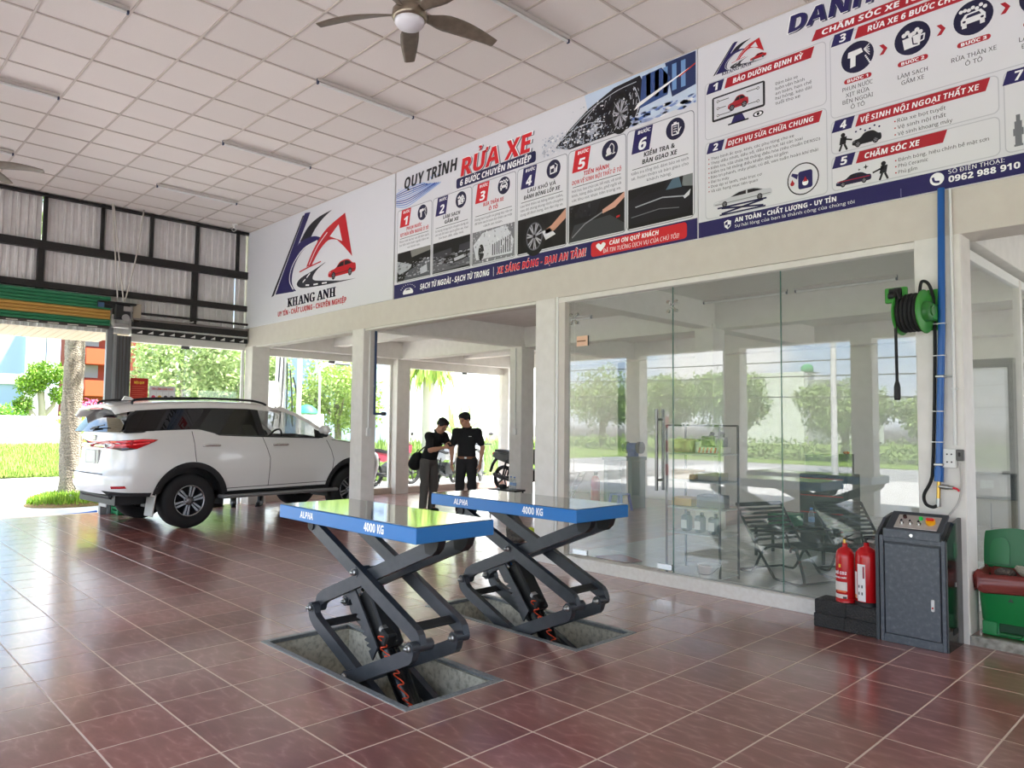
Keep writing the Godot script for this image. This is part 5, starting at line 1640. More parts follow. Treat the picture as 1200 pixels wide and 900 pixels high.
func lifts() -> void:
	var top := mat(rgb(158, 162, 164), 0.07, 0.75)
	for k in 2:
		var t := thing("scissor_lift", ["blue topped scissor lift table nearest the viewer, raised out of its floor pit", "blue topped scissor lift table raised out of the farther pit, by the glass"][k], "lift", Vector3(-3.97 if k == 0 else -3.985, 0, -2.71 if k == 0 else -4.045), 0.0, "pair of scissor lifts")
		if k == 1:
			t.rotation.y = 0.0
		var hz := 0.287
		var x0 := -0.835
		var x1 := 0.735
		var b := mb().box(Vector3((x0 + x1) / 2, 0.881, 0), Vector3(x1 - x0, 0.088, hz * 2), 0.004)
		var plat := put("platform", b, M.blue, t)
		put("top_plate", mb().box(Vector3((x0 + x1) / 2, 0.9275, 0), Vector3(x1 - x0 - 0.012, 0.005, hz * 2 - 0.012), 0.002), top, plat)
		sheared_text(plat, "ALPHA", -0.545, 0.862, -0.375, 0.044, hz + 0.001, 0.12, Color.WHITE)
		sheared_text(plat, "4000 KG", 0.225, 0.858, 0.43, 0.052, hz + 0.001, 0.0, Color.WHITE)
		var w := 0.082
		for s in [1.0, -1.0]:
			var zo: float = 0.18 * s
			var a := [zo, zo - 0.045 * s]
			var i := [zo - 0.05 * s, zo - 0.095 * s]
			var mk := func(called: String, path: Array, z: Array) -> void:
				var m := mb()
				m.stroke(curve2([Vector2(path[0], path[1]), Vector2(path[2], path[3])], 1) if path.size() == 4 else V2(path), w, minf(z[0], z[1]), maxf(z[0], z[1]))
				put(called, m, M.arm, t)
			mk.call("scissor_arm", [-0.58, 0.80, 0.54, 0.325, 0.595, 0.30, 0.615, 0.25], a)
			mk.call("scissor_arm", [-0.562, 0.254, -0.545, 0.30, -0.49, 0.335, 0.66, 0.795], i)
			mk.call("scissor_arm", [-0.562, 0.254, -0.545, 0.20, -0.50, 0.165, 0.60, -0.31], a)
			mk.call("scissor_arm", [0.615, 0.25, 0.60, 0.20, 0.545, 0.175, -0.56, -0.31], i if s < 0 else [zo + 0.05 * s, zo + 0.005 * s])
			for p in [[-0.03, 0.565], [-0.562, 0.254], [0.615, 0.25], [-0.035, -0.06]]:
				put("pivot_boss", mb().cyl(Vector3(p[0], p[1], zo - 0.1 * s), Vector3(p[0], p[1], zo + (0.053 if p[1] < 0.26 and p[0] > -0.1 and s > 0 else 0.004) * s), 0.034, 14), M.arm, t)
				if s > 0:
					bolt(t, Vector3(p[0], p[1], zo + (0.052 if p[1] < 0.26 and p[0] > -0.1 else 0.003)))
				else:
					bolt(t, Vector3(p[0], p[1], zo + 0.1))
			# hanger under the platform
			var h := mb()
			h.ext(V2([0.60, 0.838, 0.74, 0.838, 0.72, 0.79, 0.68, 0.755, 0.62, 0.76]), minf(i[0], i[1]) - 0.004, maxf(i[0], i[1]) + 0.004)
			put("hinge_bracket", h, M.black, t)
			put("roller", mb().cyl(Vector3(-0.58, 0.80, zo - 0.05 * s), Vector3(-0.58, 0.80, zo + 0.01 * s), 0.036, 14), M.black, t)
		for p in [[0.545, 0.335, -0.4], [-0.47, 0.155, -0.4]]:
			put("cross_bar", mb().box(Vector3(p[0], p[1], 0), Vector3(0.07, 0.012, 0.27), 0.003, Basis(Vector3.BACK, p[2])), M.black, t)
		for p in [[-0.03, 0.565], [-0.035, -0.06]]:
			put("cross_shaft", mb().cyl(Vector3(p[0], p[1], -0.12), Vector3(p[0], p[1], 0.12), 0.024, 12), M.black, t)
		# hydraulic ram with ratchet plates
		for zz in [0.095, -0.055]:
			var rp := V2([-0.275, 0.45, -0.17, 0.45, 0.115, 0.12, 0.06, 0.03])
			for j in 7:
				var f := 0.12 + 0.075 * j
				var p0 := Vector2(0.06, 0.03).lerp(Vector2(-0.27, 0.44), f)
				var p1 := Vector2(0.06, 0.03).lerp(Vector2(-0.27, 0.44), f + 0.06)
				rp.append(p0)
				rp.append(p0 + Vector2(0.028, 0.018))
				rp.append(p1)
			put("ratchet_plate", mb().ext(rp, zz - 0.006, zz + 0.006), M.arm, t)
		put("ram_housing", mb().box(Vector3(0.0, 0.255, 0.0), Vector3(0.40, 0.135, 0.13), 0.012, Basis(Vector3.BACK, -0.92)), M.black, t)
		b = mb()
		b.cyl(Vector3(0.02, 0.16, 0.0), Vector3(0.42, -0.29, 0.0), 0.066, 18)
		b.cyl(Vector3(0.36, -0.22, 0.0), Vector3(0.43, -0.30, 0.0), 0.076, 18)
		put("hydraulic_cylinder", b, mat(rgb(16, 16, 18), 0.25), t)
		put("piston_rod", mb().cyl(Vector3(-0.2, 0.41, 0), Vector3(0.04, 0.14, 0), 0.025, 14), M.chrome, t)
		b = mb().box(Vector3(0.185, 0.195, 0.075), Vector3(0.085, 0.085, 0.08), 0.012, Basis(Vector3.BACK, -0.4))
		put("valve_block", b, M.black, t)
		put("solenoid", mb().box(Vector3(0.15, 0.235, 0.08), Vector3(0.045, 0.04, 0.05), 0.008, Basis(Vector3.BACK, -0.4)), M.zinc, t)
		var pts := []
		var spine := spline([Vector3(0.19, 0.21, 0.125), Vector3(0.23, 0.12, 0.12), Vector3(0.29, 0.06, 0.11), Vector3(0.35, -0.02, 0.10), Vector3(0.42, -0.12, 0.095), Vector3(0.47, -0.16, 0.07)], 24)
		for j in spine.size():
			var an := j * 0.42
			pts.append(spine[j] + Vector3(cos(an) * 0.026, sin(an) * 0.012, sin(an) * 0.022))
		put("coiled_air_hose", mb().tube(pts, 0.0042, 6), mat(rgb(232, 76, 34), 0.35), t)
		b = mb().tube(spline([Vector3(0.40, -0.26, 0.05), Vector3(0.5, -0.2, 0.06), Vector3(0.52, -0.3, 0.05), Vector3(0.6, -0.4, 0.0)]), 0.008, 6)
		put("hydraulic_hose", b, M.rubber, t)
		put("base_rail", mb().box(Vector3(0, -0.385, 0.19), Vector3(1.5, 0.05, 0.06)), M.arm, t)
		put("base_rail", mb().box(Vector3(0, -0.385, -0.19), Vector3(1.5, 0.05, 0.06)), M.arm, t)

const CAR_W := [[0.30, 0.85], [0.45, 0.895], [0.62, 0.915], [0.80, 0.925], [0.98, 0.92], [1.15, 0.905], [1.25, 0.888], [1.40, 0.86]]
const CAR_R := [[0.40, -0.96], [0.52, -1.04], [0.62, -1.075], [0.76, -1.06], [0.82, -1.01], [0.95, -0.98], [1.15, -0.965], [1.36, -0.94]]
const CAR_F := [[0.35, 3.46], [0.5, 3.60], [0.78, 3.66], [0.95, 3.63], [1.05, 3.50], [1.2, 3.3]]

func car_bottom(s: float) -> float:
	var y := lut(s, [[-1.14, 0.52], [-0.7, 0.50], [-0.5, 0.47], [0.5, 0.49], [2.2, 0.50], [2.35, 0.47], [3.2, 0.42], [3.66, 0.40]])
	for c in [0.0, 2.745]:
		var d := absf(s - c)
		if d < 0.475:
			y = maxf(y, 0.385 + sqrt(0.475 * 0.475 - d * d))
	return y

func car_top(s: float) -> float:
	return lut(s, [[-1.1, 1.34], [-0.9, 1.35], [0.0, 1.385], [0.12, 1.385], [0.40, 1.315], [1.2, 1.285], [2.05, 1.265], [2.35, 1.235], [2.9, 1.165], [3.2, 1.10], [3.4, 1.02], [3.6, 0.94], [3.66, 0.92]])

# half width of the body shell where it stands s metres ahead of the rear axle, y metres up
func car_side(s: float, y: float) -> float:
	var w := lut(y, CAR_W)
	var sr := lut(y, CAR_R)
	var sf := lut(y, CAR_F)
	var k := 1.0
	if s < sr + 0.42:
		k = pow(maxf(0.0, 1.0 - pow(clampf(1.0 - (s - sr) / 0.42, 0, 1), 2.7)), 1.0 / 2.7)
	if s > sf - 0.75:
		k = pow(maxf(0.0, 1.0 - pow(clampf(1.0 - (sf - s) / 0.75, 0, 1), 2.6)), 1.0 / 2.6)
	for c in [0.0, 2.745]:
		var r := Vector2(s - c, y - 0.385).length()
		w += 0.018 * exp(-pow((r - 0.52) / 0.11, 2.0))
	return w * k

func car_overlay(b: MB, poly: PackedVector2Array, off: float, sides := [1.0, -1.0]) -> void:
	var ix := Geometry2D.triangulate_polygon(poly)
	for i in range(0, ix.size(), 3):
		sub_tri(b, poly[ix[i]], poly[ix[i + 1]], poly[ix[i + 2]], off, sides, 3)

func sub_tri(b: MB, p: Vector2, q: Vector2, r: Vector2, off: float, sides: Array, depth: int) -> void:
	var l := maxf(p.distance_to(q), maxf(q.distance_to(r), r.distance_to(p)))
	if depth > 0 and l > 0.1:
		if l == p.distance_to(q):
			var m := (p + q) / 2
			sub_tri(b, p, m, r, off, sides, depth - 1 if l < 0.3 else depth)
			sub_tri(b, m, q, r, off, sides, depth - 1 if l < 0.3 else depth)
		elif l == q.distance_to(r):
			var m := (q + r) / 2
			sub_tri(b, p, q, m, off, sides, depth - 1 if l < 0.3 else depth)
			sub_tri(b, p, m, r, off, sides, depth - 1 if l < 0.3 else depth)
		else:
			var m := (r + p) / 2
			sub_tri(b, p, q, m, off, sides, depth - 1 if l < 0.3 else depth)
			sub_tri(b, m, q, r, off, sides, depth - 1 if l < 0.3 else depth)
		return
	for s in sides:
		var v := []
		for k: Vector2 in [p, q, r]:
			v.append(Vector3(k.x - (off if k.x < -0.75 else 0.0), k.y, s * (car_side(k.x, k.y) + off)))
		var n: Vector3 = (v[1] - v[0]).cross(v[2] - v[0])
		if n.z * s >= 0:
			b.t(v[0], v[1], v[2])
		else:
			b.t(v[0], v[2], v[1])

func glass_z(y: float) -> float:
	return 0.868 - (y - 1.30) * 0.44

func car_pane(b: MB, poly: PackedVector2Array, off: float, s: float) -> void:
	var ix := Geometry2D.triangulate_polygon(poly)
	for i in range(0, ix.size(), 3):
		var v := []
		for k in 3:
			var p := poly[ix[i + k]]
			v.append(Vector3(p.x, p.y, s * (glass_z(p.y) + off)))
		var n: Vector3 = (v[1] - v[0]).cross(v[2] - v[0])
		if n.z * s >= 0:
			b.t(v[0], v[1], v[2])
		else:
			b.t(v[0], v[2], v[1])

func ring_poly(c: Vector2, r0: float, r1: float, a0: float, a1: float) -> PackedVector2Array:
	var p := arc(c, r1, a0, a1, 26)
	var q := arc(c, r0, a0, a1, 26)
	q.reverse()
	p.append_array(q)
	return p

func make_wheel(parent: Node3D, pos: Vector3, side: float) -> void:
	var o := Node3D.new()
	o.name = "wheel"
	o.position = pos
	o.rotation = Vector3(0, 0 if side > 0 else PI, 0.3)
	parent.add_child(o, true)
	var t := Basis(Vector3.RIGHT, PI / 2)
	var b := mb().at(Vector3.ZERO, t)
	b.lathe([Vector2(0.222, -0.13), Vector2(0.24, -0.135), Vector2(0.33, -0.135), Vector2(0.365, -0.118), Vector2(0.383, -0.09), Vector2(0.385, 0.0), Vector2(0.383, 0.09), Vector2(0.365, 0.118), Vector2(0.33, 0.135), Vector2(0.24, 0.135), Vector2(0.222, 0.13), Vector2(0.215, 0.10), Vector2(0.215, -0.13), Vector2(0.222, -0.13)], 40)
	put("tyre", b, M.rubber, o)
	b = mb().at(Vector3.ZERO, t)
	b.lathe([Vector2(0.0, 0.03), Vector2(0.2, 0.03), Vector2(0.205, 0.09)], 30)
	put("brake_disc", b, mat(rgb(26, 26, 28), 0.5), o)
	b = mb().at(Vector3.ZERO, t)
	b.lathe([Vector2(0.196, 0.05), Vector2(0.2, 0.118), Vector2(0.212, 0.128), Vector2(0.224, 0.122), Vector2(0.222, 0.08)], 40)
	put("rim_lip", b, mat(rgb(150, 150, 152), 0.25, 0.9), o)
	for k in 6:
		b = mb()
		for d in [-1.0, 1.0]:
			var a := TAU * k / 6.0
			var u := Vector2(cos(a), sin(a))
			var v: Vector2 = u.orthogonal() * d
			b.ext(PackedVector2Array([u * 0.045 + v * 0.004, u * 0.2 + v * 0.011, u * 0.2 + v * 0.043, u * 0.045 + v * 0.026]) if d > 0 else PackedVector2Array([u * 0.045 + v * 0.026, u * 0.2 + v * 0.043, u * 0.2 + v * 0.011, u * 0.045 + v * 0.004]), 0.085, 0.112)
		put("spoke", b, mat(rgb(164, 164, 166), 0.25, 0.85), o)
	b = mb().at(Vector3.ZERO, t)
	b.lathe([Vector2(0.07, 0.07), Vector2(0.066, 0.112), Vector2(0.04, 0.118), Vector2(0.036, 0.126), Vector2(0, 0.128)], 20)
	put("hub", b, mat(rgb(120, 120, 122), 0.3, 0.8), o)
	b = mb()
	for k in 6:
		var a := TAU * (k + 0.5) / 6.0
		b.cyl(Vector3(cos(a) * 0.055, sin(a) * 0.055, 0.1), Vector3(cos(a) * 0.055, sin(a) * 0.055, 0.122), 0.011, 6)
	var n := put("wheel_nut", b, M.black, o)
	n.set_meta("kind", "stuff")

func car() -> void:
	var c := thing("car", "white sport utility vehicle with black rear glass parked behind the lifts", "car", Vector3(-11.517, 0, -3.93))
	var th := deg_to_rad(4.5)
	var f := Vector3(-sin(th), 0, -cos(th))
	c.basis = Basis(f, Vector3.UP, f.cross(Vector3.UP))
	var paint := mat(rgb(226, 224, 220), 0.22)
	paint.clearcoat_enabled = true
	paint.clearcoat = 0.7
	paint.clearcoat_roughness = 0.04
	var dark := glass(rgb(6, 7, 8), 0.94)
	var tint := glass(rgb(40, 46, 46), 0.42)
	var trim := mat(rgb(26, 26, 28), 0.6)
	# columns round the plan from the middle of the tail to the middle of the nose
	var cols := []
	for i in 11:
		cols.append(["r", i / 10.0 * PI / 2])
	var ss := []
	var s := -0.50
	while s < 2.84:
		ss.append(s)
		s += 0.05
	for e in [-0.4749, 0.4749, 2.2701, 3.2199, -0.45, 0.45, 2.295, -0.41, 0.41, 2.335]:
		if e < 2.84:
			ss.append(e)
	ss.sort()
	for e in ss:
		cols.append(["s", e])
	for i in 17:
		cols.append(["f", i / 16.0 * PI / 2])
	var spot := func(col: Array, y: float) -> Vector2:
		var sr := lut(y, CAR_R)
		var sf := lut(y, CAR_F)
		if col[0] == "r":
			var sx := sr + 0.42 * (1.0 - pow(cos(col[1]), 2.0 / 2.7))
			return Vector2(sx, lut(y, CAR_W) * pow(sin(col[1]), 2.0 / 2.7))
		if col[0] == "f":
			var sx2 := sf - 0.75 * (1.0 - pow(maxf(0.0, sin(col[1])), 2.0 / 2.6))
			return Vector2(sx2, (car_side(minf(sx2, sf - 0.75), y)) * pow(maxf(0.0, cos(col[1])), 2.0 / 2.6))
		return Vector2(col[1], car_side(col[1], y))
	var rings := []
	for col in cols:
		var mid: Vector2 = spot.call(col, 0.8)
		var y0 := car_bottom(mid.x)
		var y1 := car_top(mid.x)
		var line := PackedVector3Array()
		for j in 19:
			var y := lerpf(y0, y1, j / 18.0)
			var p: Vector2 = spot.call(col, y)
			line.append(Vector3(p.x, y, p.y))
		rings.append(line)
	var b := mb()
	b.smooth()
	for sd in [1.0, -1.0]:
		b.x = Transform3D(Basis().scaled(Vector3(1, 1, sd)), Vector3.ZERO)
		for i in rings.size() - 1:
			for j in 18:
				b.q(rings[i][j], rings[i + 1][j], rings[i + 1][j + 1], rings[i][j + 1])
	b.x = Transform3D()
	put("body", b, paint, c)
	# bonnet
	b = mb()
	b.smooth()
	var hood := []
	for i in rings.size():
		var p: Vector3 = rings[i][18]
		if p.x > 2.05:
			var line := PackedVector3Array()
			for k in 13:
				var u := k / 6.0 - 1.0
				line.append(Vector3(p.x, p.y + 0.055 * (1.0 - u * u) * clampf((3.66 - p.x) / 0.3, 0, 1), p.z * -u))
			hood.append(line)
	for i in hood.size() - 1:
		for k in 12:
			b.q(hood[i][k], hood[i + 1][k], hood[i + 1][k + 1], hood[i][k + 1])
	put("bonnet", b, paint, c)
	# roof
	var edge := func(x: float) -> Vector2:
		return Vector2(lut(x, [[-0.98, 1.665], [-0.7, 1.725], [-0.2, 1.765], [0.4, 1.785], [0.95, 1.785], [1.3, 1.755], [1.5, 1.715]]), lut(x, [[-0.98, 0.60], [-0.6, 0.635], [1.0, 0.64], [1.5, 0.635]]))
	b = mb()
	b.smooth()
	var rows := []
	for i in 27:
		var x := -0.98 + 2.48 * i / 26.0
		var e: Vector2 = edge.call(x)
		var line := PackedVector3Array()
		line.append(Vector3(x, e.x - 0.085, glass_z(e.x - 0.085) + 0.006))
		line.append(Vector3(x, e.x - 0.03, e.y + 0.04))
		for k in 11:
			var u := k / 5.0 - 1.0
			line.append(Vector3(x, e.x + 0.045 * (1.0 - u * u), -u * e.y))
		line.append(Vector3(x, e.x - 0.03, -e.y - 0.04))
		line.append(Vector3(x, e.x - 0.085, -glass_z(e.x - 0.085) - 0.006))
		rows.append(line)
	for i in rows.size() - 1:
		for k in rows[0].size() - 1:
			b.q(rows[i][k], rows[i + 1][k], rows[i + 1][k + 1], rows[i][k + 1])
	# spoiler lip under the tail of the roof
	for k in rows[0].size() - 1:
		var a: Vector3 = rows[0][k]
		var d: Vector3 = rows[0][k + 1]
		b.q(a, d, d + Vector3(0.03, -0.035, 0), a + Vector3(0.03, -0.035, 0))
		b.q(a + Vector3(0.03, -0.035, 0), d + Vector3(0.03, -0.035, 0), d + Vector3(0.3, -0.02, 0), a + Vector3(0.3, -0.02, 0))
	put("roof", b, paint, c)
	put("brake_light", mb().box(Vector3(-0.945, 1.665, 0), Vector3(0.02, 0.02, 0.42), 0.004), M.red, c)
	# dark flanks of the cabin, panes over them
	for sd in [1.0, -1.0]:
		b = mb()
		car_pane(b, V2([-0.90, 1.335, 0.06, 1.38, 0.42, 1.30, 1.15, 1.275, 1.105, 1.71, 0.3, 1.705, -0.66, 1.66, -0.82, 1.56]), -0.004, sd)
		put("black_pillars", b, trim, c)
	for sd in [1.0, -1.0]:
		b = mb()
		car_pane(b, V2([-0.88, 1.35, 0.0, 1.39, 0.20, 1.60, 0.26, 1.685, -0.64, 1.645, -0.79, 1.56]), 0.002, sd)
		put("quarter_glass", b, dark, c)
	for sd in [1.0, -1.0]:
		b = mb()
		car_pane(b, V2([0.12, 1.40, 0.42, 1.315, 1.05, 1.295, 0.99, 1.695, 0.37, 1.69]), 0.002, sd)
		put("door_glass", b, dark, c)
	for sd in [1.0, -1.0]:
		b = mb()
		car_pane(b, V2([1.14, 1.28, 2.06, 1.262, 2.16, 1.345, 1.97, 1.475, 1.74, 1.60, 1.46, 1.69, 1.10, 1.705]), 0.0, sd)
		put("door_glass", b, tint, c)
	for sd in [1.0, -1.0]:
		b = mb()
		car_pane(b, V2([2.02, 1.255, 2.24, 1.25, 2.16, 1.35, 2.04, 1.40]), 0.004, sd)
		put("mirror_triangle", b, trim, c)
	for sd in [1.0, -1.0]:
		b = mb()
		car_pane(b, V2([1.42, 1.715, 1.46, 1.685, 1.74, 1.60, 1.97, 1.475, 2.16, 1.345, 2.18, 1.25, 2.42, 1.22, 2.24, 1.37, 2.0, 1.53, 1.76, 1.655, 1.50, 1.755]), 0.006, sd)
		put("front_pillar", b, paint, c)
	b = mb()
	for sd in [1.0, -1.0]:
		b = mb()
		var pts := []
		for p in [[-0.88, 1.338], [0.0, 1.378], [0.12, 1.378], [0.42, 1.305], [1.1, 1.28], [2.1, 1.255]]:
			pts.append(Vector3(p[0], p[1], sd * (glass_z(p[1]) + 0.008)))
		b.tube(pts, 0.009, 6)
		put("belt_moulding", b, trim, c)
	# windscreen and rear glass
	var bent := func(called: String, lo: Array, hi: Array, m: Material, bow: float) -> void:
		var g := mb()
		g.smooth()
		for i in 6:
			for k in 12:
				var v := []
				for q in [[i, k], [i, k + 1], [i + 1, k + 1], [i + 1, k]]:
					var t: float = q[0] / 6.0
					var u: float = q[1] / 6.0 - 1.0
					var w := lerpf(lo[2], hi[2], t)
					v.append(Vector3(lerpf(lo[0], hi[0], t) + bow * (1.0 - u * u) - 0.06 * signf(bow) * sin(PI * t) * 0.0, lerpf(lo[1], hi[1], t) + 0.03 * sin(PI * t), u * w))
				g.q(v[0], v[1], v[2], v[3])
		put(called, g, m, c)
	bent.call("windscreen", [2.38, 1.235, 0.84], [1.50, 1.735, 0.62], tint, 0.10)
	bent.call("rear_glass", [-0.935, 1.345, 0.85], [-0.72, 1.675, 0.66], dark, -0.07)
	put("rear_wiper", mb().tube([Vector3(-1.01, 1.38, 0.0), Vector3(-1.0, 1.41, 0.25)], 0.012, 6), M.black, c)
	put("rear_wiper_blade", mb().tube([Vector3(-1.0, 1.40, 0.02), Vector3(-0.99, 1.44, 0.44)], 0.008, 5), M.black, c)
	# cabin
	put("cabin_floor", mb().box(Vector3(0.7, 0.75, 0), Vector3(3.0, 0.5, 1.6)), M.black, c)
	put("dashboard", mb().box(Vector3(1.95, 1.12, 0), Vector3(0.5, 0.26, 1.5), 0.06), M.black, c)
	for z in [-0.38, 0.38]:
		for x in [1.02, 0.05]:
			put("seat", mb().box(Vector3(x, 1.22, z), Vector3(0.16, 0.66, 0.5), 0.05, Basis(Vector3.BACK, 0.2)).box(Vector3(x - 0.08, 1.56, z), Vector3(0.1, 0.18, 0.26), 0.04), mat(rgb(44, 42, 42), 0.8), c)
	b = mb().at(Vector3(1.58, 1.22, 0.38), Basis(Vector3.BACK, 1.1))
	var ringp := []
	for k in 20:
		ringp.append(Vector3(cos(TAU * k / 20), 0, sin(TAU * k / 20)) * 0.19)
	b.tube(ringp, 0.016, 8, true)
	b.box(Vector3.ZERO, Vector3(0.1, 0.04, 0.42), 0.015)
	put("steering_wheel", b, M.black, c)
	# arches, sills, steps
	for cx in [0.0, 2.745]:
		for sd in [1.0, -1.0]:
			b = mb()
			car_overlay(b, ring_poly(Vector2(cx, 0.385), 0.468, 0.545, 8 if cx == 0.0 else 6, 168 if cx == 0.0 else 176), 0.012, [sd])
			put("arch_trim", b, trim, c)
			b = mb()
			var lr := []
			for zz in [0.42, 0.905]:
				var line := PackedVector3Array()
				for p in arc(Vector2(cx, 0.385), 0.475, -10, 190, 26):
					line.append(Vector3(p.x, p.y, sd * zz))
				lr.append(line)
			b.loft(lr, false, false, false)
			for k in 26:
				b.t(Vector3(cx, 0.385, sd * 0.42), lr[0][k], lr[0][k + 1])
			put("wheel_well", b, M.black, c)
	put("underbody", mb().box(Vector3(1.25, 0.43, 0), Vector3(4.3, 0.14, 1.3)), M.black, c)
	put("rear_valance", mb().box(Vector3(-0.84, 0.475, 0), Vector3(0.2, 0.08, 1.1), 0.03), trim, c)
	for sd in [1.0, -1.0]:
		b = mb()
		car_overlay(b, V2([-0.97, 0.50, -0.56, 0.475, -0.54, 0.53, -0.88, 0.545, -1.02, 0.56]), 0.008, [sd])
		put("rear_skirt", b, trim, c)
	for sd in [1.0, -1.0]:
		put("side_step", mb().box(Vector3(1.44, 0.415, sd * 0.90), Vector3(2.0, 0.055, 0.19), 0.02), mat(rgb(120, 120, 120), 0.45), c)
		put("step_tread", mb().box(Vector3(1.44, 0.444, sd * 0.905), Vector3(1.8, 0.012, 0.13), 0.004), M.black, c)
		put("sill_cover", mb().box(Vector3(1.42, 0.485, sd * 0.845), Vector3(1.78, 0.08, 0.08), 0.02), M.black, c)
		put("mud_flap", mb().box(Vector3(-0.50, 0.36, sd * 0.80), Vector3(0.025, 0.32, 0.26), 0.01, Basis(Vector3.BACK, -0.12)), mat(rgb(176, 174, 170), 0.6), c)
		put("rail", mb().tube(spline([Vector3(-0.72, 1.735, sd * 0.615), Vector3(-0.6, 1.80, sd * 0.60), Vector3(0.2, 1.838, sd * 0.595), Vector3(0.95, 1.835, sd * 0.595), Vector3(1.22, 1.80, sd * 0.60), Vector3(1.3, 1.765, sd * 0.605)]), 0.017, 8), trim, c)
		# mirror
		b = mb()
		b.box(Vector3(2.13, 1.385, sd * 1.0), Vector3(0.13, 0.14, 0.22), 0.045)
		var mi := put("door_mirror", b, paint, c)
		put("mirror_base", mb().box(Vector3(2.13, 1.30, sd * 0.93), Vector3(0.12, 0.06, 0.22), 0.025), trim, mi)
		put("mirror_trim", mb().box(Vector3(2.18, 1.375, sd * 1.01), Vector3(0.05, 0.05, 0.2), 0.02), M.chrome, mi)
		for x in [0.155, 1.265]:
			b = mb().tube(spline([Vector3(x, 1.155, sd * 0.915), Vector3(x + 0.05, 1.16, sd * 0.945), Vector3(x + 0.2, 1.16, sd * 0.945), Vector3(x + 0.26, 1.155, sd * 0.915)]), [0.012] + range(17).map(func(_i): return 0.017) + [0.012], 8)
			put("door_handle", b, M.chrome, c)
		make_wheel(c, Vector3(0, 0.385, sd * 0.775), sd)
		make_wheel(c, Vector3(2.745, 0.385, sd * 0.775), sd)
	b = mb()
	for line in [[0.01, 1.36, 0.04, 1.2, 0.06, 0.93], [1.10, 1.27, 1.17, 1.1, 1.22, 0.95, 1.20, 0.53], [2.24, 1.22, 2.33, 1.05, 2.37, 0.9, 2.33, 0.7, 2.25, 0.55, 0.52, 0.53], [2.34, 1.225, 2.9, 1.15, 3.2, 1.085]]:
		for p in Geometry2D.offset_polyline(V2(line), 0.005, Geometry2D.JOIN_MITER, Geometry2D.END_BUTT):
			car_overlay(b, p, 0.0025)
	put("door_seam", b, mat(rgb(70, 70, 70), 0.8), c).set_meta("kind", "stuff")
	# lamps
	var tm := mat(rgb(170, 10, 18), 0.08)
	for sd in [1.0, -1.0]:
		b = mb()
		car_overlay(b, V2([-1.0, 1.165, -0.98, 1.13, -0.86, 1.10, -0.74, 1.12, -0.52, 1.215, -0.46, 1.245, -0.66, 1.255, -0.94, 1.225]), 0.01, [sd])
		var tl := put("tail_lamp", b, tm, c)
		b = mb()
		car_overlay(b, V2([-0.93, 1.128, -0.86, 1.095, -0.72, 1.125, -0.80, 1.135]), 0.014, [sd])
		put("reversing_lens", b, mat(rgb(60, 50, 52), 0.08), tl)
		for l in [[-0.97, 1.20, -0.66, 1.238, -0.52, 1.236], [-0.90, 1.165, -0.7, 1.19, -0.58, 1.205]]:
			b = mb()
			for p in Geometry2D.offset_polyline(V2(l), 0.01, Geometry2D.JOIN_ROUND, Geometry2D.END_ROUND):
				car_overlay(b, p, 0.015, [sd])
			put("light_bar", b, mat(rgb(240, 60, 66), 0.1), tl)
	for sd in [1.0, -1.0]:
		b = mb()
		car_overlay(b, V2([-0.98, 0.625, -0.86, 0.635, -0.84, 0.60, -0.97, 0.59]), 0.008, [sd])
		put("reflector", b, tm, c)
	for sd in [1.0, -1.0]:
		b = mb()
		car_overlay(b, V2([3.32, 1.055, 3.46, 0.985, 3.56, 0.90, 3.44, 0.90, 3.2, 1.0, 2.98, 1.10, 3.15, 1.105]), 0.01, [sd])
		put("head_lamp", b, mat(rgb(176, 180, 184), 0.06, 0.4), c)
	for sd in [1.0, -1.0]:
		b = mb()
		car_overlay(b, V2([3.50, 0.62, 3.56, 0.60, 3.50, 0.52, 3.42, 0.55]), 0.01, [sd])
		put("fog_lamp_bezel", b, trim, c)
	put("tail_chrome_bar", mb().box(Vector3(-0.968, 1.155, 0), Vector3(0.03, 0.045, 0.85), 0.01), M.chrome, c)
	put("plate_recess", mb().box(Vector3(-0.98, 1.0, 0), Vector3(0.02, 0.2, 0.5), 0.01), mat(rgb(190, 188, 184), 0.4), c)
	put("number_plate", mb().box(Vector3(-0.994, 1.0, 0), Vector3(0.012, 0.165, 0.33), 0.004), mat(rgb(214, 214, 208), 0.5), c)
	b = mb()
	b.box(Vector3(-0.962, 1.26, 0), Vector3(0.02, 0.075, 0.10), 0.008)
	put("badge", b, M.chrome, c)
	put("tailgate_seam", mb().box(Vector3(-1.055, 0.785, 0), Vector3(0.012, 0.008, 1.2)), mat(rgb(60, 60, 60), 0.8), c)
	b = mb().ext(V2([-0.62, 1.79, -0.44, 1.80, -0.5, 1.84, -0.58, 1.855]), -0.02, 0.02)
	put("roof_fin", b, paint, c)

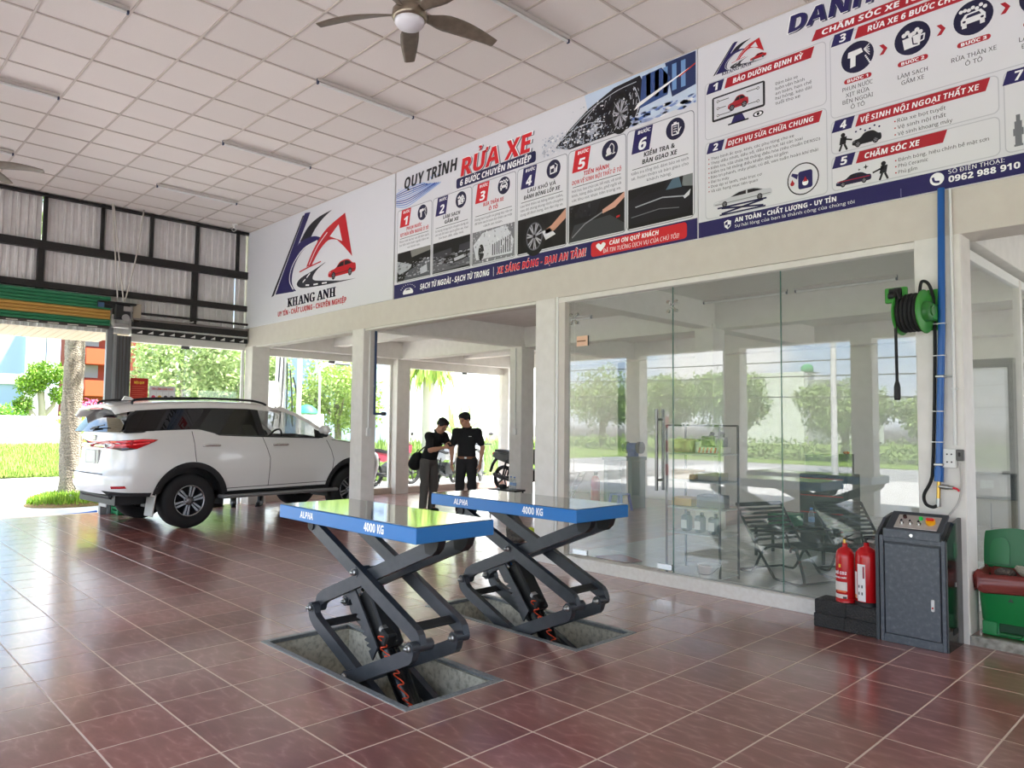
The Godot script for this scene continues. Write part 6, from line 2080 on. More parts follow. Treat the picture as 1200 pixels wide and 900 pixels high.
# surface nets over a field of tapered capsules [a, b, ra, rb] and ellipsoids ["e", centre, radii, basis], joined with a smooth minimum
func nets(b: MB, prims: Array, cell: float, k: float) -> void:
	var lo := Vector3.ONE * 1e6
	var hi := -lo
	var boxes := []
	for p in prims:
		var l: Vector3
		var h: Vector3
		if p[0] is String:
			var r: float = maxf(p[2].x, maxf(p[2].y, p[2].z))
			l = p[1] - Vector3.ONE * r
			h = p[1] + Vector3.ONE * r
		else:
			var r: float = maxf(p[2], p[3])
			l = p[0].min(p[1]) - Vector3.ONE * r
			h = p[0].max(p[1]) + Vector3.ONE * r
		var g := Vector3.ONE * (k + cell * 2.0)
		boxes.append([l - g, h + g])
		lo = lo.min(l - g)
		hi = hi.max(h + g)
	var n := Vector3i((hi - lo) / cell) + Vector3i(2, 2, 2)
	var f := PackedFloat32Array()
	f.resize(n.x * n.y * n.z)
	f.fill(1.0)
	var sy := n.x
	var sz := n.x * n.y
	for pi in prims.size():
		var p = prims[pi]
		var i0 := Vector3i((boxes[pi][0] - lo) / cell).clamp(Vector3i.ZERO, n - Vector3i.ONE)
		var i1 := Vector3i((boxes[pi][1] - lo) / cell).clamp(Vector3i.ZERO, n - Vector3i.ONE)
		var ell: bool = p[0] is String
		var a := Vector3.ZERO
		var ab := Vector3.ZERO
		var l2 := 1.0
		var inv := Basis()
		var rr := Vector3.ONE
		var ra := 0.0
		var rb := 0.0
		if ell:
			a = p[1]
			rr = p[2]
			inv = (p[3] as Basis).inverse() if p.size() > 3 else Basis()
		else:
			a = p[0]
			ab = p[1] - p[0]
			l2 = maxf(ab.length_squared(), 1e-9)
			ra = p[2]
			rb = p[3]
		var rm := minf(rr.x, minf(rr.y, rr.z))
		for z in range(i0.z, i1.z + 1):
			for y in range(i0.y, i1.y + 1):
				var at := z * sz + y * sy
				for x in range(i0.x, i1.x + 1):
					var q := lo + Vector3(x, y, z) * cell - a
					var d: float
					if ell:
						var u := (inv * q) / rr
						var m := u.length()
						d = (m - 1.0) * m / maxf((u / rr).length(), 1e-5) if m > 1e-4 else -rm
					else:
						var t := clampf(q.dot(ab) / l2, 0.0, 1.0)
						d = (q - ab * t).length() - lerpf(ra, rb, t)
					var o := f[at + x]
					var h := maxf(k - absf(o - d), 0.0) / k
					f[at + x] = minf(o, d) - h * h * k * 0.25
	var vid := PackedInt32Array()
	vid.resize(f.size())
	vid.fill(-1)
	var vs := PackedVector3Array()
	var lim := cell * 2.5
	for z in n.z - 1:
		for y in n.y - 1:
			var at := z * sz + y * sy
			for x in n.x - 1:
				var c := at + x
				if absf(f[c]) > lim:
					continue
				var v := [f[c], f[c + 1], f[c + sy], f[c + sy + 1], f[c + sz], f[c + sz + 1], f[c + sz + sy], f[c + sz + sy + 1]]
				var m := 0
				for i in 8:
					if v[i] < 0.0:
						m |= 1 << i
				if m == 0 or m == 255:
					continue
				var s := Vector3.ZERO
				var cnt := 0
				for e in EDGES:
					if (m >> e[0] & 1) != (m >> e[1] & 1):
						var t: float = v[e[0]] / (v[e[0]] - v[e[1]])
						s += Vector3(e[0] & 1, e[0] >> 1 & 1, e[0] >> 2).lerp(Vector3(e[1] & 1, e[1] >> 1 & 1, e[1] >> 2), t)
						cnt += 1
				vid[c] = vs.size()
				vs.append(lo + (Vector3(x, y, z) + s / cnt) * cell)
	b.smooth()
	for z in range(1, n.z - 1):
		for y in range(1, n.y - 1):
			for x in range(1, n.x - 1):
				var c := z * sz + y * sy + x
				if vid[c] < 0:
					continue
				var s0 := f[c] < 0.0
				for ax in 3:
					var st: int = [1, sy, sz][ax]
					if (f[c + st] < 0.0) == s0:
						continue
					var u: int = [sy, sz, 1][ax]
					var w: int = [sz, 1, sy][ax]
					var q := [vid[c - u - w], vid[c - w], vid[c], vid[c - u]]
					if q.min() < 0:
						continue
					if s0:
						b.q(vs[q[0]], vs[q[1]], vs[q[2]], vs[q[3]])
					else:
						b.q(vs[q[0]], vs[q[3]], vs[q[2]], vs[q[1]])
	b.smooth(false)

const EDGES := [[0, 1], [2, 3], [4, 5], [6, 7], [0, 2], [1, 3], [4, 6], [5, 7], [0, 4], [1, 5], [2, 6], [3, 7]]

# a hand at the wrist: d points along the palm, nrm out of the palm's inner side, th towards the thumb
func hand(b: MB, w: Vector3, d: Vector3, nrm: Vector3, th: Vector3, curl: float) -> void:
	var pr := [[w - d * 0.01, w + d * 0.085, 0.024, 0.026], [w + th * 0.018 + d * 0.02, w + th * 0.026 + d * 0.085, 0.016, 0.014], [w - th * 0.018 + d * 0.02, w - th * 0.028 + d * 0.078, 0.016, 0.013]]
	var lens := [0.072, 0.08, 0.074, 0.06]
	for i in 4:
		var o := w + d * (0.086 - 0.004 * i) + th * (0.03 - 0.02 * i)
		var a: Vector3 = o
		var dir := d
		var ax := d.cross(nrm).normalized()
		for j in 3:
			dir = dir.rotated(ax, curl * [0.7, 1.0, 0.8][j])
			var e: Vector3 = a + dir * lens[i] * [0.45, 0.32, 0.25][j]
			pr.append([a, e, 0.0095 - 0.001 * j, 0.0088 - 0.001 * j])
			a = e
	var t0 := w + th * 0.022 + d * 0.025
	var t1 := t0 + (th * 0.7 + d * 0.6 + nrm * 0.35).normalized() * 0.045
	var t2 := t1 + (th * 0.15 + d * 0.85 + nrm * 0.5).normalized() * 0.034
	var t3 := t2 + (d * 0.9 + nrm * 0.45 - th * 0.1).normalized() * 0.026
	pr.append([t0, t1, 0.014, 0.011])
	pr.append([t1, t2, 0.0105, 0.0095])
	pr.append([t2, t3, 0.0092, 0.008])
	nets(b, pr, 0.005, 0.008)

func head(b: MB, hair: MB, c: Vector3, bs: Basis, eyes: MB) -> void:
	var e := func(p: Vector3, r: Vector3) -> Array:
		return ["e", c + bs * p, r, bs]
	var pr := [e.call(Vector3(0, 0.03, -0.01), Vector3(0.076, 0.095, 0.095)), e.call(Vector3(0, -0.045, 0.03), Vector3(0.058, 0.068, 0.062)), e.call(Vector3(0, -0.088, 0.058), Vector3(0.028, 0.022, 0.024)),
		[c + bs * Vector3(0, 0.02, 0.084), c + bs * Vector3(0, -0.018, 0.106), 0.009, 0.015], e.call(Vector3(0.014, -0.022, 0.092), Vector3(0.011, 0.009, 0.012)), e.call(Vector3(-0.014, -0.022, 0.092), Vector3(0.011, 0.009, 0.012)),
		e.call(Vector3(0, -0.052, 0.084), Vector3(0.025, 0.0075, 0.012)), e.call(Vector3(0, -0.064, 0.083), Vector3(0.021, 0.0075, 0.011)),
		e.call(Vector3(0.034, 0.034, 0.07), Vector3(0.024, 0.010, 0.014)), e.call(Vector3(-0.034, 0.034, 0.07), Vector3(0.024, 0.010, 0.014)),
		e.call(Vector3(0.04, -0.016, 0.058), Vector3(0.024, 0.02, 0.022)), e.call(Vector3(-0.04, -0.016, 0.058), Vector3(0.024, 0.02, 0.022)),
		e.call(Vector3(0.078, -0.005, -0.008), Vector3(0.012, 0.032, 0.02)), e.call(Vector3(-0.078, -0.005, -0.008), Vector3(0.012, 0.032, 0.02)),
		[c + bs * Vector3(0, -0.05, -0.02), c + bs * Vector3(0, -0.14, -0.035), 0.055, 0.056]]
	nets(b, pr, 0.006, 0.012)
	var hp := [e.call(Vector3(0, 0.058, -0.022), Vector3(0.086, 0.082, 0.1)), e.call(Vector3(0, 0.02, -0.06), Vector3(0.078, 0.075, 0.06)), e.call(Vector3(0, 0.10, 0.03), Vector3(0.068, 0.036, 0.05)), e.call(Vector3(0.03, 0.085, 0.066), Vector3(0.032, 0.026, 0.016)), e.call(Vector3(-0.03, 0.088, 0.064), Vector3(0.032, 0.026, 0.016)), e.call(Vector3(0.065, 0.06, 0.035), Vector3(0.016, 0.045, 0.03)), e.call(Vector3(-0.065, 0.06, 0.035), Vector3(0.016, 0.045, 0.03)), e.call(Vector3(0.074, 0.03, 0.0), Vector3(0.014, 0.04, 0.032)), e.call(Vector3(-0.074, 0.03, 0.0), Vector3(0.014, 0.04, 0.032))]
	nets(hair, hp, 0.007, 0.012)
	for s in [1.0, -1.0]:
		eyes.ell(c + bs * Vector3(0.032 * s, 0.012, 0.079), Vector3(0.013, 0.006, 0.008), 8, bs)
		eyes.box(c + bs * Vector3(0.034 * s, 0.036, 0.086), Vector3(0.036, 0.007, 0.008), 0.003, bs)

func person(label: String, pos: Vector3, turn: float, j: Dictionary, trouser: Material) -> Node3D:
	var t := thing("person", label, "person", pos, turn)
	var skin := mat(rgb(196, 146, 118), 0.55)
	var cloth := mat(rgb(19, 20, 22), 0.85)
	var b := mb()
	var hair := mb()
	var eyes := mb()
	var pr := [[j.hip, j.chest, 0.09, 0.09], [j.chest, j.neck - Vector3(0, 0.03, 0), 0.09, 0.06], [j.neck - Vector3(0, 0.03, 0), j.neck + j.up * 0.09, 0.058, 0.054]]
	var sh := [["e", j.chest.lerp(j.neck, 0.15), Vector3(0.175, 0.16, 0.118), j.tb], ["e", j.hip.lerp(j.chest, 0.45), Vector3(0.155, 0.2, 0.115), j.tb], ["e", j.hip + Vector3(0, 0.04, 0), Vector3(0.158, 0.1, 0.118), Basis()]]
	var tr := [["e", j.hip - Vector3(0, 0.02, 0), Vector3(0.16, 0.11, 0.118), Basis()]]
	for s in [0, 1]:
		var sg := 1.0 if s == 0 else -1.0
		var so: Vector3 = j.neck + j.tb * Vector3(0.185 * sg, -0.055, -0.01)
		var el: Vector3 = j.elbow[s]
		var wr: Vector3 = j.wrist[s]
		pr.append([j.neck - Vector3(0, 0.04, 0), so, 0.06, 0.055])
		pr.append([so, el, 0.047, 0.037])
		pr.append([el, el.lerp(wr, 0.35), 0.037, 0.036])
		pr.append([el.lerp(wr, 0.35), wr, 0.036, 0.024])
		sh.append([j.neck - Vector3(0, 0.05, 0), so, 0.068, 0.068])
		sh.append([so, so.lerp(el, 0.72), 0.064, 0.062])
		var hj: Vector3 = j.hip + Vector3(0.088 * sg, -0.05, 0)
		var kn: Vector3 = j.knee[s]
		var an: Vector3 = j.ankle[s]
		pr.append([hj, kn, 0.075, 0.05])
		pr.append([kn, kn.lerp(an, 0.4), 0.05, 0.05])
		pr.append([kn.lerp(an, 0.4), an, 0.05, 0.034])
		pr.append([an, an + Vector3(0, -0.045, 0.11), 0.034, 0.03])
		tr.append([hj, kn, 0.098, 0.077])
		tr.append([kn, an + Vector3(0, 0.0, 0), 0.077, 0.068])
	nets(b, pr, 0.016, 0.03)
	for s in [0, 1]:
		var w: Array = j.hands[s]
		hand(b, j.wrist[s], w[0].normalized(), w[1].normalized(), w[2].normalized(), w[3])
	head(b, hair, j.head, j.hb, eyes)
	put("body", b, skin, t)
	put("hair", hair, mat(rgb(16, 14, 14), 0.7), t)
	put("eyes", eyes, mat(rgb(20, 16, 14), 0.3), t).set_meta("kind", "stuff")
	b = mb()
	nets(b, sh, 0.015, 0.045)
	var shirt := put("polo_shirt", b, cloth, t)
	b = mb()
	var cr := []
	for k in 14:
		var a := TAU * k / 14.0
		cr.append(j.neck + j.up * 0.028 + j.tb * Vector3(sin(a) * 0.072, -0.02 * cos(a), cos(a) * 0.068))
	b.tube(cr, 0.017, 6, true)
	put("collar", b, cloth, shirt)
	put("chest_mark", mb().at(j.chest.lerp(j.neck, 0.35) + j.tb * Vector3(0.075, 0.0, 0.122), j.tb).box(Vector3.ZERO, Vector3(0.05, 0.008, 0.004)), M.white, shirt)
	b = mb()
	nets(b, tr, 0.015, 0.03)
	put("trousers", b, trouser, t)
	for s in [0, 1]:
		var an: Vector3 = j.ankle[s]
		b = mb()
		nets(b, [[Vector3(an.x, 0.045, an.z - 0.03), Vector3(an.x, 0.04, an.z + 0.15), 0.044, 0.036], [Vector3(an.x, 0.05, an.z), an + Vector3(0, 0.02, 0), 0.046, 0.045]], 0.012, 0.03)
		put("shoe", b, M.black, t)
	t.scale = Vector3.ONE * 0.965
	return t

func people() -> void:
	var grey := textured(noise(0.05, 3, 31), [rgb(84, 82, 78), rgb(104, 101, 96)], 2.0, 0.9)
	var j := {
		"hip": Vector3(0, 0.93, -0.02), "chest": Vector3(0.0, 1.20, 0.10), "neck": Vector3(0, 1.39, 0.20), "up": Vector3(0, 0.8, 0.5).normalized(), "tb": Basis(Vector3.RIGHT, 0.42),
		"head": Vector3(0, 1.525, 0.31), "hb": Basis(Vector3.RIGHT, 0.62),
		"elbow": [Vector3(0.25, 1.10, 0.30), Vector3(-0.25, 1.10, 0.28)], "wrist": [Vector3(0.085, 1.155, 0.46), Vector3(-0.09, 1.155, 0.45)],
		"knee": [Vector3(0.10, 0.48, 0.02), Vector3(-0.11, 0.48, 0.0)], "ankle": [Vector3(0.11, 0.085, -0.05), Vector3(-0.12, 0.085, -0.03)],
		"hands": [[Vector3(-0.55, 0.3, 0.75), Vector3(-0.6, 0.1, -0.6), Vector3(0, 1, -0.2), 0.55], [Vector3(0.55, 0.3, 0.75), Vector3(0.6, 0.1, -0.6), Vector3(0, 1, -0.2), 0.55]],
	}
	person("man in black polo and grey trousers bending over a phone", Vector3(-9.99, 0, -7.74), deg_to_rad(96), j, grey)
	var ph := Vector3(0.0, 1.20, 0.535)
	var base := Transform3D(Basis(Vector3.UP, deg_to_rad(96)).scaled(Vector3.ONE * 0.965), Vector3(-9.99, 0, -7.74))
	var b := mb().at(Vector3.ZERO, Basis(Vector3.RIGHT, -0.75)).box(Vector3.ZERO, Vector3(0.15, 0.078, 0.01), 0.004)
	var p := solo("phone", b, M.black, "black phone held in both hands by the bending man", "phone")
	p.transform = base * Transform3D(Basis(), ph)
	b = mb()
	nets(b, [["e", Vector3(0, 0, 0), Vector3(0.15, 0.17, 0.09), Basis(Vector3.BACK, 0.2)], ["e", Vector3(0, -0.06, -0.02), Vector3(0.14, 0.11, 0.1), Basis()]], 0.014, 0.04)
	var bag := thing("shoulder_bag", "black bag slung on the back of the bending man", "bag")
	bag.transform = base * Transform3D(Basis(Vector3.RIGHT, 0.35), Vector3(-0.12, 0.90, -0.20))
	put("pouch", b, mat(rgb(22, 22, 24), 0.8), bag)
	put("strap", mb().tube(spline([Vector3(-0.06, 0.15, 0.03), Vector3(0.0, 0.32, 0.12), Vector3(0.1, 0.42, 0.24), Vector3(0.2, 0.36, 0.38)]), 0.014, 6), M.black, bag)
	put("handle_loop", mb().tube(spline([Vector3(-0.03, 0.16, -0.02), Vector3(0, 0.2, -0.04), Vector3(0.03, 0.16, -0.02)]), 0.008, 5), M.black, bag)
	var j2 := {
		"hip": Vector3(0, 0.98, 0), "chest": Vector3(0, 1.28, 0.01), "neck": Vector3(0, 1.475, 0.0), "up": Vector3(0, 1, 0.12).normalized(), "tb": Basis(),
		"head": Vector3(-0.035, 1.625, 0.045), "hb": Basis.from_euler(Vector3(0.34, -0.65, 0.0)),
		"elbow": [Vector3(0.27, 1.16, -0.02), Vector3(-0.26, 1.16, 0.0)], "wrist": [Vector3(0.245, 0.90, 0.06), Vector3(-0.25, 0.90, 0.05)],
		"knee": [Vector3(0.10, 0.51, 0.04), Vector3(-0.11, 0.51, 0.02)], "ankle": [Vector3(0.12, 0.085, 0.0), Vector3(-0.12, 0.085, -0.02)],
		"hands": [[Vector3(-0.05, -1, 0.12), Vector3(-1, 0, 0.1), Vector3(0, 0.1, 1), 0.28], [Vector3(0.05, -1, 0.12), Vector3(1, 0, 0.1), Vector3(0, 0.1, 1), 0.28]],
	}
	var t := person("man in black polo with brown belt and dark trousers looking at the phone", Vector3(-9.30, 0, -7.98), deg_to_rad(40), j2, mat(rgb(34, 32, 34), 0.85))
	b = mb()
	var ring := []
	for k in 28:
		var a := TAU * k / 28.0
		ring.append(Vector3(sin(a) * 0.166, 0.985, cos(a) * 0.125))
	var lr := []
	for y in [-0.02, 0.02]:
		var l := PackedVector3Array()
		for q: Vector3 in ring:
			l.append(q + Vector3(0, y, 0))
		lr.append(l)
	b.loft(lr)
	put("belt", b, mat(rgb(120, 74, 44), 0.5), t)
	put("buckle", mb().box(Vector3(0, 0.985, 0.128), Vector3(0.04, 0.03, 0.008), 0.003), M.zinc, t)

func make_bike(label: String, pos: Vector3, turn: float, body: Color, group := "") -> Node3D:
	# along +x, rear axle over the origin
	var t := thing("motorbike", label, "motorbike", pos, turn, group)
	var pm := mat(body, 0.3)
	var ax := Basis(Vector3.RIGHT, PI / 2)
	for x in [0.0, 1.25]:
		var b := mb().at(Vector3(x, 0.29, 0), ax)
		b.lathe([Vector2(0.225, -0.035), Vector2(0.26, -0.045), Vector2(0.285, -0.03), Vector2(0.292, 0), Vector2(0.285, 0.03), Vector2(0.26, 0.045), Vector2(0.225, 0.035), Vector2(0.215, 0), Vector2(0.225, -0.035)], 30)
		put("tyre", b, M.rubber, t)
		b = mb().at(Vector3(x, 0.29, 0), ax)
		b.lathe([Vector2(0.218, -0.03), Vector2(0.205, 0), Vector2(0.218, 0.03)], 30)
		b.lathe([Vector2(0.0, -0.05), Vector2(0.04, -0.05), Vector2(0.04, 0.05), Vector2(0, 0.05)], 14)
		for k in 5:
			var a := TAU * k / 5.0
			b.box(Vector3(cos(a) * 0.12, 0, sin(a) * 0.12), Vector3(0.2, 0.022, 0.035), 0.006, Basis(Vector3.UP, -a))
		put("wheel_rim", b, M.black, t)
	var side := func(poly: PackedVector2Array, hw: float, called: String, m: Material) -> void:
		put(called, mb().ext(poly, -hw, hw), m, t)
	side.call(V2([-0.28, 0.78, -0.1, 0.70, 0.25, 0.60, 0.45, 0.66, 0.4, 0.80, 0.0, 0.86, -0.22, 0.88]), 0.09, "tail_panel", pm)
	side.call(V2([-0.2, 0.885, 0.1, 0.86, 0.38, 0.80, 0.6, 0.80, 0.62, 0.84, 0.4, 0.86, 0.12, 0.93, -0.18, 0.94]), 0.11, "seat", M.black)
	side.call(V2([0.55, 0.78, 0.95, 0.62, 1.05, 0.80, 0.95, 0.98, 0.7, 0.92]), 0.12, "tank_cowl", pm)
	side.call(V2([0.35, 0.26, 0.8, 0.24, 0.85, 0.5, 0.5, 0.58, 0.35, 0.5]), 0.13, "engine", mat(rgb(46, 46, 48), 0.5, 0.4))
	side.call(V2([1.0, 0.85, 1.12, 0.8, 1.16, 1.0, 1.02, 1.08]), 0.12, "front_cowl", pm)
	var b2 := mb().at(Vector3(-0.265, 0.835, 0)).box(Vector3.ZERO, Vector3(0.09, 0.08, 0.17), 0.03)
	put("tail_lamp", b2, M.red, t)
	b2 = mb().tube([Vector3(-0.2, 0.76, 0), Vector3(-0.33, 0.6, 0), Vector3(-0.4, 0.42, 0)], 0.035, 6)
	put("rear_mudguard", b2, M.black, t)
	b2 = mb()
	var fa := arc(Vector2(1.25, 0.29), 0.32, 20, 150, 10)
	var fb := arc(Vector2(1.25, 0.29), 0.335, 20, 150, 10)
	fb.reverse()
	fa.append_array(fb)
	put("front_mudguard", b2.ext(fa, -0.06, 0.06), pm, t)
	for z in [-0.075, 0.075]:
		put("front_fork", mb().cyl(Vector3(1.25, 0.29, z), Vector3(1.05, 0.98, z), 0.02, 8), M.zinc, t)
		put("swing_arm", mb().box(Vector3(0.22, 0.31, z * 1.1), Vector3(0.5, 0.05, 0.03), 0.01), M.black, t)
		put("shock_absorber", mb().cyl(Vector3(0.03, 0.34, z * 1.2), Vector3(0.12, 0.7, z * 1.2), 0.022, 8), M.black, t)
		put("mirror_stalk", mb().tube([Vector3(0.98, 1.04, z * 3), Vector3(0.98, 1.16, z * 3.6), Vector3(0.97, 1.26, z * 4.0)], 0.006, 5), M.black, t)
		put("mirror", mb().ell(Vector3(0.97, 1.3, z * 4.2), Vector3(0.015, 0.04, 0.06), 12), M.black, t)
		put("grip", mb().cyl(Vector3(0.93, 1.03, z * 2.6), Vector3(0.89, 1.03, z * 4.6), 0.018, 8), M.black, t)
	put("handlebar", mb().tube([Vector3(0.9, 1.03, -0.3), Vector3(1.0, 1.02, -0.1), Vector3(1.0, 1.02, 0.1), Vector3(0.9, 1.03, 0.3)], 0.012, 6), M.black, t)
	put("head_lamp", mb().ell(Vector3(1.13, 0.92, 0), Vector3(0.06, 0.07, 0.1), 12), M.chrome, t)
	put("exhaust", mb().tube(spline([Vector3(0.75, 0.3, 0.1), Vector3(0.4, 0.24, 0.14), Vector3(0.1, 0.3, 0.15), Vector3(-0.18, 0.38, 0.15)]), [0.02] + range(11).map(func(_i): return 0.03) + range(7).map(func(_i): return 0.045), 10), mat(rgb(50, 50, 52), 0.4, 0.6), t)
	put("footrest", mb().box(Vector3(0.55, 0.27, 0), Vector3(0.05, 0.03, 0.5), 0.01), M.black, t)
	put("stand", mb().cyl(Vector3(0.42, 0.27, -0.1), Vector3(0.36, 0.0, -0.2), 0.012, 6), M.black, t)
	return t

func motorbikes() -> void:
	make_bike("black motorbike with red tail lamp parked behind the porch pillar", Vector3(-12.2, 0, -11.6), 0.16, rgb(26, 26, 28))
	make_bike("pale grey motorbike parked outside the glass just behind the two men", Vector3(-14.6, -0.05, -11.5), PI / 2 + 0.5, rgb(170, 174, 178))
	make_bike("pink red motorbike parked outside the glass left of the men", Vector3(-15.4, -0.05, -10.2), PI / 2 + 0.1, rgb(206, 70, 92))
	make_bike("silver grey motorbike half hidden behind the belted man", Vector3(-14.4, -0.05, -12.6), PI / 2 + 0.7, rgb(196, 200, 204))

func tube_light(label: String, a: Vector3, b: Vector3, group: String) -> void:
	var d := (b - a).normalized()
	var l := a.distance_to(b)
	var t := thing("tube_light", label, "light", (a + b) / 2, 0.0, group)
	if absf(d.x) > 0.5:
		t.rotation.y = PI / 2
	put("batten", mb().box(Vector3(0, -0.018, 0), Vector3(0.036, 0.036, l), 0.004), M.lamp_base, t)
	put("glass_tube", mb().cyl(Vector3(0, -0.052, -l / 2 + 0.02), Vector3(0, -0.052, l / 2 - 0.02), 0.0135, 10), M.lamp, t)
	for s in [-1.0, 1.0]:
		put("end_cap", mb().box(Vector3(0, -0.035, s * (l / 2 - 0.008)), Vector3(0.032, 0.062, 0.018), 0.004), mat(rgb(52, 62, 92), 0.5), t)

func ceiling_things() -> void:
	var g := "unlit tube lights on the panelled ceiling"
	var rows := [["nearest the sign wall above the car wash banner", "tube light in the middle of the ceiling, left of the fan blade tip", "third from the sign boards, in the row nearer that wall", "near the shutter wall, in the row by the sign wall"], ["close above the viewer right of the fan", "at the top edge of the picture, left of the fan", "left edge of the picture, in the outer row", "far left above the green shutter, in the outer row"]]
	for r in 2:
		for k in 4:
			var x: float = [-4.34, -6.70, -9.05, -11.42][k]
			var z: float = [-4.27, -1.26][r]
			var w: String = rows[r][k]
			tube_light(("unlit " if w.begins_with("tube") else "unlit tube light ") + w, Vector3(x, CEIL - 0.0, z - 0.61), Vector3(x, CEIL - 0.0, z + 0.61), g)
	tube_light("tube light on the porch soffit above the two standing men", Vector3(-10.4, 3.25, -8.9), Vector3(-9.6, 3.25, -8.9), "tube lights on the porch soffit")
	tube_light("tube light on the far porch soffit near the palm window", Vector3(-12.6, 3.25, -11.9), Vector3(-11.5, 3.25, -11.9), "tube lights on the porch soffit")
	tube_light("left tube light of the pair on the office soffit behind the glass", Vector3(-5.4, 3.25, -8.9), Vector3(-4.2, 3.25, -8.9), "tube lights on the office soffit")
	tube_light("right tube light of the pair on the office soffit behind the glass", Vector3(-4.1, 3.25, -8.9), Vector3(-2.9, 3.25, -8.9), "tube lights on the office soffit")
	tube_light("short tube light seen above the left edge of the glass front", Vector3(-8.2, 3.25, -8.9), Vector3(-7.4, 3.25, -8.9), "tube lights on the office soffit")
	# fans
	var metal := mat(rgb(150, 138, 122), 0.3, 0.8)
	var wood := textured(noise(0.04, 4, 51), [rgb(104, 92, 80), rgb(128, 116, 102)], 1.2, 0.45, 0.0, 256, [], false)
	for f in 2:
		var t := thing("ceiling_fan", ["five bladed brown ceiling fan with round white lamp at the top centre", "ceiling fan at the left edge whose blade tip shows below the ceiling"][f], "fan", Vector3(-4.27, CEIL + 0.03, -3.06) if f == 0 else Vector3(-10.38, CEIL, -1.28), 0.0, "ceiling fans")
		put("canopy", mb().lathe([Vector2(0.0, 0), Vector2(0.075, 0), Vector2(0.07, -0.05), Vector2(0.03, -0.08), Vector2(0, -0.08)], 20), metal, t)
		put("down_rod", mb().cyl(Vector3(0, -0.06, 0), Vector3(0, -0.42, 0), 0.014, 10), metal, t)
		put("motor_housing", mb().lathe([Vector2(0.0, -0.36), Vector2(0.05, -0.37), Vector2(0.075, -0.40), Vector2(0.08, -0.55), Vector2(0.125, -0.57), Vector2(0.13, -0.62), Vector2(0.115, -0.64), Vector2(0, -0.645)], 28), metal, t)
		put("lamp", mb().lathe([Vector2(0.0, -0.635), Vector2(0.108, -0.638), Vector2(0.108, -0.66), Vector2(0.09, -0.685), Vector2(0, -0.695)], 28), mat(rgb(236, 234, 240), 0.4), t)
		for k in 5:
			var b := mb()
			b.smooth()
			var an := deg_to_rad(([149.0, 216.0, 279.0, 352.0, 72.0] if f == 0 else [5.0, 77.0, 149.0, 221.0, 293.0])[k])
			b.at(Vector3(0, -0.585, 0), Basis(Vector3.UP, -an))
			var rings := []
			for i in 13:
				var u := i / 12.0
				var r := lerpf(0.09, 0.74, u)
				var w := lut(u, [[0, 0.03], [0.1, 0.035], [0.3, 0.075], [0.55, 0.075], [0.8, 0.06], [1.0, 0.042]])
				var tw := lerpf(0.45, 0.16, u)
				var yy := 0.03 * sin(PI * u * 0.9)
				var ring := PackedVector3Array()
				for q in [[-1.0, -0.3], [-0.6, -1.0], [0.6, -1.0], [1.0, -0.3], [1.0, 0.3], [0.6, 1.0], [-0.6, 1.0], [-1.0, 0.3]]:
					var px: float = q[0] * w
					var py: float = q[1] * 0.006
					ring.append(Vector3(r, yy + py * cos(tw) + px * sin(tw), px * cos(tw) - py * sin(tw)))
				rings.append(ring)
			b.loft(rings, true, true)
			put("blade", b, wood, t)
	var c := thing("security_camera", "small white security camera under the ceiling in the far corner", "camera", Vector3(-12.78, CEIL, -5.44))
	put("base", mb().cyl(Vector3(0, 0, 0), Vector3(0, -0.03, 0), 0.045, 14), M.white, c)
	put("arm", mb().cyl(Vector3(0, -0.02, 0), Vector3(0.02, -0.08, 0.02), 0.014, 8), M.white, c)
	var hd := put("head", mb().cyl(Vector3(0.0, -0.09, 0.0), Vector3(0.09, -0.13, 0.06), 0.034, 14), M.white, c)
	put("lens", mb().cyl(Vector3(0.088, -0.129, 0.0587), Vector3(0.095, -0.132, 0.0633), 0.026, 14), M.black, hd)

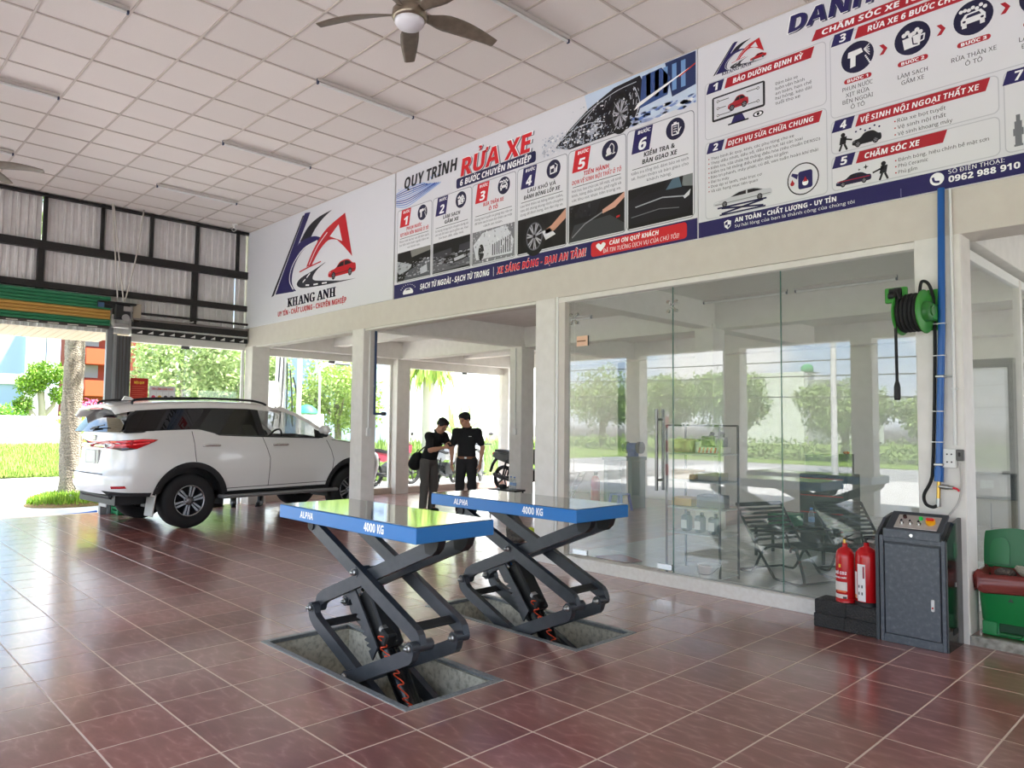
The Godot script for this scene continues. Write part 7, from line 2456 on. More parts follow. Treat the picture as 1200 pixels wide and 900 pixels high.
func shutters() -> void:
	var gx := BX + 0.16
	var s := thing("roller_shutter", "green and ochre striped roller shutter, mostly raised, at the left doorway", "shutter", Vector3(gx, 0, 0))
	var green := mat(rgb(46, 122, 84), 0.45)
	var och := mat(rgb(190, 146, 74), 0.5)
	var prof := [Vector2(0, 0), Vector2(0.018, 0.008), Vector2(0.024, 0.024), Vector2(0.018, 0.04), Vector2(0.0, 0.05), Vector2(-0.006, 0.054)]
	for k in 9:
		var y := 3.035 + k * 0.0535
		var b := mb()
		b.smooth()
		for i in prof.size() - 1:
			b.q(Vector3(prof[i].x, y + prof[i].y, 0.95), Vector3(prof[i].x, y + prof[i].y, -3.56), Vector3(prof[i + 1].x, y + prof[i + 1].y, -3.56), Vector3(prof[i + 1].x, y + prof[i + 1].y, 0.95))
			b.q(Vector3(prof[i].x - 0.004, y + prof[i].y, -3.56), Vector3(prof[i].x - 0.004, y + prof[i].y, 0.95), Vector3(prof[i + 1].x - 0.004, y + prof[i + 1].y, 0.95), Vector3(prof[i + 1].x - 0.004, y + prof[i + 1].y, -3.56))
		put("slat", b, och if k in [2, 3, 4] else green, s)
	put("bottom_rail", mb().box(Vector3(0, 3.01, -1.3), Vector3(0.05, 0.045, 4.5), 0.006), mat(rgb(56, 48, 44), 0.5), s)
	for k in 9:
		put("vent_slot", mb().box(Vector3(0.026, 3.005, -3.3 + k * 0.27), Vector3(0.004, 0.016, 0.15)), mat(rgb(206, 200, 190), 0.5), s)
	put("drum", mb().cyl(Vector3(-0.12, 3.38, 0.95), Vector3(-0.12, 3.38, -3.56), 0.09, 16), green, s)
	# guide post between the two doors
	var p := thing("door_post", "grey ribbed steel guide post between the two shutter doors", "post", Vector3(BX + 0.1, 0, -3.73))
	put("guide_channel", mb().box(Vector3(0.02, 1.52, 0.155), Vector3(0.09, 3.05, 0.09), 0.004), mat(rgb(120, 121, 124), 0.4, 0.3), p)
	put("guide_channel", mb().box(Vector3(0.03, 1.46, 0.075), Vector3(0.07, 2.92, 0.05), 0.004), mat(rgb(138, 138, 140), 0.4, 0.3), p)
	put("core", mb().box(Vector3(0.0, 1.45, -0.06), Vector3(0.1, 2.9, 0.22), 0.004), M.steel_grey, p)
	for k in 4:
		put("rib", mb().box(Vector3(0.055, 1.45, 0.01 - k * 0.05), Vector3(0.02, 2.9, 0.016), 0.003), mat(rgb(76, 72, 72), 0.45, 0.3), p)
	# opener
	var m := thing("door_motor", "dark roller door motor with gears and gauges above the grey post", "motor", Vector3(BX + 0.2, 3.02, -3.7))
	put("gearbox", mb().box(Vector3(0, 0.26, -0.02), Vector3(0.16, 0.24, 0.24), 0.02), M.black, m)
	put("motor_body", mb().cyl(Vector3(0, 0.36, 0.08), Vector3(0, 0.36, 0.34), 0.055, 16), M.black, m)
	put("bracket", mb().box(Vector3(0.0, 0.40, -0.01), Vector3(0.12, 0.03, 0.44), 0.005), M.black, m)
	put("control_box", mb().box(Vector3(0.05, 0.31, -0.08), Vector3(0.1, 0.08, 0.11), 0.006), mat(rgb(150, 144, 142), 0.5), m)
	put("end_plate", mb().box(Vector3(-0.05, 0.28, -0.27), Vector3(0.02, 0.3, 0.13), 0.004), mat(rgb(172, 160, 140), 0.6), m)
	put("sprocket", mb().cyl(Vector3(0.09, 0.16, -0.06), Vector3(0.1, 0.16, -0.06), 0.06, 18), M.zinc, m)
	put("label_plate", mb().box(Vector3(0.055, 0.34, 0.30), Vector3(0.02, 0.08, 0.09), 0.004), mat(rgb(60, 96, 130), 0.4), m)
	put("post_cap", mb().box(Vector3(0, 0.03, 0.0), Vector3(0.14, 0.06, 0.26), 0.006), M.zinc, m)
	put("chain_guard", mb().box(Vector3(0.02, 0.12, 0.12), Vector3(0.05, 0.18, 0.04), 0.006), M.zinc, m)
	# right shutter rolled away behind its beam
	var r := thing("roller_shutter", "raised right hand roller shutter rolled up behind a black beam", "shutter", Vector3(BX + 0.12, 0, -4.9))
	put("beam", mb().box(Vector3(0, 3.13, 0), Vector3(0.08, 0.11, 1.98), 0.004), M.steel_black, r)
	put("beam", mb().box(Vector3(0.01, 3.30, 0), Vector3(0.05, 0.035, 1.98), 0.004), M.steel_black, r)
	put("pale_rail", mb().box(Vector3(0.04, 3.195, 0), Vector3(0.03, 0.03, 1.98), 0.004), mat(rgb(120, 112, 110), 0.5), r)
	put("frame_strip", mb().box(Vector3(0.03, 3.055, 0), Vector3(0.02, 0.014, 1.98), 0.003), M.white, r)
	put("bottom_channel", mb().box(Vector3(0.0, 2.99, 0), Vector3(0.05, 0.085, 1.98), 0.004), M.steel_black, r)
	for k in 11:
		put("lattice_gap", mb().ext(V2([0, 0, 0.085, 0, 0.085, 0.05]), 0.0, 0.006).at(Vector3.ZERO), M.white, r).transform = Transform3D(Basis(Vector3(0, 0, -1), Vector3.UP, Vector3(1, 0, 0)), Vector3(0.026, 2.965, 0.92 - k * 0.175))
	for k in 8:
		put("curled_slat", mb().tube(spline([Vector3(0, 3.235, 0.86 - k * 0.23), Vector3(0.02, 3.262, 0.80 - k * 0.23), Vector3(0.02, 3.235, 0.74 - k * 0.23), Vector3(0, 3.25, 0.68 - k * 0.23)]), 0.012, 6), mat(rgb(226, 226, 224), 0.3, 0.5), r)
	var cab := mat(rgb(206, 200, 192), 0.6)
	var lab := ["pale hanging cable from the ceiling to the door motor, left of three", "pale hanging cable crossing the steel sheets, middle of three", "pale hanging cable slanting to the door motor, right of three"]
	var paths := [[Vector3(-13.0, 5.03, -3.50), Vector3(-13.06, 4.3, -3.58), Vector3(-13.1, 3.5, -3.66)], [Vector3(-13.0, 5.03, -3.52), Vector3(-13.02, 4.2, -3.63), Vector3(-13.06, 3.46, -3.74)], [Vector3(-13.0, 5.03, -3.98), Vector3(-13.06, 4.2, -3.90), Vector3(-13.06, 3.46, -3.76)]]
	for k in 3:
		solo("hanging_cable", mb().tube(spline(paths[k], 8), 0.011, 6), cab, lab[k], "cable", "cables hanging to the door motor")
	# papers on the glass
	zq = 0.0
	var bs := Basis(Vector3(0, 0, -1), Vector3.UP, Vector3(1, 0, 0))
	var t := thing("poster", "red notice board with yellow heading on the glass above the car", "notice", Vector3(BX + 0.03, 1.74, -3.95))
	put("board", mb().at(Vector3.ZERO, bs).box(Vector3(0.135, 0.24, 0), Vector3(0.28, 0.48, 0.008), 0.002), mat(rgb(190, 40, 30), 0.5), t)
	var b := mb().at(Vector3(0.006, 0, 0), bs)
	T(b, rgb(250, 210, 60), "NỘI QUY", 0.055, 0.385, 0.215, 0.04, 1)
	for k in 9:
		S(b, rgb(222, 110, 80), V2([0.02, 0.34 - 0.035 * k, 0.25 - 0.03 * (k % 3), 0.34 - 0.035 * k]), 0.008, 1)
	put("lettering", b, M.print, t)
	t = thing("poster", "white fire safety notice with red heading and small pictures on the glass", "notice", Vector3(BX + 0.03, 1.74, -4.25))
	put("board", mb().at(Vector3.ZERO, bs).box(Vector3(0.21, 0.18, 0), Vector3(0.43, 0.36, 0.008), 0.002), mat(rgb(216, 212, 212), 0.5), t)
	b = mb().at(Vector3(0.006, 0, 0), bs)
	T(b, rgb(206, 40, 44), "TIÊU LỆNH CHỮA CHÁY", 0.03, 0.295, 0.39, 0.032, 1)
	for k in 4:
		P(b, rgb(232, 230, 230), rect(0.02 + k * 0.1, 0.05, 0.11 + k * 0.1, 0.27), 1)
		P(b, [rgb(206, 50, 90), rgb(220, 170, 60), rgb(90, 80, 90), rgb(120, 120, 120)][k], disc(Vector2(0.065 + k * 0.1, 0.17), 0.032, 0.032, 10), 2)
		P(b, rgb(80, 70, 90), rect(0.05 + k * 0.1, 0.1, 0.08 + k * 0.1, 0.15), 2)
		S(b, rgb(120, 120, 124), V2([0.03 + k * 0.1, 0.075, 0.1 + k * 0.1, 0.075]), 0.006, 2)
	put("print", b, M.print, t)
	zq = W + 0.0265

func conduit(label: String, pts: Array, box_at: Vector3, box_size: Vector3) -> void:
	var t := thing("conduit", label, "conduit")
	var b := mb()
	for i in pts.size() - 1:
		b.box((pts[i] + pts[i + 1]) / 2, Vector3(0.022, 0.022, 0.022).max((pts[i + 1] - pts[i]).abs()), 0.003)
	put("trunking", b, M.white, t)
	put("switch_box", mb().box(box_at, box_size, 0.006), M.white, t)

func pillar_things() -> void:
	conduit("white cable trunking with switch box on the pillar beside the car", [Vector3(-9.24, 2.87, -6.02), Vector3(-9.24, 1.42, -6.02)], Vector3(-9.232, 1.37, -6.02), Vector3(0.035, 0.12, 0.08))
	conduit("white cable trunking with switch box on the pillar by the glass front", [Vector3(-5.42, 2.87, -6.03), Vector3(-5.42, 1.46, -6.03)], Vector3(-5.412, 1.41, -6.02), Vector3(0.035, 0.12, 0.07))
	conduit("white cable trunking with switch box on the inner porch pillar", [Vector3(-9.40, 2.87, -9.19), Vector3(-9.40, 1.42, -9.19)], Vector3(-9.40, 1.38, -9.182), Vector3(0.08, 0.12, 0.035))
	var navy := mat(rgb(28, 52, 98), 0.35)
	var t := thing("air_pipe", "dark blue air pipe with elbow valve on the pillar beside the car", "pipe")
	put("pipe", mb().tube([Vector3(-9.225, 2.87, -6.11), Vector3(-9.225, 1.66, -6.11), Vector3(-9.225, 1.63, -6.11)], 0.018, 10), navy, t)
	put("pipe", mb().cyl(Vector3(-9.225, 1.64, -6.11), Vector3(-9.05, 1.64, -6.14), 0.018, 10), navy, t)
	put("valve", mb().cyl(Vector3(-9.07, 1.64, -6.14), Vector3(-9.01, 1.64, -6.15), 0.028, 10), M.black, t)
	put("pipe_clip", mb().box(Vector3(-9.235, 2.05, -6.11), Vector3(0.03, 0.02, 0.05), 0.003), M.white, t)
	# blue pipe on the reel pillar
	var blue := mat(rgb(24, 92, 168), 0.3)
	t = thing("air_pipe", "long bright blue air pipe strapped down the front of the reel pillar", "pipe")
	put("pipe", mb().tube([Vector3(-1.605, 3.235, W + 0.045), Vector3(-1.622, 2.2, W + 0.045), Vector3(-1.66, 1.17, W + 0.045)], 0.0235, 14), blue, t)
	put("coupling", mb().cyl(Vector3(-1.6575, 1.22, W + 0.045), Vector3(-1.6615, 1.12, W + 0.045), 0.031, 14), blue, t)
	for y in [1.87, 1.24]:
		put("pipe_clamp", mb().box(Vector3(-1.622 - (2.2 - y) * 0.037, y, W + 0.04), Vector3(0.058, 0.018, 0.066), 0.004).box(Vector3(-1.575 - (2.2 - y) * 0.037, y, W + 0.02), Vector3(0.04, 0.012, 0.03), 0.003), M.zinc, t)
	for y in [2.25, 2.02, 1.62, 1.4]:
		put("cable_tie", mb().box(Vector3(-1.635 - (2.2 - y) * 0.037, y, W + 0.042), Vector3(0.078, 0.006, 0.06), 0.002), M.white, t)
	put("brass_tee", mb().cyl(Vector3(-1.662, 1.13, W + 0.045), Vector3(-1.668, 0.98, W + 0.045), 0.013, 10), M.brass, t)
	put("air_coupler", mb().cyl(Vector3(-1.665, 1.085, W + 0.045), Vector3(-1.57, 1.08, W + 0.055), 0.014, 10).cyl(Vector3(-1.64, 1.084, W + 0.047), Vector3(-1.60, 1.082, W + 0.05), 0.019, 10), M.zinc, t)
	put("red_nozzle", mb().tube([Vector3(-1.575, 1.08, W + 0.055), Vector3(-1.545, 1.075, W + 0.06), Vector3(-1.53, 1.06, W + 0.062)], 0.008, 8), mat(rgb(214, 40, 60), 0.4), t)
	put("hose_tail", mb().cyl(Vector3(-1.667, 1.0, W + 0.045), Vector3(-1.669, 0.94, W + 0.045), 0.016, 10), M.zinc, t)
	var h := [Vector3(-1.74, 2.46, W + 0.12), Vector3(-1.73, 2.56, W + 0.10), Vector3(-1.69, 2.53, W + 0.06), Vector3(-1.668, 2.35, W + 0.04), Vector3(-1.678, 1.8, W + 0.035), Vector3(-1.70, 1.25, W + 0.035), Vector3(-1.715, 1.12, W + 0.04), Vector3(-1.755, 1.02, W + 0.06), Vector3(-1.745, 0.955, W + 0.06), Vector3(-1.70, 0.935, W + 0.055), Vector3(-1.668, 0.955, W + 0.047)]
	solo("air_hose", mb().tube(spline(h, 8), 0.0115, 8), M.rubber, "black air hose looping from the reel down beside the blue pipe", "hose")
	var cn := thing("conduit", "thin white conduit down the reel pillar to the socket", "conduit")
	put("pipe", mb().tube([Vector3(-1.555, 3.235, W + 0.015), Vector3(-1.56, 1.38, W + 0.015)], 0.011, 8), M.white, cn)
	put("clip", mb().box(Vector3(-1.557, 1.78, W + 0.012), Vector3(0.04, 0.016, 0.024), 0.003), M.white, cn)
	var so := thing("wall_socket", "white double socket plate with grey switch on the reel pillar", "socket", Vector3(-1.595, 1.285, W + 0.018))
	put("plate", mb().box(Vector3(0, 0, 0), Vector3(0.085, 0.135, 0.036), 0.005), M.white, so)
	for d in [[-0.014, 0.03], [0.014, 0.03], [-0.014, -0.025], [0.014, -0.025]]:
		put("socket_hole", mb().cyl(Vector3(d[0], d[1], 0.016), Vector3(d[0], d[1], 0.0185), 0.006, 8), M.black, so)
	put("grey_switch", mb().box(Vector3(0.066, 0.025, 0.005), Vector3(0.045, 0.08, 0.045), 0.005), mat(rgb(92, 90, 88), 0.5), so)
	put("switch_rocker", mb().box(Vector3(0.066, 0.03, 0.03), Vector3(0.014, 0.028, 0.01), 0.003), M.black, so)
	put("cord", mb().at(-so.position).tube(spline([Vector3(-1.53, 1.26, W + 0.03), Vector3(-1.525, 1.1, W + 0.025), Vector3(-1.545, 0.98, W + 0.03), Vector3(-1.60, 0.885, W + 0.06)], 8), 0.007, 6), mat(rgb(190, 186, 180), 0.6), so)
	# reel
	var gm := mat(rgb(58, 148, 52), 0.4)
	var gd := mat(rgb(44, 118, 46), 0.4)
	t = thing("hose_reel", "green wall mounted hose reel with black hose on the right hand pillar", "hose reel", Vector3(-1.77, 2.33, W + 0.17))
	var ax := Vector3(0.995, 0, 0.1).normalized()
	var bs := Basis(Vector3.UP.cross(ax).normalized(), Vector3.UP, ax) * Basis(Vector3.RIGHT, PI / 2)
	for e in [-0.082, 0.082]:
		put("flange", mb().at(ax * e, bs).lathe([Vector2(0, -0.006), Vector2(0.15, -0.006), Vector2(0.158, 0.0), Vector2(0.15, 0.006), Vector2(0.0, 0.006)], 30), gm, t)
	put("flange_boss", mb().at(ax * 0.085, bs).lathe([Vector2(0.075, 0), Vector2(0.07, 0.035), Vector2(0.04, 0.045), Vector2(0, 0.045)], 24), gd, t)
	for k in 5:
		put("wound_hose", mb().at(ax * (-0.058 + 0.029 * k), bs).lathe([Vector2(0.10, -0.012), Vector2(0.135, -0.013), Vector2(0.142, 0), Vector2(0.135, 0.013), Vector2(0.10, 0.012)], 26), M.rubber, t)
	put("wall_plate", mb().box(Vector3(0.10, 0.03, -0.155), Vector3(0.1, 0.3, 0.012), 0.004), gm, t)
	put("support_arm", mb().box(Vector3(0.10, 0.0, -0.075), Vector3(0.06, 0.12, 0.15), 0.01), gm, t)
	put("swivel", mb().cyl(ax * 0.09, ax * 0.14, 0.035, 14), gd, t)
	put("guide_bracket", mb().box(Vector3(-0.10, 0.135, 0.03), Vector3(0.15, 0.11, 0.035), 0.006), gm, t)
	put("guide_roller", mb().cyl(Vector3(-0.145, 0.13, 0.055), Vector3(-0.055, 0.13, 0.055), 0.022, 10).cyl(Vector3(-0.14, 0.165, 0.05), Vector3(-0.06, 0.165, 0.05), 0.018, 10), M.black, t)
	put("roller_block", mb().box(Vector3(-0.085, 0.15, 0.05), Vector3(0.06, 0.07, 0.04), 0.01), M.black, t)
	put("hanging_hose", mb().tube(spline([Vector3(-0.05, 0.09, 0.11), Vector3(-0.075, 0.16, 0.10), Vector3(-0.09, 0.1, 0.09), Vector3(-0.09, -0.2, 0.085), Vector3(-0.088, -0.52, 0.085)], 8), 0.0105, 8), M.rubber, t)
	put("hose_end", mb().at(Vector3(-0.088, -0.52, 0.085)).lathe([Vector2(0.0, 0.02), Vector2(0.013, 0.02), Vector2(0.018, 0), Vector2(0.022, -0.02), Vector2(0.022, -0.10), Vector2(0.018, -0.112), Vector2(0, -0.112)], 14), M.black, t)

func cabinet_corner() -> void:
	var paint := textured(noise(0.03, 5, 81, 20.0), [rgb(70, 75, 83), rgb(80, 85, 93), rgb(104, 109, 116)], 1.6, 0.38, 0.0, 512, [0.0, 0.62, 1.0])
	var dark := mat(rgb(58, 62, 68), 0.4)
	var t := thing("control_cabinet", "dark grey steel control cabinet with sloping button panel by the pillar", "cabinet", Vector3(-1.757, 0, -5.57))
	var hw := 0.208
	var sd := V2([0.0, 0.0, 0.0, 0.735, -0.04, 0.76, -0.17, 0.845, -0.333, 0.87, -0.333, 0.0])
	var sb := Basis(Vector3(0, 0, 1), Vector3.UP, Vector3(-1, 0, 0))
	put("carcass", mb().at(Vector3(hw - 0.022, 0, -0.006), sb).ext(V2([-0.004, 0.02, -0.004, 0.73, -0.32, 0.835, -0.32, 0.02]), 0.0, 0.37), dark, t)
	for s in [-1.0, 1.0]:
		put("side_panel", mb().at(Vector3(s * hw + (0.011 if s > 0 else -0.011), 0, 0), sb).ext(sd, 0, 0.022), mat(rgb(20, 24, 24), 0.16) if s > 0 else dark, t)
	put("front_frame", mb().box(Vector3(0, 0.715, 0.002), Vector3(0.372, 0.03, 0.012), 0.003), paint, t)
	put("front_frame", mb().box(Vector3(0, 0.03, 0.002), Vector3(0.40, 0.06, 0.012), 0.003), paint, t)
	for s in [-1.0, 1.0]:
		put("front_frame", mb().box(Vector3(s * (hw - 0.012), 0.37, 0.003), Vector3(0.026, 0.74, 0.014), 0.003), paint, t)
	var dr := put("door", mb().box(Vector3(0.0, 0.375, 0.006), Vector3(0.352, 0.625, 0.012), 0.004), paint, t)
	put("latch", mb().box(Vector3(0.13, 0.30, 0.016), Vector3(0.022, 0.08, 0.014), 0.005), mat(rgb(214, 214, 212), 0.4), dr)
	put("latch_button", mb().box(Vector3(0.13, 0.285, 0.024), Vector3(0.01, 0.012, 0.006), 0.002), M.red, dr)
	put("fascia", mb().box(Vector3(-0.003, 0.758, -0.004), Vector3(0.364, 0.062, 0.02), 0.004), paint, t)
	put("lock", mb().cyl(Vector3(0.0, 0.755, 0.005), Vector3(0.0, 0.755, 0.012), 0.011, 14), M.chrome, t)
	# sloping console
	var tb := Basis(Vector3.RIGHT, 0.56)
	var o := Vector3(-0.003, 0.835, -0.115)
	var con := put("console", mb().at(o, tb).box(Vector3(0, -0.01, 0), Vector3(0.364, 0.022, 0.23), 0.005), dark, t)
	put("button_plate", mb().at(o, tb).box(Vector3(0.01, 0.003, 0.005), Vector3(0.275, 0.006, 0.15), 0.002), mat(rgb(188, 178, 172), 0.3, 0.4), con)
	for k in 3:
		put("selector_knob", mb().at(o, tb).cyl(Vector3(-0.085 + 0.055 * k, 0.006, 0.028), Vector3(-0.085 + 0.055 * k, 0.012, 0.028), 0.015, 14).cyl(Vector3(-0.085 + 0.055 * k, 0.01, 0.028), Vector3(-0.085 + 0.055 * k, 0.03, 0.028), 0.010, 12), M.chrome, con)
		put("knob_cap", mb().at(o, tb).box(Vector3(-0.085 + 0.055 * k, 0.033, 0.028), Vector3(0.008, 0.012, 0.02), 0.003), M.black, con)
	put("signal_lamp", mb().at(o, tb).cyl(Vector3(-0.08, 0.004, -0.035), Vector3(-0.08, 0.024, -0.035), 0.013, 12), mat(rgb(58, 24, 28), 0.2), con)
	put("green_button", mb().at(o, tb).cyl(Vector3(0.025, 0.004, -0.03), Vector3(0.025, 0.022, -0.03), 0.013, 12), mat(rgb(40, 214, 84), 0.3), con)
	put("rotary_base", mb().at(o, tb).cyl(Vector3(0.095, 0.004, 0.005), Vector3(0.095, 0.03, 0.005), 0.03, 16), mat(rgb(250, 176, 22), 0.35), con)
	put("rotary_handle", mb().at(o, tb).box(Vector3(0.095, 0.04, 0.005), Vector3(0.05, 0.022, 0.018), 0.006), mat(rgb(206, 24, 24), 0.35), con)
	put("green_window", mb().box(Vector3(hw + 0.011, 0.66, -0.18), Vector3(0.004, 0.11, 0.09), 0.001), mat(rgb(24, 74, 46), 0.15), t)
	put("vent_hole", mb().box(Vector3(hw + 0.012, 0.12, -0.15), Vector3(0.004, 0.04, 0.1)), M.black, t)
	put("side_catch", mb().box(Vector3(hw + 0.014, 0.43, -0.17), Vector3(0.006, 0.03, 0.012), 0.002), M.zinc, t)
	# dark blocks
	var bm := textured(noise(0.06, 4, 83), [rgb(44, 44, 44), rgb(66, 65, 64)], 2.0, 0.9, 0.8)
	var names := ["dark concrete block on the floor, lower left of the four under the extinguishers", "dark concrete block on the floor, lower right, touching the cabinet", "dark concrete block, upper left, under the left fire extinguisher", "dark concrete block, upper right, under the right fire extinguisher"]
	for k in 4:
		var x := -2.341 if k % 2 == 0 else -2.110
		solo("concrete_block", mb().box(Vector3(x + (0.008 if k > 1 else 0.0), 0.051 + 0.1025 * (k / 2), -5.68), Vector3(0.228, 0.1, 0.2), 0.006), bm, names[k], "block", "four dark blocks under the extinguishers")
	for k in 2:
		var r: float = [0.066, 0.078][k]
		var hgt: float = [0.34, 0.36][k]
		t = thing("fire_extinguisher", ["slimmer red fire extinguisher with white printed label, the left one on the blocks", "wider red fire extinguisher with tall white paper label beside the cabinet"][k], "extinguisher", Vector3([-2.25, -2.095][k], 0.2045, -5.67), 0.0, "fire extinguishers on the blocks")
		put("cylinder", mb().lathe([Vector2(0, 0.002), Vector2(r * 0.9, 0.0), Vector2(r, 0.012), Vector2(r, hgt - 0.02), Vector2(r * 0.93, hgt + 0.02), Vector2(r * 0.7, hgt + 0.045), Vector2(r * 0.3, hgt + 0.062), Vector2(0.018, hgt + 0.07), Vector2(0.018, hgt + 0.09), Vector2(0, hgt + 0.09)], 32), M.red, t)
		put("valve", mb().cyl(Vector3(0, hgt + 0.085, 0), Vector3(0, hgt + 0.13, 0), 0.014, 10), M.brass if k == 0 else M.black, t)
		put("nozzle", mb().cyl(Vector3(0.0, hgt + 0.105, 0), Vector3(0.065, hgt + 0.10, 0.02), 0.009, 8), M.zinc, t)
		put("lever", mb().box(Vector3(0.03, hgt + 0.142, 0.01), Vector3(0.09, 0.008, 0.018), 0.003, Basis(Vector3.BACK, 0.5 if k == 0 else 0.15)), M.black, t)
		put("handle", mb().box(Vector3(0.035, hgt + 0.122, 0.01), Vector3(0.08, 0.007, 0.018), 0.003), M.black, t)
		put("foot_ring", mb().lathe([Vector2(r + 0.002, 0.0), Vector2(r + 0.002, 0.03), Vector2(r - 0.002, 0.03)], 32), M.black if k == 1 else M.red, t)
		# label bent round the cylinder
		var lab := func(a0: float, a1: float, y0: float, y1: float, c: Color, off: float) -> void:
			var b := mb()
			b.smooth()
			for i in 10:
				var p := lerpf(a0, a1, i / 10.0)
				var q := lerpf(a0, a1, (i + 1) / 10.0)
				var rr := r + off
				b.q(Vector3(sin(p) * rr, y0, cos(p) * rr), Vector3(sin(q) * rr, y0, cos(q) * rr), Vector3(sin(q) * rr, y1, cos(q) * rr), Vector3(sin(p) * rr, y1, cos(p) * rr))
			put("label", b, mat(c, 0.4), t)
		var bend := func(s: String, a0: float, y: float, a1: float, ch: float, c: Color) -> void:
			var d: Array = text_arrays(s, true)
			var cb: AABB = text_arrays("H", true)[1]
			var v: PackedVector3Array = d[0]
			var bb: AABB = d[1]
			var b := mb()
			for i in range(0, v.size() - 2, 3):
				var p := []
				for q in 3:
					var an: float = a0 + (v[i + q].x - bb.position.x) / bb.size.x * (a1 - a0)
					p.append(Vector3(sin(an) * (r + 0.002), y + (v[i + q].y - cb.position.y) / cb.size.y * ch, cos(an) * (r + 0.002)))
				b.t(p[0], p[1], p[2])
			put("lettering", b, mat(c, 0.4), t)
		if k == 0:
			bend.call("KHÍ CO2", -1.0, 0.205, 0.5, 0.022, Color.WHITE)
			bend.call("PHÒNG CHÁY", -0.95, 0.175, 0.5, 0.012, Color.WHITE)
			lab.call(-1.05, 0.55, 0.085, 0.15, rgb(226, 214, 208), 0.001)
			lab.call(-0.6, 0.45, 0.075, 0.088, rgb(230, 110, 60), 0.0016)
			lab.call(-1.05, 0.55, 0.02, 0.06, rgb(226, 214, 208), 0.001)
			lab.call(0.1, 0.5, 0.025, 0.045, rgb(40, 40, 40), 0.0016)
			lab.call(-0.35, -0.1, 0.255, 0.28, rgb(240, 190, 60), 0.0012)
		else:
			lab.call(-0.55, 0.22, 0.035, 0.30, rgb(236, 232, 232), 0.001)
			lab.call(-1.15, -0.62, 0.05, 0.24, rgb(236, 228, 226), 0.001)
			lab.call(-0.02, 0.14, 0.2, 0.285, rgb(150, 40, 60), 0.0016)
			lab.call(-1.1, -0.7, 0.05, 0.075, rgb(240, 130, 40), 0.0016)
			for j in 4:
				lab.call(-0.45 + 0.3 * (j % 2), -0.32 + 0.3 * (j % 2), 0.08 + 0.05 * (j / 2), 0.1 + 0.05 * (j / 2), rgb(90, 90, 90), 0.0016)
	# bin
	t = thing("waste_bin", "green pedal bin with its lid up and a red liner, right edge", "bin", Vector3(-1.275, 0.068, -6.16))
	t.scale = Vector3(1, 0.91, 1)
	var b := mb()
	var ring := func(hx: float, hz: float, y: float) -> PackedVector3Array:
		var o2 := PackedVector3Array()
		for p in rrect(-hx, -hz, hx, hz, 0.05):
			o2.append(Vector3(p.x, y, -p.y))
		return o2
	b.loft([ring.call(0.185, 0.145, 0.0), ring.call(0.192, 0.15, 0.012), ring.call(0.178, 0.14, 0.03), ring.call(0.18, 0.14, 0.10), ring.call(0.186, 0.145, 0.11), ring.call(0.205, 0.16, 0.43)], true, false)
	put("body", b, M.green, t)
	put("pedal", mb().box(Vector3(0.0, 0.03, 0.17), Vector3(0.13, 0.02, 0.05), 0.006), mat(rgb(12, 96, 46), 0.4), t)
	put("pedal_recess", mb().box(Vector3(0.0, 0.065, 0.139), Vector3(0.15, 0.07, 0.012), 0.004), mat(rgb(8, 60, 30), 0.6), t)
	for s in [-1.0, 1.0]:
		put("foot", mb().box(Vector3(s * 0.13, 0.055, 0.143), Vector3(0.09, 0.1, 0.012), 0.004), M.green, t)
	b = mb()
	var lr := []
	for e in [[0.21, 0.165, 0.40], [0.222, 0.177, 0.34], [0.214, 0.17, 0.33], [0.226, 0.18, 0.42], [0.215, 0.17, 0.475], [0.2, 0.155, 0.47], [0.17, 0.13, 0.42]]:
		var l: PackedVector3Array = ring.call(e[0], e[1], e[2])
		for i in l.size():
			l[i] += Vector3(0.010 * sin(i * 2.3 + e[2] * 40), 0.016 * sin(i * 1.7 + e[0] * 30), 0.010 * cos(i * 2.9 + e[2] * 30))
		lr.append(l)
	b.loft(lr, false, false)
	var bag := mat(rgb(128, 52, 46), 0.3)
	bag.backlight_enabled = true
	bag.backlight = Color(0.25, 0.08, 0.07)
	put("liner_bag", b, bag, t)
	b = mb()
	var lid := curve2([Vector2(-0.2, 0.0), Vector2(-0.21, 0.1), Vector2(-0.205, 0.3), Vector2(-0.17, 0.335), Vector2(0.0, 0.365), Vector2(0.17, 0.325), Vector2(0.205, 0.3), Vector2(0.21, 0.1), Vector2(0.2, 0.0)], 4)
	b.at(Vector3(-0.02, 0.42, -0.155), Basis(Vector3.RIGHT, -0.1)).ext(lid, -0.02, 0.0)
	var ld := put("lid", b, mat(rgb(10, 104, 52), 0.35), t)
	for s in [-1.0, 1.0]:
		var pl := curve2([Vector2(s * 0.05, 0.08), Vector2(s * 0.05, 0.24), Vector2(s * 0.09, 0.28), Vector2(s * 0.15, 0.26), Vector2(s * 0.17, 0.18), Vector2(s * 0.17, 0.08)], 4)
		put("lid_panel", mb().at(Vector3(-0.02, 0.42, -0.15), Basis(Vector3.RIGHT, -0.1)).ext(pl, 0.0, 0.004), mat(rgb(14, 116, 58), 0.3), ld)
	put("lid_rib", mb().at(Vector3(-0.02, 0.42, -0.15), Basis(Vector3.RIGHT, -0.1)).box(Vector3(0, 0.06, 0.0), Vector3(0.36, 0.012, 0.012), 0.004), M.green, ld)
	b = mb().at(Vector3(0.0, 0.27, 0.1545), Basis(Vector3.RIGHT, -0.05))
	b.ext(V2([-0.018, 0.0, 0.0, 0.03, 0.018, 0.0]), 0.0, 0.002)
	put("printed_symbol", b, mat(rgb(8, 50, 26), 0.5), t)
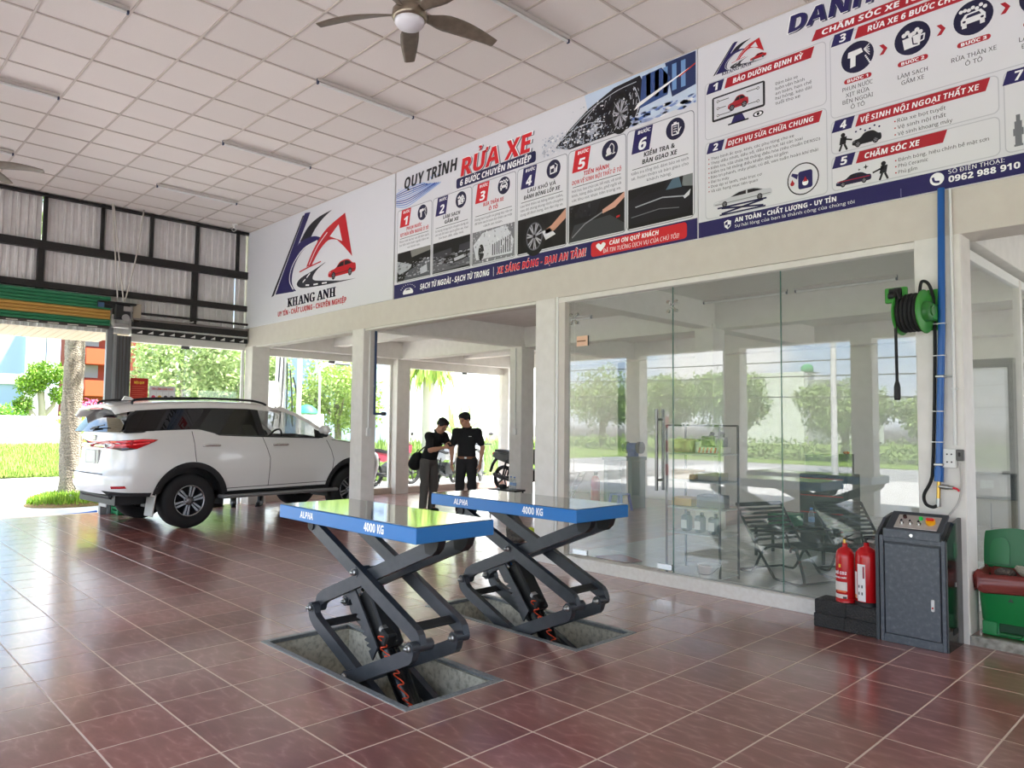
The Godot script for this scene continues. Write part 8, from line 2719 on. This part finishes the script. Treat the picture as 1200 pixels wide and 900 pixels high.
	solo("crumpled_paper", mb().ell(Vector3(-1.20, 0.50, -6.14), Vector3(0.09, 0.035, 0.05), 9, Basis(Vector3.BACK, -0.5)), textured(noise(0.2, 3, 85), [rgb(150, 142, 124), rgb(196, 190, 174)], 4.0, 0.9, 2.0, 128), "crumpled beige paper sticking out of the bin", "paper")
	solo("crumpled_bag", mb().ell(Vector3(-1.33, 0.49, -6.13), Vector3(0.07, 0.035, 0.06), 9), textured(noise(0.2, 3, 86), [rgb(70, 60, 54), rgb(120, 106, 96)], 4.0, 0.6, 2.0, 128), "dark crumpled bag lying in the bin behind the liner edge", "rubbish")

func lounge_chair(label: String, pos: Vector3, turn: float) -> void:
	var t := thing("folding_chair", label, "chair", pos, turn, "black folding chairs behind the glass")
	t.scale = Vector3(1.1, 0.82, 1)
	for z in [-0.29, 0.29]:
		put("side_frame", mb().tube(spline([Vector3(-0.42, 0.82, z), Vector3(-0.2, 0.42, z), Vector3(0.02, 0.08, z), Vector3(0.08, 0.03, z), Vector3(0.34, 0.03, z), Vector3(0.38, 0.1, z), Vector3(0.30, 0.40, z)], 5), 0.013, 7), M.black, t)
		put("leg_frame", mb().tube(spline([Vector3(0.30, 0.40, z * 0.94), Vector3(-0.05, 0.36, z * 0.94), Vector3(-0.2, 0.1, z * 0.94), Vector3(-0.26, 0.03, z * 0.94), Vector3(-0.4, 0.03, z * 0.94)], 5), 0.013, 7), M.black, t)
		put("armrest", mb().box(Vector3(0.02, 0.56, z * 1.06), Vector3(0.46, 0.025, 0.045), 0.008, Basis(Vector3.BACK, 0.1)), M.black, t)
		put("arm_strut", mb().tube([Vector3(0.2, 0.57, z * 1.04), Vector3(0.24, 0.36, z)], 0.010, 6), M.black, t)
	for x in [[0.34, 0.03], [-0.4, 0.03], [-0.42, 0.82]]:
		put("cross_tube", mb().cyl(Vector3(x[0], x[1], -0.29), Vector3(x[0], x[1], 0.29), 0.013, 7), M.black, t)
	for k in 9:
		put("back_slat", mb().box(Vector3(-0.40 + 0.026 * k, 0.80 - 0.047 * k, 0), Vector3(0.008, 0.03, 0.56), 0.003, Basis(Vector3.BACK, 0.5)), M.black, t)
	for k in 8:
		put("seat_slat", mb().box(Vector3(-0.13 + 0.055 * k, 0.37 + 0.004 * k, 0), Vector3(0.036, 0.008, 0.56), 0.003), M.black, t)

func office_things() -> void:
	lounge_chair("black slatted folding chair just behind the middle of the glass front", Vector3(-3.25, 0.05, -6.95), -0.35)
	lounge_chair("black slatted folding chair behind the glass above the extinguishers", Vector3(-2.75, 0.05, -7.55), -0.5)
	# shelf with stores
	var t := thing("display_shelf", "wire framed glass shelf unit standing behind the door handle", "shelf", Vector3(-3.86, 0.05, -6.32))
	for x in [-0.29, 0.29]:
		for z in [-0.17, 0.17]:
			put("upright", mb().box(Vector3(x, 0.73, z), Vector3(0.018, 1.46, 0.018), 0.002), M.steel_grey, t)
	for y in [0.04, 0.42, 0.66, 0.92, 1.18]:
		put("shelf", mb().box(Vector3(0, y, 0), Vector3(0.58, 0.012, 0.34), 0.002), mat(rgb(190, 194, 192), 0.3), t)
	for z in [-0.17, 0.17]:
		put("top_rail", mb().box(Vector3(0, 1.455, z), Vector3(0.58, 0.016, 0.016), 0.002), M.black, t)
	var stuff := [["carton", -0.15, 0.932, 0.26, 0.09, 0.2, rgb(206, 168, 96), "tan carton on the shelf behind the glass, left of the same tier", "box"], ["carton", 0.12, 0.932, 0.22, 0.075, 0.2, rgb(170, 160, 140), "dull brown carton on the shelf behind the glass, beside the tan one", "box"], ["carton", -0.17, 0.672, 0.22, 0.08, 0.2, rgb(214, 170, 84), "ochre carton on the middle shelf behind the glass", "box"], ["tool_case", 0.12, 0.672, 0.24, 0.12, 0.2, rgb(92, 96, 100), "grey tool case on the middle shelf behind the glass", "case"], ["basket", -0.17, 1.192, 0.2, 0.13, 0.2, rgb(150, 110, 84), "brown basket on the top tier of the glass shelf", "basket"], ["white_jar", -0.03, 1.192, 0.06, 0.11, 0.06, rgb(216, 216, 210), "white jar on the top tier of the glass shelf", "jar"], ["striped_box", 0.13, 1.192, 0.26, 0.06, 0.2, rgb(216, 214, 206), "white box with red stripes on the top tier of the shelf", "box"], ["black_tool", 0.1, 1.255, 0.14, 0.1, 0.12, rgb(30, 32, 34), "black power tool lying on the striped box", "tool"], ["silver_tool", 0.21, 1.255, 0.09, 0.09, 0.1, rgb(170, 170, 168), "silver tool lying on the striped box", "tool"]]
	for s in stuff:
		var b := mb().box(Vector3(0, s[4] / 2, 0), Vector3(s[3], s[4], s[5]), 0.008)
		var o := thing(s[0], s[7], s[8], Vector3(-3.86 + s[1], 0.05 + s[2], -6.32))
		put("body", b, mat(s[6], 0.6), o)
		if s[0] == "striped_box":
			for k in 6:
				put("red_stripe", mb().at(Vector3(-0.11 + 0.042 * k, 0.004, 0.1005)).ext(V2([0, 0, 0.02, 0, 0.034, 0.05, 0.014, 0.05]), 0, 0.001), M.red, o)
		elif s[0] in ["black_tool", "silver_tool"]:
			put("grip", mb().cyl(Vector3(-0.02, 0.05, 0.0), Vector3(0.03, 0.13, 0.02), 0.022, 8), mat(s[6], 0.5), o)
		elif s[0] == "white_jar":
			put("cap", mb().cyl(Vector3(0, 0.11, 0), Vector3(0, 0.135, 0), 0.024, 10), M.black, o)
		else:
			put("flap", mb().box(Vector3(0, s[4] + 0.002, 0), Vector3(s[3] * 0.96, 0.004, s[5] * 0.4), 0.001), mat((s[6] as Color).lightened(0.15), 0.6), o)
	for k in 3:
		var o := thing("oil_can", ["grey plastic oil can on the lower shelf, leftmost of three", "grey plastic oil can on the lower shelf, middle of three", "grey plastic oil can on the lower shelf, rightmost of three"][k], "can", Vector3(-4.02 + 0.15 * k, 0.476, -6.30), 0, "oil cans on the lower shelf")
		put("body", mb().box(Vector3(0, 0.08, 0), Vector3(0.09, 0.16, 0.1), 0.02), mat(rgb(112, 122, 128), 0.4), o)
		put("cap", mb().cyl(Vector3(0.02, 0.155, 0), Vector3(0.02, 0.19, 0), 0.018, 10), M.black, o)
		put("label", mb().box(Vector3(0, 0.07, 0.051), Vector3(0.06, 0.08, 0.003)), M.white, o)
	t = thing("bucket", "small white plastic bucket on the office floor behind the glass", "bucket", Vector3(-3.62, 0.055, -6.04))
	put("pail", mb().lathe([Vector2(0, 0), Vector2(0.075, 0), Vector2(0.1, 0.17), Vector2(0.106, 0.172), Vector2(0.106, 0.182), Vector2(0.094, 0.18), Vector2(0.07, 0.01), Vector2(0, 0.01)], 20), M.white, t)
	put("bail_handle", mb().tube(spline([Vector3(-0.1, 0.17, 0), Vector3(-0.06, 0.11, 0.09), Vector3(0.06, 0.11, 0.09), Vector3(0.1, 0.17, 0)]), 0.004, 5), M.zinc, t)
	# black drawer cabinet and things round it
	t = thing("tool_cabinet", "black tool cabinet with thin red drawer edges inside the glass room", "cabinet", Vector3(-3.70, 0.05, -8.9))
	put("carcass", mb().box(Vector3(0, 0.45, 0), Vector3(0.54, 0.9, 0.45), 0.01), M.black, t)
	for k in 4:
		var d := put("drawer", mb().box(Vector3(0, 0.16 + 0.2 * k, 0.23), Vector3(0.5, 0.185, 0.02), 0.005), mat(rgb(30, 31, 34), 0.35), t)
		put("red_edge", mb().box(Vector3(0, 0.25 + 0.2 * k, 0.241), Vector3(0.5, 0.01, 0.006)), M.red, d)
	put("side_tower", mb().box(Vector3(0.24, 0.62, 0.1), Vector3(0.1, 1.05, 0.2), 0.006), M.black, t)
	put("red_knob", mb().ell(Vector3(0.24, 1.16, 0.1), Vector3(0.04, 0.02, 0.03), 10), M.red, t)
	t = thing("grey_case", "light grey chest standing on the black tool cabinet", "chest", Vector3(-3.76, 0.952, -8.92))
	put("body", mb().box(Vector3(0, 0.11, 0), Vector3(0.36, 0.22, 0.3), 0.01), mat(rgb(170, 174, 172), 0.5), t)
	put("lid", mb().box(Vector3(0, 0.215, 0), Vector3(0.37, 0.02, 0.31), 0.006), mat(rgb(186, 190, 188), 0.5), t)
	t = thing("low_table", "low dark table in the glass room under the green box", "table", Vector3(-3.72, 0.05, -8.05))
	put("top", mb().box(Vector3(0, 0.33, 0), Vector3(0.85, 0.03, 0.5), 0.006), mat(rgb(40, 44, 44), 0.3), t)
	for x in [-0.38, 0.38]:
		for z in [-0.2, 0.2]:
			put("leg", mb().box(Vector3(x, 0.16, z), Vector3(0.03, 0.32, 0.03), 0.003), M.black, t)
	t = thing("green_box", "dark green box on the low table behind the glass", "box", Vector3(-3.85, 0.397, -8.05))
	put("body", mb().box(Vector3(0, 0.06, 0), Vector3(0.3, 0.12, 0.26), 0.01), mat(rgb(20, 104, 66), 0.4), t)
	put("lid", mb().box(Vector3(0, 0.125, 0), Vector3(0.31, 0.014, 0.27), 0.005), mat(rgb(26, 120, 76), 0.4), t)
	bottle("clear water bottle on the low table beside the green box", Vector3(-3.52, 0.397, -7.98))
	# bench with grinder at the back
	t = thing("workbench", "grey green steel workbench at the back seen left through the glass", "bench", Vector3(-8.42, 0.0, -11.1))
	var gm := mat(rgb(96, 116, 112), 0.5)
	put("top", mb().box(Vector3(0, 0.9, 0), Vector3(0.66, 0.07, 0.5), 0.006), gm, t)
	for x in [-0.28, 0.28]:
		put("leg", mb().box(Vector3(x, 0.43, 0), Vector3(0.09, 0.86, 0.42), 0.006), gm, t)
	t = thing("bench_grinder", "blue bench grinder with dark wheels on the steel workbench", "grinder", Vector3(-8.22, 0.936, -11.1))
	put("motor", mb().cyl(Vector3(-0.1, 0.17, 0), Vector3(0.1, 0.17, 0), 0.085, 16), mat(rgb(40, 84, 150), 0.4), t)
	for x in [-0.16, 0.16]:
		put("wheel_guard", mb().cyl(Vector3(x - 0.03, 0.17, 0), Vector3(x + 0.03, 0.17, 0), 0.11, 18), M.steel_grey, t)
	put("pedestal", mb().box(Vector3(0, 0.05, 0), Vector3(0.16, 0.1, 0.14), 0.01), mat(rgb(40, 84, 150), 0.4), t)
	t = thing("fire_extinguisher", "fire extinguisher on the floor beside the far workbench", "extinguisher", Vector3(-8.95, 0.0, -10.9))
	put("cylinder", mb().lathe([Vector2(0, 0), Vector2(0.085, 0), Vector2(0.09, 0.02), Vector2(0.09, 0.46), Vector2(0.05, 0.54), Vector2(0.02, 0.56), Vector2(0, 0.56)], 20), M.red, t)
	put("valve", mb().box(Vector3(0.01, 0.6, 0), Vector3(0.09, 0.07, 0.03), 0.008), M.black, t)
	t = thing("blue_stool", "blue plastic stool in front of the far workbench", "stool", Vector3(-8.1, 0.0, -10.55))
	put("seat", mb().box(Vector3(0, 0.29, 0), Vector3(0.27, 0.03, 0.27), 0.01), mat(rgb(40, 70, 170), 0.4), t)
	for s in [[-1, -1], [1, -1], [-1, 1], [1, 1]]:
		put("leg", mb().tube([Vector3(0.11 * s[0], 0.285, 0.11 * s[1]), Vector3(0.15 * s[0], 0.0, 0.15 * s[1])], 0.025, 6), mat(rgb(40, 70, 170), 0.4), t)
	t = thing("step_ladder", "short white step ladder leaning at the back left of the glass room", "ladder", Vector3(-9.2, 0.0, -10.6), 0.3)
	for z in [-0.15, 0.15]:
		put("stile", mb().tube([Vector3(-0.2, 0.0, z), Vector3(0.15, 0.62, z)], 0.018, 6), M.white, t)
	for k in 4:
		put("rung", mb().cyl(Vector3(-0.13 + 0.08 * k, 0.12 + 0.142 * k, -0.15), Vector3(-0.13 + 0.08 * k, 0.12 + 0.142 * k, 0.15), 0.014, 6), M.white, t)
	solo("floor_mat", mb().ext(V2([0, 0, 0.42, 0, 0.42, 0.34, 0.0, 0.34]), 0, 0.012).at(Vector3.ZERO), mat(rgb(140, 66, 70), 0.8), "dull red mat lying on the office floor behind the glass door", "mat").transform = Transform3D(Basis(Vector3(0.92, 0, 0.39), Vector3(0.39, 0, -0.92), Vector3(0, 1, 0)), Vector3(-5.22, 0.053, -6.36))
	t = thing("sideboard", "beige low cupboard behind the side glass of the passage", "cupboard", Vector3(-2.15, 0.05, -9.6))
	put("carcass", mb().box(Vector3(0, 0.34, 0), Vector3(0.9, 0.68, 0.45), 0.01), mat(rgb(170, 158, 136), 0.6), t)
	put("door_gap", mb().box(Vector3(0, 0.34, 0.226), Vector3(0.008, 0.62, 0.004)), M.black, t)
	t = thing("audio_unit", "black box with a small screen on the beige cupboard, behind the side glass", "box", Vector3(-2.15, 0.732, -9.6))
	put("case", mb().box(Vector3(0, 0.14, 0), Vector3(0.62, 0.28, 0.3), 0.01), mat(rgb(34, 36, 38), 0.4), t)
	put("display", mb().box(Vector3(-0.05, 0.16, 0.152), Vector3(0.12, 0.09, 0.006)), mat(rgb(96, 104, 104), 0.3), t)
	t = thing("panel_sticker", "small orange and white sticker high on the left of the glass door", "sticker", Vector3(-5.08, 2.395, W - 0.047))
	put("paper", mb().box(Vector3.ZERO, Vector3(0.155, 0.11, 0.003), 0.001), mat(rgb(232, 190, 160), 0.5), t)
	put("dark_edge", mb().box(Vector3(0.085, 0, 0), Vector3(0.016, 0.11, 0.004), 0.001), M.black, t)
	put("printed_line", mb().box(Vector3(-0.01, 0.0, 0.002), Vector3(0.12, 0.012, 0.001)), mat(rgb(120, 70, 50), 0.5), t)

func bottle(label: String, p: Vector3, group := "") -> void:
	var t := thing("water_bottle", label, "bottle", p, 0, group)
	put("body", mb().lathe([Vector2(0, 0), Vector2(0.03, 0), Vector2(0.034, 0.01), Vector2(0.031, 0.07), Vector2(0.034, 0.13), Vector2(0.03, 0.165), Vector2(0.013, 0.2), Vector2(0.013, 0.21), Vector2(0, 0.21)], 16), glass(rgb(200, 220, 230), 0.25), t)
	put("cap", mb().cyl(Vector3(0, 0.208, 0), Vector3(0, 0.228, 0), 0.015, 10), mat(rgb(70, 120, 200), 0.4), t)
	put("label", mb().lathe([Vector2(0.0335, 0.075), Vector2(0.0335, 0.125)], 16), mat(rgb(150, 180, 220), 0.5), t)

func small_things() -> void:
	var t := thing("trolley_stand", "low black steel trolley frame in front of the porch pillar", "trolley", Vector3(-9.35, 0, -8.95), 0.1)
	put("top", mb().box(Vector3(0, 0.36, 0), Vector3(0.62, 0.03, 0.3), 0.006), M.black, t)
	put("rail", mb().box(Vector3(0, 0.30, 0.14), Vector3(0.66, 0.03, 0.03), 0.006), M.black, t)
	for x in [-0.27, 0.27]:
		for z in [-0.12, 0.12]:
			put("leg", mb().cyl(Vector3(x, 0.05, z), Vector3(x, 0.36, z), 0.014, 8), M.black, t)
			put("castor", mb().cyl(Vector3(x - 0.012, 0.03, z), Vector3(x + 0.012, 0.03, z), 0.03, 12), M.rubber, t)
	put("post", mb().box(Vector3(-0.08, 0.415, 0), Vector3(0.1, 0.08, 0.1), 0.01), M.black, t)
	bottle("clear water bottle on the black trolley, left of the two", Vector3(-9.24, 0.376, -8.95), "bottles on the trolley")
	bottle("clear water bottle on the black trolley, right of the two", Vector3(-9.12, 0.376, -8.92), "bottles on the trolley")
	var s := textured(noise(0.05, 4, 88), [rgb(66, 62, 58), rgb(112, 106, 100)], 2.0, 0.95, 2.0, 256)
	t = thing("cloth_sack", "slumped grey cloth sack on the floor behind the farther lift", "sack", Vector3(-6.85, 0, -6.72))
	var b := mb()
	nets(b, [["e", Vector3(0, 0.14, 0), Vector3(0.13, 0.15, 0.11), Basis()], ["e", Vector3(0.06, 0.05, 0.03), Vector3(0.14, 0.06, 0.12), Basis()], [Vector3(-0.02, 0.24, 0), Vector3(-0.05, 0.4, 0.02), 0.08, 0.06]], 0.014, 0.04)
	put("cloth", b, s, t)
	put("tie", mb().tube([Vector3(-0.1, 0.33, 0.06), Vector3(-0.04, 0.34, 0.09), Vector3(0.03, 0.33, 0.06)], 0.008, 5), M.black, t)
	t = thing("snack_bag", "small yellow green printed packet beside the grey sack", "packet", Vector3(-6.60, 0.012, -6.76), 0.6)
	put("packet", mb().box(Vector3(0, 0.09, 0), Vector3(0.12, 0.18, 0.04), 0.02, Basis(Vector3.BACK, -0.35)), mat(rgb(196, 206, 60), 0.4), t)
	put("print_patch", mb().box(Vector3(0.0, 0.09, 0.021), Vector3(0.05, 0.07, 0.003), 0.001, Basis(Vector3.BACK, -0.35)), mat(rgb(206, 70, 40), 0.4), t)
	# crate and hose by the door post
	t = thing("crate", "green plastic crate on the floor by the grey door post", "crate", Vector3(-12.92, 0.003, -3.84))
	var gm := mat(rgb(20, 118, 70), 0.45)
	for z in [-0.14, 0.14]:
		for y in [0.04, 0.1, 0.16]:
			put("side_bar", mb().box(Vector3(0, y, z), Vector3(0.3, 0.035, 0.014), 0.004), gm, t)
	for x in [-0.15, 0.15]:
		for y in [0.04, 0.1, 0.16]:
			put("end_bar", mb().box(Vector3(x, y, 0), Vector3(0.014, 0.035, 0.28), 0.004), gm, t)
		for z in [-0.14, 0.14]:
			put("corner_post", mb().box(Vector3(x, 0.095, z), Vector3(0.03, 0.19, 0.03), 0.005), gm, t)
	put("base", mb().box(Vector3(0, 0.012, 0), Vector3(0.29, 0.02, 0.27), 0.003), gm, t)
	solo("garden_hose", mb().tube(spline([Vector3(-13.55, -0.033, -3.0), Vector3(-13.62, -0.03, -3.25), Vector3(-13.6, -0.02, -3.45), Vector3(-13.62, -0.005, -3.62)], 8), 0.018, 8), mat(rgb(36, 110, 210), 0.4), "short blue hose lying on the threshold left of the green crate", "hose")
	for k in 3:
		t = thing("boot", ["black boot on the floor under the car, just right of the rear wheel", "black boot on the floor under the car, middle of the three", "black boot on the floor under the car, farthest right"][k], "boot", [Vector3(-13.0, 0.003, -5.42), Vector3(-12.9, 0.003, -5.62), Vector3(-12.75, 0.003, -6.05)][k], [0.4, 1.2, 0.9][k], "black boots seen under the car")
		b = mb()
		nets(b, [[Vector3(0, 0.05, 0), Vector3(0, 0.04, 0.16), 0.048, 0.04], [Vector3(0, 0.05, 0), Vector3(0, 0.2, -0.02), 0.05, 0.055]], 0.012, 0.03)
		put("upper", b, M.black, t)
		put("sole", mb().box(Vector3(0, 0.008, 0.07), Vector3(0.085, 0.016, 0.28), 0.006), M.rubber, t)
